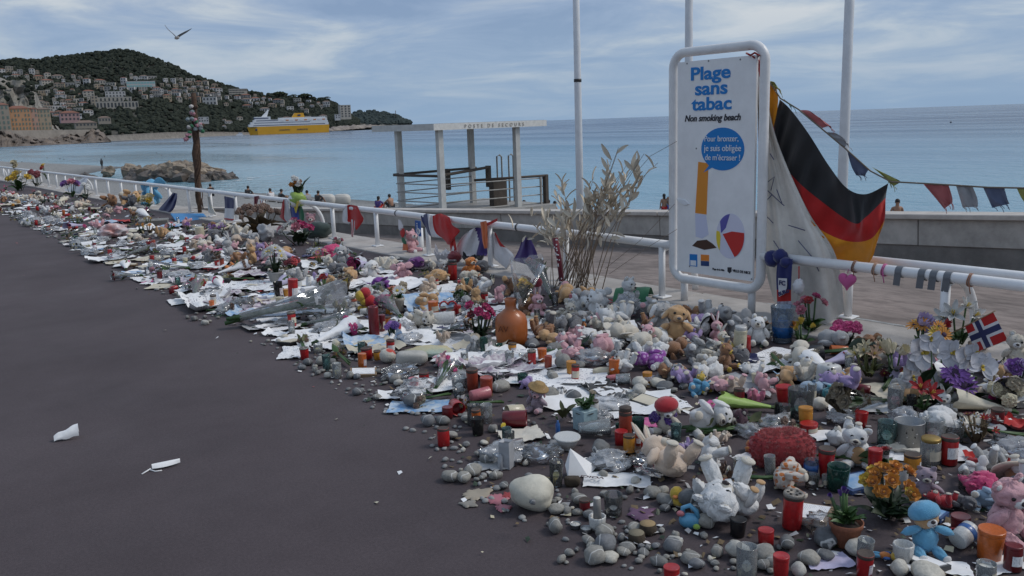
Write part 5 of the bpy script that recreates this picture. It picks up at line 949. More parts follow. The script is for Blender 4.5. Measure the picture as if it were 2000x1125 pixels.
def papm(k, asp, curl, seed):
    def mkm():
        random.seed(seed); ph = random.uniform(0, 6); cr = [random.uniform(-1, 1) for _ in range(4)]
        def fn(u, v):
            x, y = (u - .5), (v - .5) * asp; ex = .018 * NV(u * 5, v * 5, seed); e2 = max(0, abs(u - .5) * 2 - .55) ** 2 * cr[0] + max(0, abs(v - .5) * 2 - .55) ** 2 * cr[1]
            zz = curl * (.10 * abs(NV(u * 2.3, v * 2.3, seed)) + .05 * abs(NV(u * 6, v * 6, seed + 3)) + .55 * max(0, e2)) + .004
            return (x + ex * (1 + curl), y + .018 * NV(u * 5, v * 5, seed + 9) * (1 + curl), zz)
        return MB().sheet(12, 12, fn).mesh('paper_sheet')
    return cached(('pap', asp, curl, seed), mkm)
def paper(px, py, w, col='white', asp=.72, curl=.6, rz=None, label=None, z=0., tilt=(0, 0), name='paper_sheet', cat='paper', seed=None, desc=None):
    p = G(px, py, z + .004 + .003 * random.random()); s = w / ppm(p); sd = random.randrange(7) if seed is None else seed
    o = obj(name, papm(0, asp, curl, sd), PAP[col], loc=p, rot=(tilt[0], tilt[1], random.uniform(0, 3.14) if rz is None else rz), scale=s)
    d = desc or {'white': 'crumpled blank white paper' if curl > .8 else 'loose sheet of white paper', 'letter': 'handwritten letter on white paper', 'poster': 'white poster with bold dark writing', 'blue': 'blue and white picture sheet', 'drawing': 'coloured drawing on white paper', 'cream': 'yellowed sheet of paper', 'lilac': 'pale lilac sheet of paper', 'grey': 'damp grey sheet of paper', 'pink': 'pale pink sheet of paper', 'brick': 'brick red piece of card', 'dblue': 'dark blue piece of card', 'brown': 'brown piece of cardboard'}[col]
    return done(o, label, d, cat, 'papers and letters of the memorial')

# --- plush toys
def fur(key, c, c2=None): return mat('plush_' + key, c, .95, (5, .17), (70, .45), sheen=.3, rnd=.08, col2=c2, dist=.012)
PU = {k: fur(k, v) for k, v in dict(white=(.72, .72, .71), cream=(.62, .57, .48), tan=(.54, .33, .16), brown=(.30, .15, .075), dbrown=(.10, .06, .045), grey=(.40, .40, .40), dgrey=(.14, .14, .15), pink=(.64, .36, .39), hotpink=(.60, .06, .18), lilac=(.34, .25, .46), purple=(.20, .05, .30), violet=(.13, .03, .17), blue=(.12, .36, .56), sky=(.34, .46, .58), red=(.42, .02, .03), orange=(.58, .20, .05), yellow=(.58, .40, .06), beige=(.60, .48, .38), black=(.02, .02, .022), plum=(.07, .03, .045), teal=(.05, .24, .28), coral=(.58, .16, .10), lime=(.34, .52, .10), green=(.03, .18, .06), mauve=(.36, .28, .33), rose=(.50, .14, .22), magenta=(.42, .02, .16)).items()}
M_EYE = mat('toy_eye', (.01, .01, .01), .15); M_NOSE = mat('toy_nose', (.03, .02, .02), .4); M_STITCH = mat('toy_stitch', (.06, .03, .03), .9)
def ue(rx, ry, rz_, jit=.05, ns=3., nu=16, nv=11, sd=1):
    def f():
        if jit < .04: return MB().ell((0, 0, 0), (rx, ry, rz_), None, nu, nv, jit, ns, sd).mesh('pile')
        st = random.getstate(); random.seed(sd); b = MB().ell((0, 0, 0), (rx, ry, rz_), None, 26, 17, .16, 1.6, sd); b.v = [tuple(c * (1 + random.gauss(0, jit * .55)) for c in v) for v in b.v]; random.setstate(st); return b.mesh('pile')
    return cached(('e', rx, ry, rz_, jit, sd), f)
CN = {'dbrown': 'dark brown', 'dgrey': 'dark grey', 'hotpink': 'hot pink', 'sky': 'pale blue', 'plum': 'plum brown', 'magenta': 'magenta'}
def toy(px, py, h, col='tan', kind='bear', pose='sit', rz=None, label=None, col2=None, z=0., fl=0, nose=None, detail=2, hat=None, bib=None, name=None, tilt=None):
    t, s = place(name or {'bear': 'teddy_bear', 'bunny': 'plush_rabbit', 'dog': 'plush_dog', 'cat': 'plush_cat', 'elephant': 'plush_elephant', 'lamb': 'plush_lamb', 'monkey': 'plush_monkey'}[kind], px, py, z); H = h * s
    rz = face + random.uniform(-.9, .9) if rz is None else rz; m = PU[col]; m2 = PU[col2] if col2 else PU[{'tan': 'cream', 'brown': 'tan', 'white': 'cream', 'grey': 'white', 'cream': 'white', 'pink': 'white', 'beige': 'cream'}.get(col, 'cream')]
    j = (.05, .16, .3)[fl]; ns = (3, 5, 6)[fl]; sd = random.randrange(3); jr = lambda: random.uniform(-.3, .3); q = lambda n, sh, loc, rot=None, mm=m, par=t: obj(n, ue(*sh, j if n in ('torso', 'head', 'ear', 'arm', 'leg', 'tail') else .03, ns, sd=sd), mm, par, loc=loc, rot=[a + jr() for a in (rot or (0, 0, 0))] if n in ('ear', 'arm', 'leg', 'head') else rot)
    if pose == 'sit': t.rotation_euler = (tilt[0] if tilt else 0, tilt[1] if tilt else 0, rz)
    elif pose == 'back': t.rotation_euler = (-R(80), random.uniform(-.2, .2), rz); t.location.z += .19 * H; 
    elif pose == 'side': t.rotation_euler = (R(10), R(82), rz); t.location.z += .22 * H
    elif pose == 'front': t.rotation_euler = (R(78), random.uniform(-.2, .2), rz); t.location.z += .20 * H
    t.scale = (H * random.uniform(.9, 1.18), H * random.uniform(.88, 1.1), H * random.uniform(.86, 1.04))
    q('torso', (.22, .19, .27), (0, 0, .27)); hd = q('head', (.215, .195, .19), (random.uniform(-.05, .05), -.03 + random.uniform(-.05, .04), .66))
    if detail and random.random() < .4: obj('care_tag', cached('tag', lambda: MB().sheet(1, 3, lambda u, v: (.2 + .09 * v, (u - .5) * .06, .12 - .03 * v * v)).mesh('care_tag')), PAP['white'], t)
    mw = {'dog': (.10, .13, .085), 'lamb': (.09, .09, .08), 'elephant': (.06, .06, .06)}.get(kind, (.095, .075, .075))
    mz = q('muzzle', mw, (0, -.175, -.05), None, m2 if kind != 'elephant' else m, hd)
    if detail:
        if kind == 'elephant': obj('trunk', cached('trunk', lambda: MB().tube([(0, -.15, -.05), (0, -.26, -.10), (0, -.32, -.2), (0, -.36, -.28)], [.065, .055, .045, .035], 8).mesh('trunk')), m, hd)
        else: obj('nose', ue(.045, .03, .034, 0, 1, 8, 6), M_NOSE if nose is None else PU[nose], hd, loc=(0, -.175 - mw[1] * .92, -.015))
        for sx in (-1, 1): obj('eye', ue(.032, .022, .032, 0, 1, 8, 6), M_EYE, hd, loc=(sx * .085, -.168, .055))
        if detail > 1 and kind != 'elephant': obj('mouth', cached('mouth', lambda: MB().tube([(-.04, 0, -.012), (-.02, -.01, -.03), (0, -.012, -.012), (.02, -.01, -.03), (.04, 0, -.012)], .005, 4).mesh('mouth')), M_STITCH, hd, loc=(0, -.175 - mw[1] * .86, -.055))
    for sx in (-1, 1):
        if kind == 'bunny': e = q('ear', (.055, .035, .22), (sx * .09, .04, .33), (.25, sx * .3, 0), m, hd); 
        elif kind == 'dog': e = q('ear', (.045, .085, .17), (sx * .215, .0, -.02), (0, sx * -.25, 0), m2 if col2 else m, hd)
        elif kind == 'cat': e = q('ear', (.06, .035, .09), (sx * .13, .0, .18), (0, sx * .35, 0), m, hd)
        elif kind == 'elephant': e = q('ear', (.17, .03, .16), (sx * .3, .02, .02), (0, 0, sx * .3), m, hd)
        elif kind == 'monkey': e = q('ear', (.07, .035, .075), (sx * .22, .0, .0), None, m2, hd)
        else: e = q('ear', (.075, .04, .078), (sx * .155, .02, .17), None, m, hd)
        if detail > 1 and kind in ('bear', 'bunny', 'lamb'): q('ear_lining', (.045, .02, .045) if kind != 'bunny' else (.032, .015, .17), (0, -.03, 0), None, m2, e)
        q('arm', (.075, .08, .18), (sx * .245, -.08, .36), (.45, sx * -.55, 0)); lg = q('leg', (.095, .21, .095), (sx * .17, -.24, .10), (0, 0, sx * .25))
        if detail > 1: q('foot_pad', (.085, .035, .088), (sx * .01, -.19, .005), None, m2, lg)
    if hat: obj('hat', cached('hat', lambda: MB().lathe([(.235, -.02), (.245, .03), (.225, .1), (.15, .17), (0, .2)], 18).mesh('hat')), PU[hat], hd, loc=(0, .03, .07), scale=1.13)
    if bib: obj('bib', ue(.16, .06, .1, .05, 3), PU[bib], t, loc=(0, -.16, .44))
    occ(px, py, h * .7); cn = CN.get(col, col); kn = {'bear': 'teddy bear', 'bunny': 'plush rabbit', 'dog': 'plush dog', 'cat': 'plush cat', 'elephant': 'plush elephant', 'lamb': 'plush lamb', 'monkey': 'plush monkey'}[kind]
    return done(t, label, f'{"fluffy " if fl else ""}{cn} {kn} ' + {'sit': 'sitting up', 'back': 'lying on its back', 'side': 'lying on its side', 'front': 'lying face down'}[pose], 'plush toy', 'plush toys of the memorial')

# --- flowers
def petal(mb, L_, w, tilt, az, base=.0, cup=.3, mi=0, z0=0., n=4):
    ca, sa = math.cos(az), math.sin(az)
    def fn(u, v):
        x = (u - .5) * w * math.sin(math.pi * min(.96, v * .85 + .12)) ** .7; r = base + L_ * v * math.cos(tilt); zz = z0 + L_ * v * math.sin(tilt) + cup * L_ * (abs(u - .5) * 2) ** 2 * .5 - .15 * L_ * v * v
        return (r * ca - x * sa, r * sa + x * ca, zz)
    mb.sheet(3, n, fn, mi)
def bl_daisy(): 
    mb = MB(); 
    for i in range(16): petal(mb, .8, .24, R(14 + 8 * (i % 2)), i * 6.283 / 16, .18, .1)
    mb.lathe([(.27, .05), (.25, .14), (.12, .2), (0, .21)], 12, mi=1); return mb.mesh('blossom')
def bl_rose():
    mb = MB()
    for k, (n, tl, L_, w, b) in enumerate(((3, 82, .75, .55, .06), (4, 70, .8, .65, .12), (5, 52, .85, .75, .16), (6, 28, .85, .8, .2))):
        for i in range(n): petal(mb, L_, w, R(tl), i * 6.283 / n + k * .7, b, .35)
    mb.ell((0, 0, .3), (.28, .28, .38), None, 8, 6); mb.ell((0, 0, -.05), (.16, .16, .16), None, 6, 5, mi=1); return mb.mesh('blossom')
def bl_orchid():
    mb = MB()
    for az, w, L_ in ((R(20), 1.15, .95), (R(160), 1.15, .95), (R(90), .6, .9), (R(215), .55, .9), (R(325), .55, .9)): petal(mb, L_, w, R(14), az, .06, .18, n=6)
    petal(mb, .4, .3, R(45), R(270), .03, .5, 1); mb.ell((0, 0, .1), (.1, .1, .1), None, 6, 5, mi=1); return mb.mesh('blossom')
def bl_lily():
    mb = MB()
    for i in range(6): petal(mb, 1.05, .36, R(48 - 14 * (i % 2)), i * 1.0472, .04, .3, n=6)
    for i in range(5): mb.tube([(0, 0, 0), (.12 * math.cos(i * 1.26), .12 * math.sin(i * 1.26), .6)], [.02, .03], 4, mi=1)
    return mb.mesh('blossom')
def bl_carn(): return MB().ell((0, 0, .3), (.75, .75, .55), None, 18, 12, .55, 5.5, 3).ell((0, 0, -.1), (.2, .2, .25), None, 6, 5, mi=1).mesh('blossom', False)
def bl_tulip():
    mb = MB()
    for i in range(6): petal(mb, 1.0, .62, R(78 - 4 * (i % 2)), i * 1.0472, .22, .45, n=6)
    mb.ell((0, 0, .05), (.2, .2, .15), None, 6, 5, mi=1); return mb.mesh('blossom')
BL = {'daisy': bl_daisy(), 'rose': bl_rose(), 'orchid': bl_orchid(), 'lily': bl_lily(), 'carnation': bl_carn(), 'tulip': bl_tulip()}
PT = {k: mat('petal_' + k, v, .6, (2.5, .25), sheen=.3, rnd=.14) for k, v in dict(white=(.60, .60, .58), cream=(.56, .50, .34), yellow=(.60, .42, .04), orange=(.60, .24, .02), red=(.42, .015, .02), dred=(.17, .01, .02), pink=(.56, .20, .26), hotpink=(.5, .03, .16), purple=(.26, .10, .40), lilac=(.44, .36, .56), violet=(.07, .02, .2), dried=(.16, .09, .06), peach=(.56, .38, .26), palegrey=(.5, .5, .54), wilt=(.30, .25, .17)).items()}
M_GC = mat('flower_green', (.07, .12, .03), .7); M_YC = mat('flower_yellow_eye', (.45, .33, .05), .8); M_DC = mat('flower_dark_eye', (.04, .02, .05), .8)
LEAF = {'green': mat('leaf_green', (.045, .10, .025), .5, (6, .3), rnd=.25), 'dark': mat('leaf_dark', (.022, .045, .018), .5, (6, .3), rnd=.25), 'olive': mat('leaf_olive', (.09, .10, .03), .6, (6, .3), rnd=.25), 'dry': mat('leaf_dry', (.17, .12, .065), .8, (6, .3), rnd=.3)}
LFM = [MB().sheet(2, 5, lambda u, v, w=w: ((u - .5) * w * math.sin(math.pi * min(.98, v * .92 + .05)), v, .22 * math.sin(v * 2.6) + abs(u - .5) * .25 * w)).mesh('leaf') for w in (.22, .36, .55)]
def bloom(par, kind, col, loc, d, s):
    o = obj('blossom', BL[kind], [PT[col], {'daisy': M_DC if col in ('purple', 'orange') else M_YC, 'orchid': M_YC, 'lily': M_YC}.get(kind, M_GC)], par, loc=loc, scale=s); o.rotation_euler = (Vector(d).to_track_quat('Z', 'Y') @ Euler((0, 0, random.uniform(0, 6))).to_quaternion()).to_euler(); return o
def leaf(par, loc, d, s, col='green', k=None):
    o = obj('leaf', LFM[random.randrange(3) if k is None else k], LEAF[col], par, loc=loc, scale=s); o.rotation_euler = (Vector(d).to_track_quat('Y', 'Z') @ Euler((0, random.uniform(-.6, .6), 0)).to_quaternion()).to_euler(); return o
M_CELLO = glass('cellophane', (.93, .94, .95), .1, (.6, .61, .63)); M_CELLOF = glass('cellophane_milky', (.84, .86, .88), .2, (.6, .61, .63))
WR = {'film': glass('plastic_film', (.95, .96, .97), .34, (.66, .67, .69)), 'clear': M_CELLO, 'milky': M_CELLOF, 'white': PAP['white'], 'lime': mat('wrap_lime', (.30, .44, .10), .45, (8, .2)), 'pink': PAP['pink'], 'green': mat('wrap_green', (.08, .2, .08), .5, (8, .2)), 'cream': PAP['cream'], 'lilac': PAP['lilac'], 'red': mat('wrap_red', (.36, .03, .03), .5, (8, .2))}
WRM = [MB().sheet(20, 7, lambda u, v, k=k: ((.05 + .20 * v ** 1.3) * math.cos(u * 6.4) * (1 + .22 * NV(u * 7, v * 3, k)), (.05 + .20 * v ** 1.3) * .7 * math.sin(u * 6.4) * (1 + .22 * NV(u * 7, v * 3, k + 5)), v * (1 + .14 * NV(u * 6, 0, k)))).mesh('wrapper') for k in range(3)]
def bouquet(px, py, L_, cols=('white',), kind='rose', wrap='clear', rz=None, label=None, z=0., up=.12, n=7, leafc='green', bs=.13, dried=False):
    """lying bouquet: stem end at the base pixel, head L_ pixels away along rz, raised by up"""
    t, s = place('bouquet', px, py, z, rz); H = L_ * s; t.rotation_euler = (R(90) - up, 0, t.rotation_euler.z); t.location.z += .10 * H
    if wrap: obj('wrapper', random.choice(WRM), WR[wrap], t, scale=H)
    obj('stems', cached('bst', lambda: MB().tube([(.03, 0, -.12), (.02, .01, .7)], .02, 5).tube([(-.03, .01, -.1), (-.04, -.02, .7)], .02, 5).tube([(0, -.03, -.14), (0, .03, .7)], .02, 5).mesh('stems')), LEAF['dry' if dried else 'green'], t, scale=H)
    for k in range(n):
        a = random.uniform(0, 6.28); r = .19 * math.sqrt(random.random()); bloom(t, kind, random.choice(cols), (r * math.cos(a) * H, r * .7 * math.sin(a) * H, (.84 + random.uniform(-.1, .12)) * H), (r * math.cos(a) * 2, r * math.sin(a) * 2, 1), bs * H * random.uniform(.8, 1.2))
    for k in range(n): 
        a = random.uniform(0, 6.28); leaf(t, (.1 * math.cos(a) * H, .08 * math.sin(a) * H, random.uniform(.4, .75) * H), (math.cos(a), math.sin(a), 1.2), min(.28 * H, .12), 'dry' if dried else leafc)
    occ(px, py, L_ * .6); cn = {'wilt': 'wilted', 'dried': 'dried brown', 'dred': 'dark red', 'palegrey': 'pale'}.get(cols[0], cols[0])
    return done(t, label, f'{cn} {kind} bouquet ' + ('in ' + {'clear': 'clear cellophane', 'milky': 'cloudy cellophane'}.get(wrap, f'{wrap} paper') if wrap else 'without wrapping'), 'bouquet', 'bouquets of the memorial')
def posy(px, py, h, w, cols, kind='rose', n=10, bs=.16, leafc='green', nl=16, pot=None, potcol=None, label=None, z=0., name='flower_bunch', desc=None, up=1., ls=.3, potshape='round', poth=.4):
    """upright clump: leaves and blossoms over an optional pot"""
    t, s = place(name, px, py, z, face); H = h * s; Wd = w * s / 2; zb = 0
    if pot:
        ph = poth * H; pr = Wd * .72
        if potshape == 'square': o = obj('pot', cached('sqpot', lambda: bevel(MB().box((0, 0, .5), (1, 1, 1), taper=1.06).mesh('pot', False), .02, 1)), pot, t, scale=(pr * 1.5, pr * 1.5, ph), rot=(0, 0, .6))
        else: obj('pot', cached('pot', lambda: MB().lathe([(.62, 0), (.68, .03), (.95, .8), (1.03, .82), (1.05, 1), (.97, 1), (.92, .86), (0, .84)], 22).mesh('pot')), pot, t, scale=(pr, pr, ph))
        obj('soil', cached('soil', lambda: MB().lathe([(.9, .84), (.5, .92), (0, .95)], 14).mesh('soil')), mat('soil', (.035, .025, .02), .95), t, scale=(pr, pr, ph)); zb = ph * .9
    for k in range(nl):
        a = random.uniform(0, 6.28); e = random.uniform(.15, 1.1); leaf(t, (random.uniform(-.25, .25) * Wd, random.uniform(-.25, .25) * Wd, zb + random.uniform(0, .15) * (H - zb)), (math.cos(a) * 1.1, math.sin(a) * 1.1, e), max(ls * H, Wd * .8) * random.uniform(.7, 1.15), leafc)
    for k in range(n):
        a = random.uniform(0, 6.28); r = Wd * .85 * math.sqrt(random.random()); zz = zb + (H - zb) * (.55 + .42 * (1 - (r / Wd) ** 2) + random.uniform(-.08, .05)); b = Vector((r * math.cos(a), r * math.sin(a), zz))
        st = MB().tube([(b.x * .25, b.y * .25, zb), (b.x * .7, b.y * .7, (zb + zz) / 2), b], .006 + .004 * H, 4); mk('stem', st, LEAF[leafc], t) if k < 6 else None
        bloom(t, kind, random.choice(cols), b, (b.x, b.y - .5 * Wd, .8 * Wd * up), bs * H * random.uniform(.8, 1.2))
    occ(px, py, w); cn = {'wilt': 'wilted', 'dried': 'dried brown', 'dred': 'dark red', 'palegrey': 'pale'}.get(cols[0], cols[0])
    return done(t, label, desc or f'{cn} {kind} {"plant in a pot" if pot else "bunch standing up"}', 'flowers', 'flowers of the memorial')
# --- odds and ends
def lump(name, label, cat, px, py, dims, m, z=0., rz=None, jit=.2, ns=2., boxy=1., tilt=(0, 0), desc=None, group=None, sd=None, occw=None, nu=18, nv=12):
    """soft or worn single-piece thing (cushion, crumpled cloth, rock), dims in pixels: wide, deep, high"""
    p = G(px, py, z + .002); s = 1 / ppm(p); sd = random.randrange(50) if sd is None else sd
    o = obj(name, papm(0, .8, 2.6, sd % 9 + 20), m, loc=p, rot=(0, 0, face if rz is None else rz), scale=(dims[0] * s, dims[0] * s, dims[2] * s * 1.5)) if name.endswith('_cloth') else mk(name, MB().ell((0, 0, dims[2] / 2 * s * .94), (dims[0] / 2 * s, dims[1] / 2 * s, dims[2] / 2 * s), None, nu, nv, jit, ns, sd, boxy=boxy), m, loc=p, rot=(tilt[0], tilt[1], face if rz is None else rz)); occ(px, py, dims[0])
    return done(o, label, desc, cat, group)
def bag(px, py, w, h, m=None, label=None, z=0., desc='crumpled clear plastic bag', name='plastic_bag', cat='plastic bag', rz=None):
    p = G(px, py, z + .002); s = 1 / ppm(p); sd = random.random() * 40
    o = mk(name, MB().ell((0, 0, h * s * .42), (w * s / 2, w * s * .4, h * s / 2), None, 28, 16, .6, 2.6, sd), m or WR['film'], loc=p, rot=(0, 0, random.uniform(0, 6) if rz is None else rz)); occ(px, py, w * .8); return done(o, label, desc, cat, 'wrappings of the memorial')
def puddle(name, label, px, py, w, m, seed, asp=.5, cat='wax'):
    p = G(px, py, .004 + seed * .0004); s = w / 2 / ppm(p); n = 40; rr = [s * (.45 + .75 * abs(NV(math.cos(6.283 * i / n) * 1.6, math.sin(6.283 * i / n) * 1.6, seed)) + .35 * abs(NV(math.cos(6.283 * i / n) * 5, math.sin(6.283 * i / n) * 5, seed + 5))) for i in range(n)]
    vs = [(0, 0, .006)]; 
    for f, zz in ((.5, .0065), (.9, .005), (1, 0)): vs += [(rr[i] * f * math.cos(6.283 * i / n), rr[i] * f * math.sin(6.283 * i / n), zz) for i in range(n)]
    fs = [(0, 1 + i, 1 + (i + 1) % n) for i in range(n)] + [(1 + k * n + i, 1 + (k + 1) * n + i, 1 + (k + 1) * n + (i + 1) % n, 1 + k * n + (i + 1) % n) for k in range(2) for i in range(n)]
    return tag(mk(name, MB().add(vs, fs), m, loc=p, rot=(0, 0, random.uniform(0, 6))), label, cat, 'wax spilt on the pavement')
# ================================================================== THE MEMORIAL, placed from the photograph
random.seed(101); RT_, LT_, UP_ = face + R(90), face - R(90), face + R(180)
# --- right foreground
t = toy(1675, 908, 98, 'white', label='clean white teddy bear with tan belly sitting upright among the glasses', rz=face - .35); obj('belly_patch', ue(.12, .05, .2, .03, 3), PU['tan'], t, loc=(0, -.155, .28)); land('the seated white teddy bear', t.location)
t = toy(1806, 1080, 112, 'tan', label='sky blue teddy bear with cap and arms spread, in the foreground', rz=face - .1, col2='white', hat='blue'); land('the sky blue teddy bear', t.location)
for c in t.children:
    if c.name.startswith('arm'): c.rotation_euler = (0, 1.9 if c.location.x > 0 else -1.9, 0); c.location.z = .46; c.location.x *= 1.15
    if c.name[:3] in ('arm', 'leg', 'tor'): c.material_slots[0].material = PU['blue']
t = lump('fur_cushion', 'shaggy crimson fur cushion', 'cushion', 1527, 908, (118, 70, 72), fur('crimson', (.30, .03, .035)), jit=.16, ns=3, boxy=.8, sd=4); tag(t, 'shaggy crimson fur cushion lying beside the white plush heap', 'cushion'); land('the crimson fur cushion', t.location)
def tuft(o, n, L_, m, sd):      # long pile: blades standing on the surface
    random.seed(sd); me = o.data; mb = MB(); ps = [p for p in me.polygons if p.center.z > 0]
    for k in range(n):
        p = random.choice(ps); vs = [Vector(me.vertices[i].co) for i in p.vertices]; w = [random.random() for _ in vs]; S_ = sum(w); c = sum((v * a for v, a in zip(vs, w)), Vector()) / S_; nn = (p.normal + Vector((random.uniform(-.8, .8), random.uniform(-.8, .8), random.uniform(-.9, .2)))).normalized(); sd_ = nn.orthogonal().normalized() * L_ * .07
        mb.add([c - sd_, c + sd_, c + nn * L_ * random.uniform(.6, 1.2)], [(0, 1, 2)])
    return tag(mk('fur_pile', mb, m, o, smooth=False), kind='stuff')
tuft(t, 9000, .02, fur('crimson_pile', (.33, .035, .04)), 3)
t = toy(1425, 990, 158, 'white', fl=1, pose='back', rz=face + 2.6, label='big off white teddy bear lying on its back with legs in the air'); land('the big white bear on its back', t.location)
toy(1330, 945, 135, 'beige', pose='back', rz=face + .5, kind='bunny', label='beige plush with long striped legs stretched towards the pebbles', col2='cream')
toy(1478, 1014, 104, 'white', kind='dog', pose='back', rz=face + .9, label='white plush dog with tan patches lying below the big white bear', col2='tan')
def spotted(key, a, b):
    m = fur(key, a); nt = m.node_tree; bs = nt.nodes['Principled BSDF']; N = nt.nodes.new; L = nt.links.new; tc = N('ShaderNodeTexCoord'); v = N('ShaderNodeTexVoronoi'); L(tc.outputs['Object'], v.inputs[0]); v.inputs['Scale'].default_value = 9; r = N('ShaderNodeValToRGB'); L(v.outputs['Distance'], r.inputs[0]); r.color_ramp.elements[0].position = .38; r.color_ramp.elements[0].color = (*b, 1); r.color_ramp.elements[1].position = .44; r.color_ramp.elements[1].color = (*a, 1); L(r.outputs[0], bs.inputs['Base Color']); return m
PU['giraffe'] = spotted('giraffe', (.56, .50, .44), (.46, .14, .03)); CN['giraffe'] = 'orange spotted'
toy(1524, 966, 98, 'giraffe', kind='dog', pose='side', rz=face + 1.2, label='orange spotted giraffe plush curled against the big white bear', name='plush_giraffe')
t = tag(empty('plush_duck', G(1342, 985), (0, 0, face)), 'yellow plush duck ring with a grey stone resting in it', 'plush toy'); s = 1 / ppm(t.location)
mk('ring', MB().tube([(26 * s * math.cos(a), 17 * s * math.sin(a), 9 * s + 3 * s * math.sin(a * 2)) for a in [R(20 * i - 70) for i in range(17)]], [10 * s] * 17, 10), PU['yellow'], t); mk('head', MB().ell((-22 * s, -6 * s, 26 * s), (13 * s, 11 * s, 15 * s), None, 14, 10, .08), PU['yellow'], t); mk('beak', MB().ell((-26 * s, -16 * s, 24 * s), (6 * s, 8 * s, 3.5 * s), None, 8, 6), PU['orange'], t)
pebble(1345, 984, 36, M_PEB, 'round grey stone lying inside the yellow duck ring', 1.3, z=.03)
t = toy(1347, 842, 96, 'white', kind='dog', pose='side', rz=face + .1, label='white plush dog lying behind the one with the red hat'); toy(1302, 845, 78, 'cream', kind='dog', rz=face - .5, label='cream plush dog wearing a red cap behind the violet flowers', hat='red', nose=None)
toy(1394, 832, 80, 'plum', pose='side', rz=face - .4, label='plum brown teddy bear head down on the lime green wrapping', fl=1)
bouquet(1505, 804, 96, ('wilt',), 'carnation', 'lime', rz=LT_ - .2, label='lime green flower wrapping stretched out behind the plum brown bear', n=2, bs=.07)
posy(1298, 842, 40, 44, ('violet',), 'carnation', 9, .3, 'olive', 10, label='bunch of violet blue artificial flowers before the red capped dog')
for k in range(3): bouquet(1320 + 34 * k, 846 + k * 3, 110, ('wilt',), 'carnation', None, rz=RT_ + .1 * k, n=2, bs=.05, leafc='olive', up=.04, label=['leafy green stems', 'dark grass stems', 'bent olive stems'][k] + ' lying along the ground towards the red cushion')
toy(1290, 884, 40, 'white', pose='front', rz=face + 1, fl=1, label='small white fluffy plush next to the red cup by the dark board')
toy(1460, 876, 50, 'orange', pose='front', rz=face + .4, label='orange tan plush face down at the corner of the crimson cushion', kind='cat')
toy(1400, 870, 44, 'beige', pose='back', rz=face - .8, label='small beige plush squeezed above the big white bear'); toy(1350, 880, 42, 'lilac', pose='back', label='small lilac plush behind the long legged beige one', rz=face + 2)
# candles right
candle(1564, 818, 62, 49, 'clear', 'teal', .35, .92, label='wide clear glass with teal wax behind the amber candle'); candle(1574, 834, 40, 27, 'amber', 'burnt', .45, label='amber glass candle in front of the wide clear glass'); candle(1580, 845, 20, 34, 'red', 'red', .5, label='low broken red candle at the foot of the amber one')
candle(1532, 790, 38, 31, 'red', 'red', .6, .75, label='red plastic cup behind the tall clear tumbler'); candle(1533, 826, 38, 22, 'clear', None, label='tall clear tumbler beside the wide glass with teal wax', taper=.8); candle(1518, 820, 34, 14, 'dark', None, label='thin dark glass beside the clear tumbler')
t = candle(1583, 930, 34, 27, 'clear', None, label='clear glass with a bright blue band next to the crimson cushion'); s = 1 / ppm(t.location); mk('blue_sleeve', MB().lathe([(13.4 * s, 8 * s), (13.9 * s, 26 * s)], 18), PL['blue'], t)
candle(1612, 930, 58, 33, 'red', 'burnt', .9, .68, label='red funnel shaped candle cup full of burnt wax'); candle(1634, 954, 48, 43, 'green', 'teal', .55, .9, label='wide green tinted glass by the orange flowers'); candle(1585, 952, 27, 27, 'clear', 'white', .4, label='short clear glass with white wax below the blue band glass'); candle(1612, 950, 24, 16, 'frost', 'white', .5, label='small frosted tube beside the red funnel cup')
candle(1730, 868, 48, 36, 'teal', 'white', .3, label='teal tinted glass next to the speckled tin'); candle(1822, 860, 44, 42, 'frost', 'pink', .3, label='frosted glass with a pink stain behind the gold lidded jar'); candle(1858, 862, 36, 44, 'clear', None, label='empty clear glass beside the red and white dried flowers')
candle(1816, 906, 48, 37, 'frost', 'cream', .8, 1., lid='gold', label='frosted jar with gold lid beside the tall red candle'); candle(1853, 906, 56, 32, 'red', 'red', .8, .92, label='tall bright red grave candle by the gold lidded jar'); candle(1781, 922, 37, 31, 'amber', 'burnt', .9, 1., label='small jar painted red blue and yellow before the white card')
candle(1747, 802, 48, 31, 'frost', 'pink', .55, .85, label='cloudy glass with pink wax below the orchids'); candle(1948, 830, 34, 24, 'dred', 'red', .8, 1., label='square dark red candle under the blue ribbon'); candle(1722, 905, 34, 25, 'clear', 'burnt', .5, label='clear glass with dark burnt wick right of the white bear')
t, s = place('perforated_tin', 1774, 868); tag(t, 'round grey tin pierced with holes, empty', 'tin'); r = 28 * s; obj('body', cached('tin', lambda: MB().lathe([(.97, 0), (1, .03), (1, 1.7), (1.03, 1.72), (1.0, 1.76), (.95, 1.72), (.94, .1), (0, .08)], 26).mesh('tin')), M_TIN, t, scale=r)
for k in range(26): a = random.uniform(0, 6.28); obj('hole', ue(.05, .05, .05, 0, 1, 6, 5), random.choice([M_WICK, PL['white']]), t, loc=(r * .99 * math.cos(a), r * .99 * math.sin(a), r * random.uniform(.25, 1.5)), scale=r)
candle(1546, 1030, 70, 38, 'red', 'red', .7, .97, lid='perf', label='tall red grave lantern with a holed metal lid', name='grave_lantern'); candle(1440, 1045, 35, 32, 'black', None, label='empty black plastic cup on the bare pavement', taper=.85); candle(1496, 1064, 32, 31, 'red', None, label='empty bright red cup right of the black cup', taper=.95); candle(1312, 1140, 36, 32, 'red', None, label='bright red cup cut by the lower photo edge')
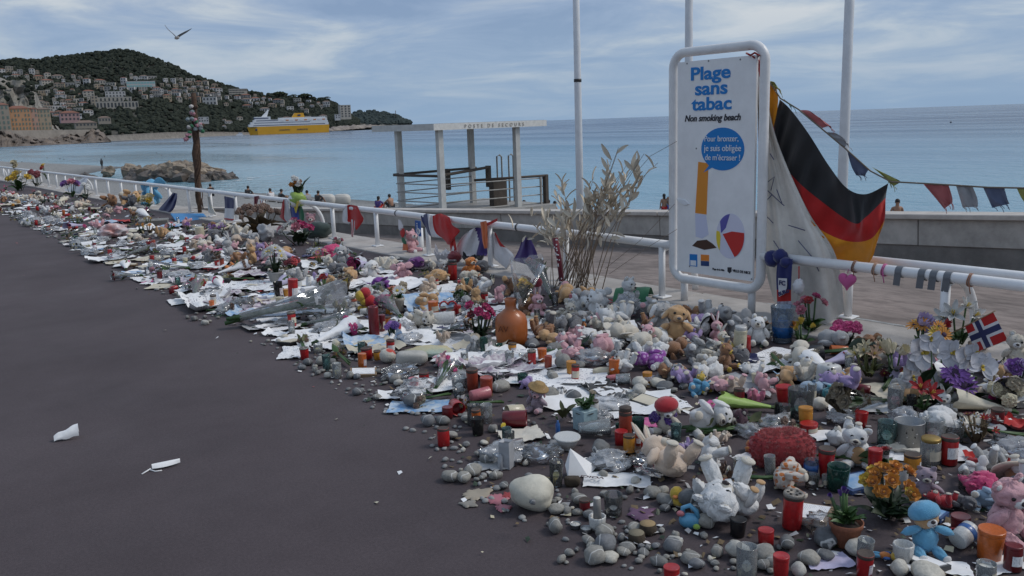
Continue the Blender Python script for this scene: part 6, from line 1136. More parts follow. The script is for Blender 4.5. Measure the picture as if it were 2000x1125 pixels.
candle(1458, 1132, 70, 40, 'frost', 'cream', .35, .95, label='tall glass jar with pale wax at the lower edge among pebbles'); tealight(1490, 1074, 20, 'empty tea light cup just below the bright red cup'); candle(1685, 1106, 58, 31, 'frost', 'white', .2, .85, label='tall narrow frosted tumbler by the terracotta bowl'); candle(1931, 1090, 62, 50, 'orange', 'burnt', .45, .85, label='large orange tumbler in the right corner'); candle(1977, 1112, 50, 33, 'dred', 'red', .9, 1., label='dark red grave candle at the right corner edge'); candle(1925, 1140, 44, 37, 'frost', 'white', .8, label='short glass filled with white wax below the orange tumbler'); candle(1875, 1048, 44, 36, 'dred', 'red', .7, label='dark red candle standing behind the tricolour mug')
# ribbed cups, mug, bowl
def ribbed(px, py, h, w, label, stick=False):
    t, s = place('ribbed_cup', px, py); tag(t, label, 'cup', 'ribbed white cups'); H = h * s; a = w / h / 2
    mk('cup', MB().lathe([(a * .7, 0), (a * .9, .3), (a, .9), (a * .98, 1), (a * .85, .97), (a * .75, .3), (0, .2)], 36, ripple=lambda q, z: .05 * math.cos(12 * q)), PL['white'], t, scale=H)
    if stick: mk('candle', MB().tube([(0, 0, .3), (.0, 0, 1.6), (.01, 0, 2.25)], [a * .5, a * .48, a * .45], 12), mat('grey_wax', (.22, .21, .2), .6, (20, .3)), t, scale=H); mk('wax_tip', MB().ell((.01, 0, 2.26), (a * .44, a * .44, .08)), M_WAX['white'], t, scale=H)
    occ(px, py, w)
ribbed(1763, 1098, 40, 38, 'ribbed white ceramic cup beside the sky blue bear'); ribbed(1167, 1034, 29, 33, 'ribbed white pot holding a grey stick candle', True); land('the ribbed pot with the grey candle', G(1167, 1034))
t, s = place('tricolour_mug', 1868, 1075, rz=face + 1.2); tag(t, 'white mug with blue and red stripes tipped on its side', 'mug'); t.rotation_euler = (R(75), 0, face + 2.1); t.location.z += 20 * s; obj('body', cupm(.42, .95), PL['white'], t, scale=46 * s); obj('blue_stripe', cached('stripe', lambda: MB().lathe([(.414, .55), (.417, .56), (.428, .8), (.42, .81)], 20).mesh('stripe')), PL['blue'], t, scale=46 * s); mk('handle', MB().tube([(.42, 0, .25), (.6, 0, .3), (.62, 0, .6), (.42, 0, .7)], .04, 6), PL['red'], t, scale=46 * s); occ(1868, 1075, 50)
M_TERRA = mat('terracotta', (.26, .095, .05), .8, (8, .25), (50, .2))
posy(1651, 1064, 108, 86, ('violet',), 'tulip', 4, .1, 'green', 34, M_TERRA, None, 'terracotta bowl planted with leafy herbs and a violet bloom', name='potted_plant', poth=.46, ls=.26); land('the terracotta bowl', G(1651, 1064))
t = posy(1735, 1012, 104, 140, ('orange', 'orange', 'orange', 'yellow'), 'rose', 20, .14, 'dark', 34, None, None, 'bush of orange ranunculus flowers with broad dark leaves', ls=.34); land('the orange ranunculus', t.location)
t, s = place('toy_figure', 1728, 1092, rz=face + .6); tag(t, 'tiny yellow and blue toy figure lying on its side', 'toy figure'); t.rotation_euler = (R(85), 0, face + 1.1); t.location.z += 8 * s
for nm, c, r, m in (('torso', (0, 0, 0), (9, 7, 11), PU['orange']), ('head', (0, 0, 20), (11, 10, 10), PU['yellow']), ('leg', (-5, 0, -16), (4, 4, 9), PU['blue']), ('leg', (5, 0, -16), (4, 4, 9), PU['blue']), ('arm', (-12, 0, 4), (4, 3, 7), PL['blue']), ('arm', (12, 0, 4), (4, 3, 7), PL['blue'])): mk(nm, MB().ell([a * s for a in c], [a * s for a in r], None, 10, 7, .1), m, t)
occ(1728, 1092, 40)
t, s = place('toy_padlock', 1347, 1030, rz=face - .3); tag(t, 'bright blue plastic toy with a handle, pink knob and green button', 'toy'); mk('body', MB().ell((0, 0, 14 * s), (21 * s, 13 * s, 16 * s), None, 16, 10, .05), PL['sky'], t); mk('handle', MB().tube([(-14 * s, 0, 22 * s), (-13 * s, 0, 40 * s), (0, 0, 46 * s), (12 * s, 0, 36 * s), (16 * s, 0, 22 * s)], 5 * s, 8), PL['sky'], t); mk('knob', MB().ell((-17 * s, -6 * s, 30 * s), (8 * s, 6 * s, 6 * s)), PL['pink'], t); mk('button', MB().ell((14 * s, -11 * s, 8 * s), (7 * s, 4 * s, 6 * s)), PU['lime'], t); occ(1347, 1030, 46)
M_BARKW = mat('log_bark', (.06, .045, .03), .95, (20, .4), (40, .6)); M_CUT = mat('log_cut', (.34, .24, .12), .8, (12, .35))
for px, py, lab in ((1265, 1040, 'fresh cut round wood slice among the pebbles'), (1243, 1058, 'older mossy wood slice in front of the fresh cut one')):
    t, s = place('wood_slice', px, py); tag(t, lab, 'wood slice', 'wood slices'); mk('bark', MB().lathe([(16 * s, 0), (17 * s, 6 * s), (16 * s, 19 * s), (15 * s, 19.3 * s)], 16, ripple=lambda q, z: .05 * math.sin(5 * q)), M_BARKW, t); mk('cut_face', MB().lathe([(15.4 * s, 19 * s), (15.2 * s, 20 * s), (0, 20 * s)], 16), M_CUT if px == 1265 else mat('log_old', (.22, .19, .13), .85, (12, .4)), t); occ(px, py, 32)
# pink and orange wax, boulder
lump('boulder', 'large smooth cream boulder with a small grey pebble on top', 'boulder', 1042, 992, (92, 70, 64), M_BOUL, jit=.42, ns=.9, sd=6, tilt=(0, .05), nu=28, nv=18); land('the large cream boulder', G(1042, 992)); pebble(1040, 985, 17, M_PEBD, 'small dark pebble resting on top of the cream boulder', z=.135)
for k, (px, py, w, m, lab) in enumerate(((968, 975, 70, M_WAX['pink'], 'bright pink spilt wax beside the cream boulder'), (985, 992, 44, M_WAX['pink'], 'lobe of pink wax running towards the lower edge'), (930, 966, 80, mat('wax_beige', (.34, .29, .22), .5, (10, .2)), 'beige wax spill reaching furthest out on the pavement'), (915, 985, 44, mat('wax_grey', (.24, .22, .19), .5, (10, .2)), 'grey beige wax tongue below the beige spill'), (968, 952, 22, mat('wax_orange', (.52, .26, .05), .5, (10, .2)), 'small orange drip of wax above the pink spill'), (992, 968, 34, M_WAX['red'], 'red wax pool touching the cream boulder'), (1250, 1005, 76, mat('wax_purple', (.13, .06, .12), .5, (10, .3)), 'purple wax spill in front of the torn papers'), (960, 905, 95, mat('wax_whitish', (.40, .40, .40), .5, (10, .25)), 'white wax melted round the grey block candle'), (1090, 868, 70, mat('wax_dull', (.24, .24, .24), .5, (10, .25)), 'dull grey wax stain behind the white bowl'))): puddle('wax_spill', lab, px, py, w, m, k + 1)
t, s = place('block_candle', 990, 912, rz=face + .35); tag(t, 'half melted square grey block candle standing in spilt wax', 'candle'); land('the square grey block candle', t.location); mk('wax', bevel(MB().box((0, 0, 26 * s), (24 * s, 24 * s, 52 * s)).mesh('w', False), 2 * s, 2) and MB().lathe([(16 * s, 0), (16 * s, 45 * s), (15 * s, 54 * s), (9 * s, 50 * s), (8 * s, 34 * s), (0, 33 * s)], 4, ripple=lambda q, z: .06 * math.sin(q * 2)), mat('greywax', (.36, .37, .39), .5, (20, .2)), t, smooth=False); mk('melted_run', MB().ell((-14 * s, -4 * s, 12 * s), (6 * s, 8 * s, 20 * s), None, 10, 8, .3), mat('greywax', ), t); occ(990, 912, 34)
candle(1086, 948, 50, 28, 'clear', 'yellow', .48, .85, label='clear glass half full of yellow wax beside the paper cone', wick=False); land('the glass of yellow wax', G(1086, 948)); candle(1198, 1004, 42, 37, 'clear', 'white', .25, label='square cut clear glass behind the grey stick candle'); candle(1143, 1001, 28, 22, 'dred', 'red', .8, label='dark red candle cup left of the grey stick candle'); tealight(1124, 1030, 22, 'tea light on its own left of the ribbed pot'); tealight(1145, 1038, 22, 'cracked tea light touching the ribbed pot')
t, s = place('paper_cone', 1130, 928, rz=face + .4); tag(t, 'folded white paper cone standing open beside the yellow glass', 'paper'); mk('sheet', MB().add([(-26 * s, -6 * s, 0), (12 * s, -16 * s, 2 * s), (44 * s, 6 * s, 6 * s), (-12 * s, 10 * s, 54 * s), (-22 * s, 14 * s, 20 * s), (20 * s, 18 * s, 8 * s)], [(0, 1, 3), (1, 2, 3), (0, 3, 4), (3, 2, 5), (4, 3, 5)]), PAP['white'], t, smooth=False); occ(1130, 928, 60)
lump('burnt_block', 'charred brown wood block beside the yellow wax glass', 'wood', 1118, 948, (31, 20, 19), M_BARKW, boxy=.5, jit=.15); candle(1108, 876, 26, 52, 'white', None, taper=.5, label='white shell shaped bowl left of the grey boulder stone', name='shell_bowl', cat='bowl')
tp_ = paper(1205, 938, 130, 'white', .55, .55, rz=face - .15, label='torn white paper with printed word, weighted by pebbles'); p = G(1158, 930, .03)
o = obj('printed_word', textmesh('VOICI', .042, .0005, bold=.001), M_STITCH, loc=p, rot=(R(8), 0, face + R(180) - .3)); adopt(o, tp_); tag(o, kind='stuff')
paper(1235, 900, 110, 'white', .4, .35, rz=face + .1, label='long torn white paper under the dark board'); paper(1160, 905, 70, 'white', .6, .9, rz=face + .5, label='crumpled white paper right of the paper cone')
t, s = place('dark_board', 1238, 884, rz=face - .22); tag(t, 'thin dark brown board carrying two candles', 'board'); mk('plank', MB().box((0, 0, 5 * s), (118 * s, 30 * s, 3 * s)), mat('dark_varnish', (.05, .035, .03), .4, (8, .3)), t, smooth=False); mk('edge_strip', MB().box((0, -15.5 * s, 3 * s), (118 * s, 1.2 * s, 6 * s)), PL['black'], t, smooth=False)
candle(1222, 858, 58, 25, 'brick', 'red', .9, 1., lid='brown', label='tall red grave candle with brown lid behind the dark board'); candle(1229, 882, 34, 24, 'amber', 'yellow', .7, .95, label='amber glass candle standing on the dark board', z=.018); candle(1247, 870, 26, 14, 'brick', 'red', .8, label='slim rusty red candle between the amber one and the red cup', z=.018); candle(1263, 884, 36, 23, 'red', 'red', .85, .95, label='plain red candle at the end of the dark board', z=.018); candle(1246, 843, 28, 26, 'green', None, label='dark green glass behind the tall red candle'); candle(1210, 850, 24, 14, 'green', None, label='small green glass left of the tall red candle')
posy(1143, 838, 84, 62, ('wilt',), 'carnation', 2, .06, 'green', 30, mat('pale_blue_pot', (.30, .42, .46), .45, (5, .25)), None, 'square pale blue pot with a leafy green plant', name='potted_plant', poth=.5, ls=.28, potshape='square'); land('the pale blue pot', G(1143, 838))
posy(1103, 820, 46, 34, ('wilt',), 'carnation', 0, .1, 'olive', 7, label='few broad olive leaves left of the pale blue pot', ls=.8); candle(1130, 852, 62, 34, 'frost', None, lie=RT_, taper=.65, label='long frosted vase lying in front of the pale blue pot', name='frosted_vase', cat='vase'); bag(1178, 828, 36, 30, label='bunch of pale plastic right of the pale blue pot')
t, s = place('small_bottle', 1090, 857, rz=0); tag(t, 'small dark blue bottle with greenery on a round white base', 'bottle'); mk('base', MB().lathe([(9 * s, 0), (10 * s, 4 * s), (6 * s, 8 * s), (0, 9 * s)], 14), PL['white'], t); mk('body', MB().lathe([(4 * s, 8 * s), (4.5 * s, 10 * s), (4.5 * s, 30 * s), (2 * s, 34 * s), (2 * s, 38 * s), (0, 38 * s)], 12), PL['blue'], t); [leaf(t, (0, 0, 38 * s), (math.cos(k), math.sin(k), 1.2), 9 * s, 'green') for k in range(4)]; occ(1090, 857, 20)
# --- left part of the near field
candle(867, 870, 36, 24, 'red', 'red', .9, 1., label='single red grave candle standing furthest out on the pavement'); land('the single red candle on the bare pavement', G(867, 870)); candle(829, 750, 24, 20, 'red', 'red', .8, label='red candle cup beside the bold lettered banner')
paper(850, 757, 105, 'poster', .62, .7, rz=face + .35, label='white banner paper with bold scribbled letters, bent up', z=.01, tilt=(.12, 0)); paper(818, 795, 115, 'blue', .62, .4, rz=face - .05, label='blue and white picture sheet at the field edge'); pebble(806, 797, 40, M_PEBD, 'dark jagged stone weighing down the blue picture sheet', 1.3); paper(785, 772, 90, 'white', .6, .5, rz=face + .2, label='blank white sheet left of the bold lettered banner')
candle(897, 784, 24, 26, 'clear', None, label='round clear bulb glass before the pale green glass', taper=.6); candle(897, 762, 26, 30, 'frost', None, label='square pale green glass behind the bulb glass'); candle(924, 764, 46, 23, 'brick', 'red', .95, .95, label='tall rusty red candle with broken rim'); candle(950, 773, 38, 25, 'brick', 'burnt', .9, .92, label='rusty orange candle right of the broken rim one'); candle(920, 785, 40, 24, 'pink', 'red', lie=RT_ + .5, label='pinkish red candle lying across the others'); candle(888, 803, 34, 28, 'red', 'red', lie=face + .3, label='red candle lying with its mouth to the viewer'); candle(931, 815, 26, 20, 'clear', 'cream', .6, label='small clear glass with cream wax before the lying candles'); candle(951, 824, 36, 24, 'frost', None, label='cloudy glass beside the dark red tin'); td = candle(983, 834, 46, 33, 'dred', 'red', .9, 1., lie=RT_ - .1, label='dark red tin candle with yellow emblem lying on its side'); o = mk('emblem', MB().ell((0, 0, 0), (.018, .003, .014)), PL['yellow'], loc=G(983, 828, .045) - FWD * .045); adopt(o, td)
candle(1022, 815, 34, 30, 'cream', None, lie=LT_ + .4, taper=.8, label='cream paper cup lying open next to the dark red tin'); t = toy(1050, 802, 62, 'mauve', kind='dog', rz=face - .5, label='mauve grey plush dog wearing a straw hat', fl=1, col2='pink'); land('the plush dog in the straw hat', t.location)
hd = [c for c in t.children if c.name.startswith('head')][0]; obj('straw_hat', cached('straw', lambda: MB().lathe([(.34, -.02), (.33, .02), (.2, .04), (.18, .16), (.1, .2), (0, .2)], 18).mesh('straw_hat')), mat('straw', (.34, .22, .09), .85, (30, .3)), hd, loc=(.05, .06, .14), rot=(0, .45, 0))
toy(1024, 760, 40, 'lilac', kind='cat', pose='front', rz=face + 2.8, label='lilac plush with pointed ears behind the straw hat dog'); toy(1085, 775, 34, 'white', kind='dog', pose='back', label='little spotted white plush dog right of the straw hat', col2='dgrey')
for px, py, sd in ((131, 858, 2), (325, 912, 3)):
    p = G(px, py); s = 1 / ppm(p)
    if sd == 2: o = mk('crushed_cup', MB().sheet(12, 10, lambda u, v: ((v - .5) * 44 * s, (math.cos(u * 3.6 - .2)) * (7 + 5 * v) * s, (math.sin(u * 3.6 - .2) * (8 + 9 * v) * (1 - .5 * (u > .6) * (v < .4)) + 4 * NV(u * 3, v * 3, 2) + 2 * v * 4) * s + .01)), PAP['white'], loc=p, rot=(0, 0, face + .45)); tag(o, 'crushed white paper cup lying alone on the bare pavement', 'cup')
    else:
        t = tag(empty('white_feather', p, (0, 0, face + .5)), 'white torn plastic scrap like a feather on the bare pavement', 'litter'); mk('blade', MB().sheet(10, 4, lambda u, v: ((u * 52 - 26) * s, (v - .5) * 17 * s * math.sin(3.14 * min(.97, u * .8 + .18)), (4 + 8 * math.sin(v * 3.1)) * s)), PAP['white'], t); mk('strip', MB().tube([(-26 * s, 0, 4 * s), (-36 * s, -6 * s, 2 * s), (-46 * s, -14 * s, 1 * s)], 1.6 * s, 4), PAP['white'], t); mk('strip', MB().tube([(-30 * s, -4 * s, 3 * s), (-22 * s, -14 * s, 1 * s), (-10 * s, -17 * s, 1 * s)], 1.3 * s, 4), PAP['white'], t)
# --- centre: vase, big letters
M_VASE = mat('orange_glaze', (.36, .095, .018), .45, (4, .25), (25, .15), coat=.3)
t, s = place('clay_vase', 1000, 672, rz=0); tag(t, 'rounded orange clay vase with scratched letters, holding wrapped flowers', 'vase'); land('the orange clay vase', t.location)
mk('body', MB().lathe([(26 * s, 0), (29 * s, 3 * s), (31.5 * s, 20 * s), (31.5 * s, 45 * s), (28 * s, 58 * s), (17 * s, 67 * s), (11 * s, 72 * s), (10.5 * s, 82 * s), (13 * s, 90 * s), (11.5 * s, 91 * s), (9 * s, 82 * s), (9 * s, 60 * s), (0, 58 * s)], 32), M_VASE, t); o = obj('scratched_letters', textmesh('AV', 17 * s, .001), mat('scratch', (.12, .03, .01), .8), t); o.matrix_local = Matrix.Rotation(face, 4, 'Z') @ Matrix.Translation((-16 * s, -30.5 * s, 32 * s)) @ Matrix.Rotation(R(-20), 4, 'Z') @ Matrix.Rotation(R(90), 4, 'X'); occ(1000, 672, 66)
t, s = place('wrapped_roses', 1000, 672, z=.0, rz=face); tag(t, 'yellow roses in a tall cone of clear plastic standing in the vase', 'bouquet'); t.rotation_euler = (0, .22, face); zb = 78 * s
mk('wrapper', MB().sheet(22, 8, lambda u, v: ((8 + 27 * v) * s * math.cos(u * 6.283) * (1 + .12 * NV(u * 8, v * 2, 1)), (8 + 22 * v) * s * math.sin(u * 6.283) * (1 + .12 * NV(u * 8, v * 2, 4)), zb + 88 * s * v * (1 + .16 * NV(u * 6, 1, 1)))), M_CELLO, t, smooth=False)
for k in range(5): bloom(t, 'rose', 'yellow' if k < 3 else 'cream', (random.uniform(-10, 10) * s, random.uniform(-8, 8) * s, zb + random.uniform(32, 48) * s), (random.uniform(-.4, .4), -.6, 1), 10 * s)
for k in range(14): leaf(t, (random.uniform(-9, 9) * s, random.uniform(-7, 7) * s, zb + random.uniform(2, 26) * s), (random.uniform(-1, 1), random.uniform(-1, 1), 1), 22 * s, 'dark')
candle(1000, 693, 24, 17, 'amber', 'burnt', .4, label='small amber glass at the foot of the orange vase')
posy(935, 662, 76, 66, ('dred', 'hotpink', 'wilt'), 'rose', 9, .13, 'dark', 26, label='dark red and pink rose bunch leaning on the orange vase', ls=.3); toy(925, 690, 44, 'grey', kind='elephant', rz=face + .4, label='small grey blue plush elephant below the dark roses', col2='blue')
for px, py, w, col, asp, rz_, lab in ((985, 714, 230, 'letter', .62, .12, 'large handwritten white sheet left of the cracked stone'), (1090, 738, 190, 'letter', .55, -.15, 'large white letter under the cracked stone'), (1180, 784, 250, 'white', .55, -.25, 'very large creased white sheet around the pale blue pot'), (1255, 792, 165, 'letter', .6, .3, 'white sheet with writing beneath the flat grey stones'), (1140, 762, 130, 'letter', .5, -.1, 'printed letter between the straw hat dog and the flat stones'), (1010, 735, 110, 'letter', .6, .4, 'creased letter behind the lilac plush'), (1175, 800, 130, 'white', .5, .1, 'white paper folded beneath the leafy plant'), (1680, 797, 125, 'white', .5, -.2, 'bright white paper sheet behind the seated white bear'), (1630, 850, 95, 'white', .5, .1, 'white paper lying under the seated white bear'), (1760, 893, 74, 'white', .5, -.05, 'plain white card before the speckled tin'), (1615, 1098, 90, 'lilac', .6, .1, 'soggy pale lilac paper with a stone and confetti'), (1830, 1108, 120, 'white', .45, -.25, 'crumpled white paper strip in front of the tricolour mug'), (1955, 1105, 90, 'white', .6, .3, 'white paper under the candles of the right corner'), (1885, 835, 130, 'grey', .4, -.15, 'grey damp paper under the cream cloth'), (600, 556, 150, 'white', .7, .1, 'wide white sheet right of the chrysanthemums'), (470, 560, 150, 'letter', .6, -.2, 'wide pale letter below the brown plush row'), (650, 516, 120, 'white', .8, .3, 'bright white sheet left of the hot pink plush roll'), (735, 528, 110, 'letter', .8, -.1, 'white letter in the middle heap behind the caterpillar'), (690, 645, 130, 'white', .6, .25, 'white sheet under the tall dark red pillar'), (800, 655, 150, 'letter', .6, -.2, 'torn white letter beside the purple dried flowers'), (900, 640, 110, 'white', .7, .1, 'white sheet left of the dark red roses'), (1075, 640, 110, 'white', .7, -.2, 'white sheet right of the orange vase'), (540, 600, 130, 'drawing', .6, .15, 'coloured drawing before the tall red candle'), (400, 520, 110, 'white', .7, 0, 'white sheet left of the brown plush row')): paper(px, py, w, col, asp, .45 if w > 120 else .6, rz=face + rz_, label=lab)
for px, py, w, f, m, lab in ((1103, 722, 40, 1.5, M_PEB, 'large round cracked grey stone on the white letters'), (1098, 703, 26, 1.3, M_PEBL, 'pale stone standing behind the cracked grey stone'), (1131, 720, 26, .9, M_PEB, 'grey stone right of the cracked one'), (1173, 890, 48, 1., M_PEB, 'broad flat grey stone left of the dark board'), (1250, 757, 42, .8, M_PEBL, 'long pale flat stone at the back of the stone pair'), (1285, 755, 34, .8, M_PEBL, 'pale flat stone right of the long one'), (1248, 769, 36, .9, M_PEBL, 'oval pale stone in front of the long flat one'), (1298, 762, 36, .8, M_PEBD, 'dark flat stone right of the pale ones'), (1040, 678, 34, .8, M_PEBD, 'dark flat stone right of the orange vase foot'), (1078, 740, 28, .9, M_PEB, 'round grey stone on the letters, far from the others'), (1378, 1030, 36, 1.3, M_PEB, 'round grey stone with a white ring beside the blue toy'), (1363, 1005, 36, 1.2, M_PEB, 'pale grey stone behind the blue toy'), (1300, 985, 40, .9, M_PEB, 'grey stone left of the yellow duck ring'), (1610, 1062, 60, .8, M_PEBD, 'broad dark stone left of the terracotta bowl'), (1672, 1084, 50, 1.1, M_PEBL, 'white egg shaped stone behind the narrow tumbler'), (1756, 1122, 40, 1.2, M_PEBL, 'round white stone at the lower edge before the ribbed cup'), (1812, 1135, 72, .9, M_PEBL, 'wide pale flat stone cut by the lower edge'), (1610, 1092, 36, .8, M_PEBD, 'dark stone with red confetti on the lilac paper'), (1440, 1088, 46, 1.2, M_PEBL, 'big whitish stone leaning behind the tall glass jar'), (1492, 1112, 30, 1.3, M_PEB, 'upright grey stone right of the tall glass jar'), (1515, 1108, 42, .9, M_PEB, 'long smooth grey stone second right of the tall jar'), (1072, 778, 40, .9, M_PEB, 'grey stone behind the straw hat dog'), (978, 762, 36, .8, M_PEB, 'pale grey stone left of the straw hat dog'), (1120, 778, 34, .8, M_PEB, 'grey stone tucked behind the leafy plant'), (1212, 783, 28, .9, M_PEBD, 'dark stone lying alone on the very large white sheet'), (1235, 777, 22, .8, M_PEB, 'small grey stone next to the lone dark stone'), (1085, 690, 36, .9, M_PEB, 'flat grey stone behind the white letters'), (1150, 1012, 30, 1, M_PEB, 'rough stone behind the ribbed pot'), (1182, 1048, 38, 1, M_PEB, 'broad stone right below the ribbed pot')): pebble(px, py, w, m, lab, f)
candle(1200, 735, 34, 21, 'orange', 'burnt', .8, .95, label='tall orange candle glass beside the cream shell'); candle(1265, 748, 22, 19, 'amber', 'red', .5, label='yellow to red tinted cup among the flat stones'); candle(1203, 750, 28, 22, 'frost', None, lie=RT_ - .2, label='pale plastic cup lying below the tall orange candle'); candle(1185, 746, 32, 14, 'pink', None, lie=RT_ + .1, label='pink bottle lying left of the pale cup')
PU['dotpurple'] = spotted('dotted', (.25, .05, .30), (.5, .3, .55)); CN['dotpurple'] = 'purple'
t = toy(1300, 722, 66, 'dotpurple', pose='side', rz=face + R(180), label='purple dotted teddy bear lying flat on its side', col2='white'); land('the purple dotted bear', t.location)
lump('cream_shell', 'rolled cream coloured shell with brown edge beside the orange candle', 'shell', 1180, 733, (44, 20, 16), PL['cream'], boxy=.8); paper(1170, 700, 60, 'brick', .6, .3, label='brick red card behind the grey stones'); paper(1120, 684, 60, 'dblue', .5, .3, label='dark blue card behind the wilted leaves'); bouquet(1070, 694, 100, ('wilt',), 'carnation', None, rz=RT_ + .1, n=3, bs=.07, leafc='dark', up=.05, label='wilted dark leafy stems across the white letters'); paper(1150, 690, 60, 'grey', .6, .5)
# --- plush heap behind
for a in ((1322, 668, 84, 'tan', 'dog', 'sit', face - .3, 'large tan plush dog with a big dark nose, sitting in the heap', 'tan', 'dgrey', 0), (1340, 705, 62, 'grey', 'dog', 'side', face + .2, 'curly light grey plush dog lying under the large tan dog', None, None, 2), (1292, 655, 66, 'grey', 'dog', 'sit', face + .3, 'grey and white plush husky left of the large tan dog', 'white', None, 1), (1165, 622, 62, 'white', 'bear', 'sit', face - 1.2, 'white polar bear plush in a blue hood looking sideways', 'white', None, 0), (1205, 628, 46, 'white', 'bunny', 'back', face + 1.6, 'white plush rabbit lying behind the white paper', None, None, 1), (1250, 620, 60, 'grey', 'bunny', 'side', face, 'grey plush rabbit with a pink lined long ear', 'pink', None, 0), (1115, 625, 36, 'cream', 'bear', 'sit', face, 'small cream teddy beside the polar bear', None, None, 0), (1135, 640, 38, 'grey', 'elephant', 'sit', face + .8, 'small grey plush elephant below the polar bear', None, None, 0), (1170, 650, 44, 'cream', 'lamb', 'back', face, 'cream plush lamb before the polar bear', None, None, 1), (1265, 680, 50, 'pink', 'bear', 'sit', face + .2, 'pale pink teddy left of the grey husky', None, None, 0), (1050, 615, 44, 'pink', 'bunny', 'sit', face, 'pink plush rabbit with a red bib by the orange vase', 'white', None, 0), (1100, 650, 34, 'dgrey', 'bear', 'back', face, 'dark grey plush bear right of the orange vase', None, None, 1), (1345, 640, 54, 'lilac', 'bear', 'front', face + .5, 'lilac plush mound behind the large tan dog', None, None, 1), (1415, 720, 52, 'brown', 'bear', 'sit', face + .6, 'brown teddy bear holding a wooden heart', 'yellow', None, 0), (1535, 756, 54, 'tan', 'bear', 'front', face + 2.8, 'tan teddy bear seen from behind near the white box', None, None, 0), (1480, 672, 56, 'white', 'bear', 'sit', face - .2, 'small white teddy in the plastic wrap with pink flowers', None, None, 0), (1400, 668, 48, 'pink', 'bunny', 'sit', face + .3, 'pink eared plush rabbit right of the large tan dog', 'white', None, 0), (1420, 652, 50, 'grey', 'elephant', 'side', face, 'grey plush elephant behind the pink eared rabbit', None, None, 0), (1388, 690, 46, 'yellow', 'bear', 'front', face + 1, 'bright yellow plush lying left of the paper letter', None, None, 0), (1360, 720, 54, 'cream', 'lamb', 'side', face + .4, 'cream plush lamb right of the purple dotted bear', None, None, 1), (1440, 775, 56, 'beige', 'elephant', 'back', face + .4, 'beige plush elephant with legs up before the brown teddy', 'pink', None, 0), (1490, 740, 44, 'white', 'cat', 'back', face + 1.2, 'white plush cat lying near the tan bear seen from behind', None, None, 0), (1560, 768, 48, 'sky', 'bunny', 'front', face + 1, 'pale blue plush lying behind the wide glass', None, None, 0), (1605, 782, 46, 'teal', 'monkey', 'side', face + .4, 'teal plush monkey beside the white box', None, None, 0), (1480, 795, 44, 'rose', 'bear', 'back', face, 'rose pink plush lying by the lime wrapping end', 'pink', None, 0), (1500, 770, 50, 'pink', 'bear', 'side', face + 2, 'pale pink plush with torn fabric left of the red cup', None, None, 0), (1345, 770, 44, 'blue', 'cat', 'side', face + .3, 'bright blue plush beside the lime wrapping', None, None, 0), (1370, 765, 36, 'yellow', 'bear', 'sit', face + .6, 'small yellow teddy behind the lime wrapping', None, None, 0)): toy(a[0], a[1], a[2] * 1.18, a[3], a[4], a[5], a[6], a[7], a[8], 0., a[10], a[9])
land('the large tan plush dog', G(1322, 668)); land('the polar bear plush', G(1165, 622)); land('the brown teddy with the wooden heart', G(1415, 720))
t = mk('wooden_heart', heart_mesh(.0033, .006), mat('heart_wood', (.46, .32, .2), .6, (6, .2)), loc=G(1397, 728, .05), rot=(0, -.35, face + R(90))); tag(t, 'pale wooden heart with tiny writing leaning on the brown teddy', 'heart')
mk('flag_cloth', MB().sheet(14, 8, lambda u, v: tuple(G(1196 + 68 * u, 590 - 4 * v, .02) + Vector((0, 0, .10 * math.sin(v * 3.14) + .02 * NV(u * 4, v * 3, 1))) + Vector((.22 * v, .12 * v, 0)))), F_GRN); o = bpy.data.objects['flag_cloth']; tag(o, 'dark green cloth spread over toys below the rail', 'cloth'); land('the dark green cloth', G(1230, 588))
paper(1215, 645, 66, 'white', .75, .25, rz=face + .2, label='clean white sheet tilted up on the plush heap', z=.06, tilt=(.45, 0)); bag(1225, 615, 60, 40, label='clear plastic bag over the plush rabbits')
t = toy(1130, 650, 42, 'orange', 'cat', 'back', face, 'orange and blue beaded plush right of the orange vase', 'blue')
candle(1443, 694, 52, 25, 'cream', 'cream', .9, 1., lid='white', label='tall cream jar candle with a picture label'); land('the tall cream jar candle', G(1443, 694))
t, s = place('plastic_bucket', 1528, 668, rz=0); tag(t, 'see through plastic bucket with a blue lettered print', 'bucket'); obj('wall', cupm(.33, .75), glass('bucket_plastic', (.75, .82, .88), .22, (.4, .5, .6)), t, scale=72 * s); mk('print', MB().lathe([(19.6 * s, 12 * s), (21 * s, 44 * s)], 20), glass('bucket_print', (.15, .35, .6), .6, (.02, .12, .35)), t); occ(1528, 668, 46); land('the see through bucket', t.location)
posy(1585, 648, 70, 64, ('hotpink', 'red', 'pink', 'dred'), 'rose', 9, .17, 'green', 26, label='bunch of deep pink and red roses against the white banner'); land('the deep pink roses', G(1585, 648)); posy(1565, 670, 40, 50, ('yellow', 'orange'), 'tulip', 5, .3, 'green', 10, label='yellow tulips low beside the see through bucket'); posy(1655, 672, 40, 60, ('hotpink',), 'carnation', 4, .35, 'dark', 14, label='magenta carnations lying on dark leaves')
for px, py, h, w, col, lie, lab in ((1548, 710, 56, 38, 'black', RT_, 'black plastic flowerpot lying on its side'), (1390, 650, 54, 46, 'black', face - .2, 'dark wicker pot lying open behind the pink eared rabbit')): candle(px, py, h, w, col, None, taper=.75, lie=lie, label=lab, name='flowerpot', cat='flowerpot')
paper(1578, 703, 46, 'white', .7, .9, rz=face, label='curled white label stuck to the black flowerpot', z=.03)
bouquet(1600, 700, 120, ('wilt', 'yellow'), 'carnation', None, rz=RT_ - .1, n=5, bs=.07, leafc='dark', up=.1, label='big spray of dark withered leaves under the magenta carnations'); bouquet(1640, 715, 90, ('wilt',), 'carnation', None, rz=RT_ + .4, n=3, bs=.06, leafc='olive', up=.1)
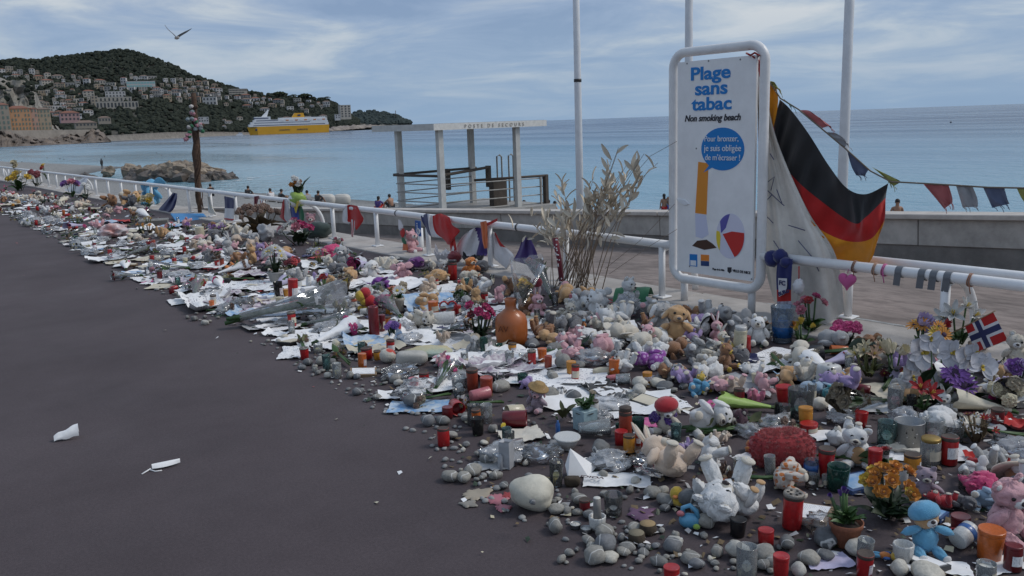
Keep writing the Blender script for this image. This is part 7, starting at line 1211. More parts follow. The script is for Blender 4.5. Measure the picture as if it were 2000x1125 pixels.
t, s = place('white_box', 1618, 758, rz=face + .5); tag(t, 'white cube box with two dark dots on its top', 'box'); mk('body', bevel(MB().box((0, 0, 24 * s), (36 * s, 36 * s, 48 * s)).mesh('b', False), 4 * s, 2) and MB().ell((0, 0, 24 * s), (19 * s, 19 * s, 25 * s), None, 20, 12, boxy=.35), PL['white'], t)
for sx in (-7, 7): mk('dot', MB().ell((sx * s, -4 * s, 48.5 * s), (3 * s, 3 * s, 1.5 * s)), M_EYE, t)
occ(1618, 758, 40); land('the white cube box', t.location)
# --- flower heap at the right edge
for px, py, h, w, cols, kd, n, bs, lc, lab, z in ((1812, 690, 66, 90, ('orange', 'yellow'), 'daisy', 6, .28, 'green', 'orange sunflower like blooms at the back of the right heap', .05), (1872, 672, 74, 70, ('white',), 'lily', 5, .36, 'green', 'white artificial lilies against the curved brace', .05), (1838, 676, 50, 20, ('red',), 'tulip', 2, .3, 'green', 'single red tulip before the white lilies', .06), (1790, 690, 60, 24, ('lilac',), 'tulip', 2, .42, 'green', 'lilac crocus left of the orchids', .04), (1868, 792, 76, 70, ('purple',), 'daisy', 5, .33, 'green', 'bright purple asters below the orchids', .0), (1700, 735, 60, 70, ('cream', 'peach'), 'lily', 7, .3, 'olive', 'cream and peach blooms left of the orchids', .02), (1745, 735, 56, 44, ('cream',), 'tulip', 3, .45, 'green', 'pale green tulip heads with a blue bow', .03), (1960, 790, 40, 44, ('lilac',), 'carnation', 4, .4, 'dark', 'faded blue ribbon flower above the square red candle', 0), (1985, 760, 54, 40, ('lilac', 'purple'), 'rose', 5, .25, 'dark', 'drooping lilac blooms at the right edge', .03), (1803, 800, 44, 40, ('red',), 'lily', 2, .5, 'green', 'single red lily standing in the speckled tin', .05)): posy(px, py, h, w, cols, kd, n, bs, lc, 16, label=lab, z=z)
t, s = place('orchid_spray', 1840, 800, rz=face); tag(t, 'spray of big white artificial orchids on the right heap', 'flowers'); land('the white orchids', t.location)
for px, py, r in ((1800, 690, 34), (1818, 665, 26), (1858, 690, 30), (1890, 700, 30), (1918, 715, 32), (1782, 735, 30), (1812, 745, 26), (1790, 705, 24), (1905, 690, 22)): b = PD(px, py, math.hypot(t.location.x, t.location.y) + .1) - Vector(t.location); v = Matrix.Rotation(-face, 3, 'Z') @ b; bloom(t, 'orchid', 'palegrey', v, (random.uniform(-.3, .3), -1, .25), r / ppm(Vector(t.location) + b)); mk('stem', MB().tube([(0, 0, 0), v * .5 + Vector((0, .05, 0)), v], .004, 4), LEAF['green'], t)
for k in range(20): leaf(t, (random.uniform(-.18, .18), random.uniform(-.05, .1), random.uniform(0, .12)), (random.uniform(-1, 1), -.6, random.uniform(.1, 1)), .14, 'dark')
for a in ((1950, 775, 66, 'magenta', 'bear', 'front', 'magenta plush roll at the right edge of the heap', 0), (1985, 715, 64, 'cream', 'bear', 'sit', 'cream teddy bear behind the red and blue cross flag', 1), (1978, 775, 50, 'white', 'lamb', 'back', 'white plush lamb half out of view', 1), (1770, 795, 64, 'tan', 'dog', 'back', 'tan plush dog buried under the orchids', 0), (1890, 690, 46, 'beige', 'dog', 'side', 'beige plush lying behind the orchids', 0), (1845, 812, 44, 'white', 'bunny', 'sit', 'white plush rabbit below the purple asters', 0), (1925, 955, 84, 'hotpink', 'cat', 'front', 'hot pink shaggy plush ball by the brown hat', 2), (1872, 935, 56, 'white', 'elephant', 'side', 'white plush hippo with an orange bow', 0), (1805, 975, 64, 'mauve', 'cat', 'sit', 'pale lilac plush cat left of the grey plush ball', 0), (1852, 985, 58, 'dgrey', 'cat', 'front', 'dark grey fluffy plush ball', 1), (1900, 985, 62, 'sky', 'elephant', 'side', 'pale blue plush whale shape behind the pink teddy', 0), (1962, 1050, 118, 'pink', 'bear', 'sit', 'pink teddy bear with scarf at the right edge', 1), (1860, 1000, 50, 'red', 'bear', 'back', 'red and white patterned plush behind the blue bear', 0), (1990, 985, 60, 'dgrey', 'bear', 'back', 'dark curly plush above the pink teddy', 2)): toy(a[0], a[1], a[2] * 1.2, a[3], a[4], a[5], face + random.uniform(-.7, .7), a[6], None, 0., a[7])
land('the pink teddy bear', G(1962, 1050)); land('the hot pink plush', G(1925, 955))
t, s = place('fur_hat', 1985, 950, rz=face); tag(t, 'wide brown hat lying upside down at the right edge', 'hat'); t.rotation_euler = (R(-50), 0, face - .3); t.location.z += 22 * s; mk('brim', MB().lathe([(22 * s, 6 * s), (44 * s, 0), (48 * s, 3 * s), (46 * s, 7 * s), (24 * s, 10 * s)], 26, ripple=lambda q, z: .06 * math.sin(2 * q)), PU['beige'], t); mk('crown', MB().lathe([(22 * s, 8 * s), (21 * s, -16 * s), (12 * s, -24 * s), (0, -25 * s)], 22), PU['brown'], t)
lump('red_cloth', 'crumpled dark red cloth above the hot pink plush', 'cloth', 1935, 905, (80, 40, 34), F_RED, jit=.5, ns=3); lump('cream_cloth', 'crumpled cream gauze right of the white rabbit', 'cloth', 1905, 822, (64, 40, 44), F_CREAM, jit=.6, ns=3.4); lump('cream_tuft', 'round cream pompom cushion beside the wide glass', 'cushion', 1602, 800, (30, 26, 26), PU['cream'], jit=.15, ns=4)
posy(1910, 862, 50, 110, ('white', 'dred', 'red'), 'lily', 16, .2, 'dry', 8, label='lacy red and white dried flowers beside the empty glass', ls=.2)
posy(1735, 912, 40, 30, ('red',), 'rose', 1, .4, 'green', 8, label='single red rose beside the painted jar', ls=.5)
# cross flag on its stick
t = tag(empty('hand_flag', G(1845, 690, .1)), 'small red hand flag with blue and white cross on a stick', 'flag'); off = Vector(t.location); XF = G(1925, 690, .05).x
mk('stick', MB().tube([PX(1840, 660, XF) - off, PX(1944, 607, XF) - off], .004, 6), mat('flag_stick', (.3, .2, .12), .7), t)
def nf(u, v): 
    a = Vector((1884, 636)).lerp(Vector((1940, 610)), u); b = Vector((1906, 688)).lerp(Vector((1968, 664)), u); q = a.lerp(b, v); return PX(q.x, q.y, XF + .02 * math.sin(u * 4 + v * 2) * v) - off
def nm(u, v):
    du, dv = abs(u - .40), abs(v - .5); 
    if du < .075 or dv < .10: return 2
    if du < .15 or dv < .2: return 1
    return 0
mk('cloth', MB().sheet(40, 30, nf, mfn=nm), [F_RED, F_WHT, F_NAVY], t); land('the red and blue cross flag', G(1925, 690))

# --- middle and left part
pillar(732, 657, 60, 21, 'dred', 'tall dark red pillar candle standing on white paper'); land('the tall dark red pillar candle', G(732, 657)); candle(746, 650, 36, 14, 'dred', 'red', .9, label='narrow dark red candle right behind the pillar'); candle(757, 638, 20, 14, 'orange', None, label='little orange glass right of the dark red pillar')
t = lump('stone_dish', 'hollow white stone dish before the star cushion', 'dish', 805, 712, (62, 34, 28), M_PEBL, jit=.1, boxy=.6, sd=3); toy(868, 722, 46, 'pink', kind='elephant', label='pink plush elephant at the corner of the large letter', fl=1, pose='back'); lump('plush_ball', 'white plush ball with red patches left of the stone dish', 'ball', 758, 707, (32, 30, 28), spotted('ball', (.5, .48, .42), (.45, .05, .03)), jit=.06); candle(718, 700, 22, 23, 'red', 'red', .7, .85, label='short red cup before the plush ball'); candle(737, 702, 18, 14, 'amber', 'yellow', .5, label='tiny amber cup right of the short red cup')
PU['star'] = mat('star_cloth', (.5, .40, .20), .9, (2.2, 0), (60, .5), col2=(.30, .42, .40)); lump('star_cushion', 'flat yellow and blue cushion behind the stone dish', 'cushion', 838, 697, (96, 60, 22), PU['star'], jit=.25, ns=2.4, sd=9); land('the yellow and blue cushion', G(838, 697)); toy(862, 672, 40, 'beige', pose='back', kind='lamb', label='grubby beige plush lying on the yellow and blue cushion', fl=1, z=.03)
posy(768, 665, 34, 34, ('purple', 'violet'), 'carnation', 8, .25, 'dark', 8, label='dried purple flowers right of the dark red pillar'); candle(835, 636, 54, 26, 'white', None, lie=RT_, taper=.95, label='roll of white paper lying behind the purple flowers', name='paper_roll', cat='paper'); candle(847, 612, 24, 20, 'orange', 'red', .8, 1., label='orange square candle beside the red wire heart')
t = tag(empty('wire_heart', G(876, 618, .0), (0, 0, face + R(90))), 'small red wire heart leaning on a glass box', 'heart'); mk('outline', MB().tube([(0, 16 * math.sin(a) ** 3 * .0045, (13 * math.cos(a) - 5 * math.cos(2 * a) - 2 * math.cos(3 * a) - math.cos(4 * a)) * .0045 + .08) for a in [i * 6.2832 / 28 for i in range(29)]], .008, 6), PL['red'], t)
posy(780, 608, 46, 32, ('white',), 'daisy', 6, .2, 'green', 10, mat('cream_pot', (.5, .46, .38), .7, (8, .25)), None, 'cream paper pot with small white flowers', name='potted_plant', poth=.6); paper(840, 590, 110, 'blue', .5, .2, rz=face + .5, label='long white and blue printed sheet propped on candles', z=.05, tilt=(.5, .1)); paper(770, 590, 70, 'white', .4, .3, rz=face + .4, label='white sheet slanting behind the cream pot', z=.02)
t = tag(empty('plush_caterpillar', G(715, 606), (0, 0, face)), 'red and yellow plush caterpillar with round feet', 'plush toy'); s = 1 / ppm(t.location)
for k, (x, z_, r, c) in enumerate(((0, 34, 12, 'red'), (8, 18, 13, 'red'), (12, 6, 10, 'red'), (-8, 30, 11, 'yellow'), (-2, 18, 8, 'yellow'), (-10, 5, 6, 'yellow'), (0, 4, 6, 'yellow'))): mk('ball', MB().ell((x * s, -4 * s if c == 'yellow' else 0, z_ * s), (r * s,) * 3, None, 12, 9, .05), PU[c], t)
occ(715, 606, 40); land('the plush caterpillar', t.location); toy(690, 600, 36, 'white', kind='cat', label='white plush cat with coral bib left of the caterpillar', bib='coral', rz=face + .6); bouquet(470, 640, 210, ('wilt', 'cream'), 'rose', 'milky', rz=RT_ + .32, label='very long bouquet in cloudy cellophane pointing at the pavement', n=6, bs=.06); bouquet(600, 640, 90, ('cream',), 'rose', 'milky', rz=RT_ + .1, n=3, bs=.06, label='short cellophane roll beside the very long bouquet'); bouquet(440, 600, 60, ('wilt',), 'carnation', 'milky', rz=RT_ - .1, n=3, bs=.08, label='small torn bouquet near the pavement edge')
t = posy(540, 552, 70, 44, ('white',), 'daisy', 22, .14, 'dark', 18, mat('glass_pot', (.28, .28, .27), .3, (6, .2)), None, 'white chrysanthemums in a tall grey pot', name='potted_plant', poth=.32, ls=.28); land('the white chrysanthemums', t.location); candle(573, 592, 48, 19, 'red', 'red', .9, 1., label='tall red candle right of the chrysanthemums'); candle(546, 585, 36, 18, 'dark', None, label='smoked glass lantern under the chrysanthemums'); candle(547, 598, 18, 16, 'cream', 'cream', .8, label='cream candle stub below the smoked lantern')
t, s = place('white_carton', 606, 596, rz=face + .7); tag(t, 'open white carton right of the tall red candle', 'carton'); mk('side', MB().box((0, 0, 18 * s), (26 * s, 18 * s, 36 * s)), PAP['white'], t, smooth=False); mk('flap', MB().box((15 * s, 4 * s, 20 * s), (2 * s, 16 * s, 34 * s), rot=(0, .5, 0)), PAP['grey'], t, smooth=False); occ(606, 596, 34)
posy(638, 578, 44, 34, ('white', 'red'), 'rose', 6, .16, 'green', 16, label='green bunch with a red bloom behind the white carton')
for a in ((445, 535, 34, 'orange', 'dog', 'side', 'ginger plush dog at the front of the brown plush row'), (470, 520, 40, 'brown', 'bear', 'back', 'brown teddy in the row of brown plush'), (495, 515, 40, 'tan', 'bear', 'sit', 'tan teddy at the end of the brown plush row'), (460, 530, 34, 'tan', 'monkey', 'front', 'tan monkey plush in the brown plush row'), (510, 535, 34, 'black', 'dog', 'side', 'black and white plush dog beside the chrysanthemums'), (510, 508, 36, 'lilac', 'bear', 'sit', 'lilac teddy above the black plush dog'), (524, 515, 36, 'pink', 'bunny', 'sit', 'pink rabbit plush touching the chrysanthemums'), (498, 492, 40, 'beige', 'bear', 'back', 'beige teddy lying behind the brown plush row'), (668, 520, 46, 'grey', 'dog', 'sit', 'grey plush donkey right of the green bunch'), (660, 503, 56, 'hotpink', 'bear', 'front', 'hot pink fluffy plush roll in the middle heap'), (803, 493, 42, 'pink', 'cat', 'sit', 'pink plush unicorn with pointed ears near the wheelchair sign'), (850, 548, 50, 'tan', 'lamb', 'front', 'tan curly plush lamb in the centre of the middle heap'), (868, 545, 44, 'grey', 'bear', 'sit', 'grey teddy in front of the white wing cloth'), (788, 545, 40, 'pink', 'elephant', 'sit', 'pink plush elephant left of the tan curly lamb'), (805, 525, 46, 'violet', 'bear', 'front', 'deep violet plush in the middle heap'), (748, 560, 44, 'purple', 'elephant', 'front', 'purple plush above the caterpillar'), (785, 575, 40, 'coral', 'bear', 'front', 'coral orange plush right of the purple one'), (820, 575, 38, 'beige', 'elephant', 'side', 'beige plush below the tan curly lamb'), (920, 540, 44, 'orange', 'monkey', 'sit', 'orange plush with a round face beside the red candles'), (932, 530, 44, 'dgrey', 'bear', 'front', 'dark grey plush behind the orange one'), (765, 520, 40, 'cream', 'bear', 'front', 'cream teddy lying in the middle heap'), (750, 530, 40, 'cream', 'lamb', 'back', 'cream lamb next to the cream teddy'), (725, 545, 42, 'white', 'dog', 'sit', 'white plush dog with a brown muzzle in the middle heap'), (235, 400, 46, 'tan', 'bear', 'side', 'large tan teddy lying against the far rail'), (215, 402, 36, 'brown', 'bear', 'side', 'brown teddy head beside the large tan one'), (302, 400, 56, 'blue', 'elephant', 'sit', 'big blue plush leaning on the far rail brace'), (255, 402, 34, 'dgrey', 'bear', 'side', 'dark plush behind the large tan teddy'), (410, 470, 44, 'dgrey', 'bear', 'front', 'dark slate plush left of the grey teddies'), (470, 470, 44, 'cream', 'bear', 'back', 'cream grey teddy below the dried brown bush'), (490, 478, 44, 'grey', 'lamb', 'side', 'grey curly plush beside the cream grey teddy'), (608, 450, 36, 'pink', 'bear', 'sit', 'pale pink round plush under the rail brace'), (635, 462, 44, 'black', 'cat', 'front', 'black plush on the dark green umbrella')): toy(a[0], a[1], a[2] * 1.12, a[3], a[4], a[5], face + random.uniform(-.9, .9), a[6], fl=1 if 'fluffy' in a[6] or 'curly' in a[6] else 0, detail=2 if a[2] > 40 else 1)
land('the tan curly lamb', G(850, 548)); land('the hot pink plush roll', G(660, 503)); land('the brown plush row', G(470, 530)); land('the big blue plush', G(302, 400)); land('the large tan teddy by the far rail', G(235, 400)); land('the pink plush unicorn', G(803, 493))
posy(505, 460, 60, 110, ('dried',), 'carnation', 26, .12, 'dry', 26, label='big dried brown bush of flowers below the rail', ls=.3); land('the dried brown bush', G(505, 460)); posy(585, 478, 46, 80, ('pink', 'white', 'hotpink'), 'rose', 14, .2, 'dark', 22, label='pink and white roses in front of the blue and green flag'); land('the pink and white roses', G(585, 478)); bag(520, 470, 36, 34, PAP['grey'], 'folded grey cardboard beside the dried brown bush', name='folded_card', cat='card')
lump('dark_umbrella', 'dark green folded umbrella under the rail', 'umbrella', 622, 466, (56, 40, 34), fab('umbrella', (.03, .05, .045)), jit=.3, ns=2); 
t = tag(empty('rail_vase', RLY(582)), 'vase of white and orange flowers in lime wrapping tied on the rail', 'flowers'); s = 1 / ppm(t.location); land('the flower vase on the rail', G(582, 470)); t.rotation_euler = (0, 0, face)
mk('wrapping', MB().ell((0, -.02, 6 * s), (17 * s, 12 * s, 14 * s), None, 16, 10, .5, 2.5, 3), WR['lime'], t); mk('white_plastic', MB().ell((-4 * s, -.05, 2 * s), (12 * s, 8 * s, 12 * s), None, 12, 8, .5, 3, 5), PAP['white'], t)
for k in range(14): leaf(t, (random.uniform(-6, 6) * s, 0, 14 * s), (random.uniform(-.7, .7), random.uniform(-.6, .6), 1), 26 * s, 'dark')
for k in range(9): bloom(t, 'carnation' if k < 5 else 'rose', 'white' if k < 5 else 'orange', (random.uniform(-12, 10) * s, -.05, random.uniform(32, 46) * s), (random.uniform(-.5, .5), -1, .7), 6 * s)
mk('spike_leaf', MB().tube([(8 * s, 0, 24 * s), (16 * s, 0, 38 * s), (28 * s, 0, 48 * s)], [1.5 * s, 1.8 * s, .3 * s], 5), LEAF['dark'], t)
o = mk('blue_board', bevel(MB().box((0, 0, .02), (.62, .8, .03)).mesh('b', False), .01, 1) and MB().box((0, 0, .02), (.62, .8, .03)), mat('foam_blue', (.03, .20, .45), .5, (3, .15)), smooth=False, loc=G(372, 428), rot=(.12, .08, face + .5)); tag(o, 'bright blue foam board lying beside the driftwood pole', 'board'); occ(372, 428, 60); land('the bright blue board', G(372, 430)); land('the driftwood pole', G(389, 417)); candle(393, 473, 30, 17, 'cream', 'cream', .95, 1., label='pale cylinder candle standing alone near the blue board'); t, s = place('wooden_tray', 300, 440, rz=face + .25); tag(t, 'long grey wooden tray below the navy jacket', 'tray'); mk('plank', MB().box((0, 0, 5 * s), (54 * s, 20 * s, 9 * s)), mat('grey_wood', (.2, .19, .17), .85, (9, .3)), t, smooth=False); mk('edge', MB().box((0, 10 * s, 10 * s), (54 * s, 1.5 * s, 4 * s)), PL['white'], t, smooth=False)
posy(140, 385, 30, 34, ('purple', 'pink'), 'rose', 10, .25, 'green', 10, label='mauve roses under the white veil'); posy(40, 372, 34, 50, ('cream', 'yellow', 'white'), 'rose', 12, .22, 'green', 14, label='cream and yellow roses at the far left'); posy(72, 365, 30, 24, ('dred',), 'carnation', 8, .25, 'dark', 10, label='dark red carnations at the far left'); land('the mauve roses', G(140, 385)); land('the cream and yellow roses', G(40, 372)); posy(30, 355, 40, 20, ('white', 'cream'), 'rose', 4, .15, 'green', 16, label='tall green bunch on the far rail'); posy(92, 350, 30, 12, ('red', 'yellow'), 'rose', 3, .2, 'green', 8, label='red rose standing above the far rail', z=.15); posy(168, 390, 32, 34, ('white',), 'carnation', 4, .15, 'dark', 16, label='dark green bunch right of the mauve roses'); posy(290, 408, 26, 30, ('cream', 'yellow'), 'rose', 8, .3, 'green', 8, label='cream green flowers under the big blue plush')
bag(225, 462, 60, 26, mat('coral_wrap', (.5, .2, .17), .4, (4, 0), col2=(.5, .46, .48)), 'coral tinted plastic wrapping lying near the pavement edge', name='plastic_wrap'); lump('red_cloth', 'bright red cloth strewn in the far field', 'cloth', 236, 435, (48, 24, 12), F_RED, jit=.5, ns=3)
lump('white_cloth', 'bundled white wing shaped cloth behind the grey teddy', 'cloth', 868, 512, (36, 26, 40), F_WHT, jit=.4, ns=3, z=.03); lump('carnation_ball', 'dark red carnation ball behind the red candles', 'flowers', 888, 512, (26, 22, 22), PT['dred'], jit=.45, ns=5, z=.06); candle(884, 546, 34, 18, 'red', 'red', .9, 1., label='bright red grave candle left of the orange plush', lid='black')
lump('black_cloth', 'folded black bag behind the plush, below the white flag', 'bag', 925, 512, (42, 26, 22), F_BLK, jit=.3, z=.05); bouquet(1075, 585, 90, ('wilt', 'red'), 'rose', 'milky', rz=UP_ + .5, label='cloudy cellophane bouquet right behind the vase', up=.8, bs=.1)
tw = tag(empty('wicker_torch', G(1100, 570)), 'red and white beaded stick standing in the dried reeds', 'stick'); off = Vector(tw.location); mk('stick', MB().tube([PX(1098, 560, 5.45) - off, PX(1092, 505, 5.45) - off, PX(1084, 465, 5.45) - off], [.025, .025, .03], 8), F_BURG, tw)
for k in range(22): q = random.random(); mk('bead', MB().ell(PX(1098 - 14 * q + random.uniform(-4, 4), 560 - 95 * q, 5.42) - off, (.008,) * 3, None, 6, 5), F_WHT, tw)
t = lump('felt_heart', 'dark red felt heart hung in the dried reeds', 'heart', 1050, 560, (20, 8, 18), F_BURG, z=.42)
# ================================================================== THE REST OF THE FIELD
random.seed(77)
EDGE = [(-20, 405), (0, 415), (100, 465), (240, 528), (380, 598), (480, 648), (590, 716), (700, 776), (830, 846), (900, 940), (1060, 1020), (1150, 1060), (1290, 1120), (1320, 1140)]
BACK = [(-20, 366), (0, 368), (200, 398), (400, 438), (600, 474), (800, 512), (1000, 560), (1200, 590), (1320, 622), (1500, 650), (1700, 690), (2000, 735)]
def rel(px, py):     # 0 at the rail, 1 at the pavement edge
    b = interp(BACK, px); e = interp(EDGE, px); return (py - b) / max(1, e - b)
def rnd_pt(x0=-10, x1=2010, lo=0., hi=1.):
    for _ in range(60):
        px = random.uniform(x0, x1); b = interp(BACK, px); e = min(interp(EDGE, px), 1135); v = random.uniform(lo, hi); py = b + (e - b) * v
        if py < 1135: return px, py
    return px, py
# pebbles: dense lines along the edge, clusters elsewhere
n = 0
CL_ = [(1085, 990, 40, 26, 15), (940, 935, 40, 16, 11), (950, 880, 40, 10, 8), (1380, 1090, 110, 34, 36), (1260, 1080, 80, 22, 12), (1480, 1115, 60, 20, 6), (1220, 1050, 60, 20, 8), (1260, 970, 60, 20, 10), (1200, 930, 70, 16, 6), (890, 838, 50, 12, 8), (660, 722, 60, 10, 20), (745, 745, 40, 12, 10), (720, 775, 40, 10, 8), (1030, 820, 40, 10, 6), (630, 715, 30, 8, 8), (1300, 760, 50, 12, 6), (500, 665, 60, 8, 12), (420, 625, 50, 8, 10), (1000, 905, 50, 14, 6), (1150, 1085, 60, 14, 10), (830, 705, 40, 8, 4), (340, 575, 60, 6, 8)]
for (cx, cy, sx, sy, k) in CL_:
    for i in range(k):
        if random.random() < .25: continue
        for _ in range(12):
            px, py = random.gauss(cx, sx * .7), random.gauss(cy, sy * .7); g = G(px, min(py, 1150)); w = (.022 + .072 * random.random() ** 1.5) * ppm(g)
            if py < 1150 and free(px, py, w, .75): pebble(px, py, w, flat=random.uniform(.8, 1.2)); n += 1; break
for i in range(2000):
    if n >= 185: break
    px, py = rnd_pt(150, 1500, .55, 1.02); w = random.uniform(.02, .06) * ppm(G(px, py))
    if w > 7 and free(px, py, w, .8): pebble(px, py, w, flat=random.uniform(.7, 1.1)); n += 1
# papers under everything
for i in range(1600):
    px, py = rnd_pt(-10, 2000 if i % 4 == 0 else 1150, .08, .97); sc = ppm(G(px, py)); w = random.uniform(.15, .5) * sc
    if w < 9 or len([1 for a in AUTO if a[2] == 'paper']) > 230: continue
    if not free(px, py, w * .45, .5) or (py > 770 and (px < 1500 or w > 80)) or (py > 690 and px < 830): continue
    w = min(w, 125)
    paper(px, py, w, random.choice(['white'] * 5 + ['letter'] * 5 + ['drawing', 'drawing', 'cream', 'grey', 'white', 'blue']), random.choice([.5, .7, .9]), random.choice([.3, .6, .9, 1.3])); occ(px, py, w * .22)
def rc(seq): return random.choice(seq)
def fill_candle(px, py, sc, far):
    col = rc(['red'] * 4 + ['dred', 'dred', 'brick', 'orange', 'amber'] + ['clear'] * 5 + ['frost'] * 4 + ['white', 'cream', 'green', 'dark', 'pink', 'teal']); h = random.uniform(.06, .13) * sc; w = random.uniform(.05, .07) * sc
    lie = random.uniform(0, 6.28) if random.random() < .16 else None
    candle(px, py, h, w, col, rc(['white', 'cream', 'burnt', 'yellow', None]) if col in GL else 'red', rc([.3, .5, .7]), rc([.85, .95, 1.]), lie=lie, lid='perf' if col in ('red', 'dred') and lie is None and random.random() < .3 and not far else None, wick=not far)
def fill_toy(px, py, sc, far):
    h = random.uniform(.17, .31) * sc; toy(px, py, h, rc(['tan', 'tan', 'brown', 'white', 'white', 'white', 'cream', 'cream', 'cream', 'grey', 'pink', 'pink', 'beige', 'beige', 'tan', 'brown', 'dgrey', 'lilac', 'grey', 'cream']), rc(['bear', 'bear', 'dog', 'bunny', 'dog', 'cat', 'elephant', 'lamb', 'lamb', 'monkey']), rc(['sit', 'back', 'back', 'back', 'side', 'side', 'side', 'front', 'front']), random.uniform(0, 6.28), detail=2 if h > 45 else (1 if h > 22 else 0), fl=rc([0, 0, 1]))
def fill_bouquet(px, py, sc, far):
    L_ = random.uniform(.26, .42) * sc; bouquet(px, py, L_, rc([('white',), ('red', 'dred'), ('wilt', 'cream'), ('pink', 'white'), ('dried',), ('yellow', 'cream'), ('hotpink',), ('wilt',)]), rc(['rose', 'rose', 'carnation', 'daisy', 'tulip']), rc(['clear', 'milky', 'milky', 'white', 'cream', 'lilac', None]), n=5 if not far else 3, leafc=rc(['green', 'dark', 'olive', 'dry']), up=random.uniform(.05, .3), bs=.12)
def fill_posy(px, py, sc, far):
    h = random.uniform(.14, .22) * sc; posy(px, py, h, h * random.uniform(.8, 1.4), rc([('white', 'cream'), ('red', 'dred'), ('pink', 'white'), ('dried', 'wilt'), ('yellow', 'orange'), ('purple', 'lilac'), ('hotpink', 'pink')]), rc(['rose', 'carnation', 'daisy', 'lily']), 7 if not far else 5, .2, rc(['green', 'dark', 'olive', 'dry']), 9 if not far else 6, pot=rc([None, None, None, PL['black'], PL['white']]) if not far else None)
def fill_bag(px, py, sc, far): bag(px, py, random.uniform(.15, .28) * sc, random.uniform(.06, .12) * sc, rc([M_CELLO, WR['film'], WR['film']]))
def fill_lump(px, py, sc, far):
    c = rc(['red', 'white', 'cream', 'cream', 'navy', 'pink', 'black']); f_ = {'red': F_RED, 'white': F_WHT, 'cream': F_CREAM, 'navy': F_NAVY, 'grey': F_GREY, 'burgundy': F_BURG, 'pink': F_PINK, 'black': F_BLK}[c]; w = random.uniform(.12, .26) * sc; lump('folded_cloth', None, 'cloth', px, py, (w, w * .7, w * .35), f_, jit=.5, ns=3, rz=random.uniform(0, 6), desc=f'crumpled {c} cloth', group='cloths of the memorial')
def fill_card(px, py, sc, far):
    t, s = place('picture_frame', px, py); w = random.uniform(.12, .2); c = rc(['white', 'black', 'brown', 'blue']); m = {'white': PL['white'], 'black': PL['black'], 'brown': PAP['brown'], 'blue': PAP['dblue']}[c]; t.rotation_euler = (random.uniform(-.1, .1), random.uniform(-.1, .1), t.rotation_euler.z)
    mk('frame', MB().box((0, 0, .012), (w, w * .75, .02)), m, t, smooth=False); mk('picture', MB().box((0, 0, .0235), (w * .85, w * .6, .003)), rc([PAP['white'], PAP['letter'], PAP['blue'], PAP['cream']]), t, smooth=False); occ(px, py, w * sc); done(t, None, f'{c} framed picture lying flat', 'picture', 'pictures of the memorial')
# zones: toys and flowers by the rail, glass and paper further out
def fill(n, x0, x1, lo, hi, kinds, far=False, f=.62, minw=0):
    k = 0
    for i in range(n * 14):
        if k >= n: break
        px, py = rnd_pt(x0, x1, lo, hi); sc = ppm(G(px, py)); fn = rc(kinds); w = {fill_candle: .07, fill_toy: .15, fill_bouquet: .2, fill_posy: .2, fill_bag: .2, fill_lump: .2, fill_card: .16, fill_wilt: .16}[fn] * sc
        if free(px, py, w, f): fn(px, py, sc, far); k += 1
def fill_wilt(px, py, sc, far):
    L_ = random.uniform(.2, .34) * sc; bouquet(px, py, L_, rc([('wilt', 'cream'), ('wilt', 'dried'), ('dred', 'wilt'), ('white', 'wilt'), ('dried',)]), rc(['rose', 'carnation', 'daisy']), None, n=4 if not far else 2, leafc=rc(['dark', 'olive', 'dry', 'green']), up=random.uniform(.02, .12), bs=.1)
W_ = fill_wilt
T_, C_, B_, P_, G_, L__, K_ = fill_toy, fill_candle, fill_bouquet, fill_posy, fill_bag, fill_lump, fill_card
fill(40, 880, 1120, .02, .35, [C_, C_, C_, C_, G_, T_]); fill(50, 1080, 1420, .0, .26, [T_, T_, T_, T_, G_, L__]); fill(42, 1400, 2000, .0, .26, [T_, T_, T_, C_, W_, B_, L__]); fill(30, 1380, 2000, .25, .62, [C_, T_, W_, L__, G_, G_]); fill(8, 1500, 2000, .55, 1.0, [C_, K_, G_]); fill(18, 1000, 1420, .3, .75, [C_, K_, L__, W_, G_])
fill(50, 680, 1000, .0, .4, [T_, T_, T_, W_, C_, L__, B_, G_]); fill(40, 640, 1000, .35, .85, [C_, C_, K_, G_, G_, W_, W_, B_]); fill(60, 380, 700, .0, .4, [T_, T_, P_, W_, W_, B_, C_, L__, G_]); fill(60, 350, 720, .35, .95, [C_, C_, B_, B_, G_, G_, K_, L__, W_])
fill(75, 100, 420, .0, .5, [T_, T_, P_, W_, B_, L__, C_, G_], True, .5); fill(64, 100, 420, .4, 1.0, [C_, W_, B_, G_, G_, L__, K_], True, .5); fill(60, -10, 150, .0, .55, [T_, T_, P_, W_, L__, C_, G_], True, .45); fill(44, -10, 160, .4, 1.0, [C_, G_, W_, B_, L__, G_], True, .45)
# litter: scraps, petals and leaves nobody could count
mb = MB(); random.seed(5)
def scrap(px, py, s, mi):
    p = G(px, py, .003 + random.random() * .012); a = random.uniform(0, 6.28); t_ = Vector((math.cos(a), math.sin(a), random.uniform(-.2, .4))) * s; q = Vector((-math.sin(a), math.cos(a), random.uniform(-.2, .4))) * s * random.uniform(.35, .9); zz = Vector((0, 0, s * random.uniform(.1, .45)))
    mb.add([p - t_ - q, p + t_ - q, p + t_ * .8 + q + zz, p - t_ * .9 + q], [(0, 1, 2, 3)], mi)
for i in range(5200):
    px, py = rnd_pt(-10, 2010, 0, 1.0); v = rel(px, py)
    if random.random() < max(0, v - .55) * 1.4 or (py > 660 and random.random() < .45): continue
    scrap(px, py, random.uniform(.008, .035) * (1.25 if px < 500 else 1 if py < 660 else .6), rc([0, 0, 0, 1, 1, 2, 2, 3, 3, 4 if py < 660 else 1, 5]))
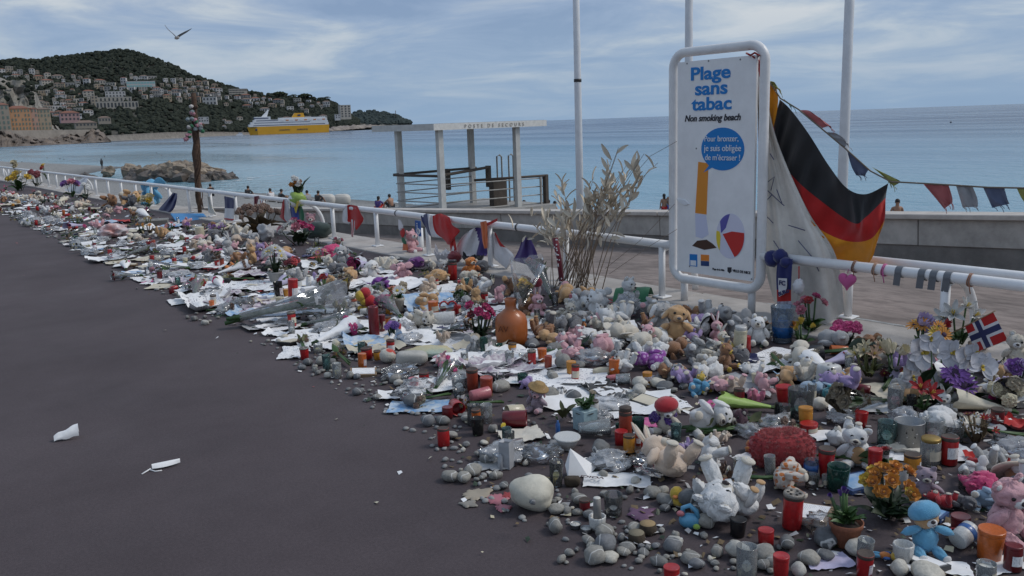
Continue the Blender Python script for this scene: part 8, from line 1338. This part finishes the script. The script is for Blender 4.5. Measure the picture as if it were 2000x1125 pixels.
for i in range(26):
    px = random.uniform(-10, 1250); py = interp(EDGE, px) + abs(random.gauss(0, 60)) + 8
    if py < 1120: scrap(px, py, random.uniform(.005, .016), rc([0, 1, 2, 4, 5]))
tag(mk('litter', mb, [PAP['white'], LEAF['dry'], LEAF['dark'], PAP['grey'], PT['red'], PT['cream']], smooth=False), 'scraps of paper, petals and dry leaves strewn between the things', 'litter', kind='stuff')
# small stones nobody could count, in the far field and between the clusters
mb = MB(); ico = None
for i in range(850):
    px, py = rnd_pt(-10, 900, .25, 1.05) if random.random() < .75 else rnd_pt(100, 1250, .8, 1.04); p = G(px, min(py, 1140)); s = random.uniform(.008, .022) * (1.5 if px < 450 else 1)
    if free(px, py, s * 2 * ppm(p), .6): mb.ell(p + Vector((0, 0, s * .4)), (s, s * random.uniform(.6, 1), s * .55), (0, 0, random.uniform(0, 3)), 7, 5, .2, 1.5, i)
tag(mk('gravel', mb, mat('small_stones', (.30, .30, .29), .8, (6, 0), col2=(.14, .145, .15))), 'small grey stones strewn along the memorial', 'gravel', kind='stuff')
# --- labels: what each thing is, and which landmark it lies by
ORD = ['', 'second ', 'third ', 'fourth ', 'fifth ', 'sixth ', 'seventh ', 'eighth ', 'ninth ', 'tenth ', 'eleventh ', 'twelfth ']
bk = {}
for o, d, c in AUTO:
    p = Vector(o.location); ph, q = min(LAND, key=lambda l: (l[1].xy - p.xy).length); bk.setdefault((d, ph), []).append(((q.xy - p.xy).length, o))
for (d, ph), lst in bk.items():
    lst.sort(key=lambda a: a[0])
    for i, (_, o) in enumerate(lst):
        if len(lst) == 1: o['label'] = f'{d}, close to {ph}'
        elif c != 'x' and i < len(ORD): o['label'] = f'{d}, {ORD[i]}nearest {ph}'
        else: o['label'] = f'{d}, among those farther from {ph}'
        w = o['label'].split()
        if len(w) > 16: o['label'] = ' '.join(w).replace(' lying', '').replace(' beach', '').replace(' standing up', '').replace(' with holed metal lid', ' with metal lid').replace('close to the', 'by the').replace(' on its side', '').replace(' by the far rail', '').replace(' with the wooden heart', '').replace(' with the grey candle', '').replace(' on the bare pavement', '').replace(' grave candle', ' candle').replace(' tinted', '')
# houses of the hillside: neighbours tell them apart
hs = {}
for o in bpy.data.objects:
    if o.parent is None and o.get('group') == 'houses on the wooded hillside': hs.setdefault(o['label'], []).append(o)
for lab, lst in hs.items():
    if len(lst) < 2: continue
    lst.sort(key=lambda o: proj(o.location)[0]); nn = ['first', 'second', 'third', 'fourth', 'fifth', 'sixth', 'seventh', 'eighth', 'ninth', 'tenth', 'eleventh', 'twelfth', 'thirteenth', 'fourteenth', 'fifteenth', 'sixteenth', 'seventeenth', 'eighteenth', 'nineteenth', 'twentieth', 'twenty-first', 'twenty-second', 'twenty-third', 'twenty-fourth', 'twenty-fifth', 'twenty-sixth']
    for i, o in enumerate(lst):
        b = lab.replace(' among the trees on the hill', ' on the hill')
        o['label'] = f'{b}, {nn[min(i, 25)]} such from the left'
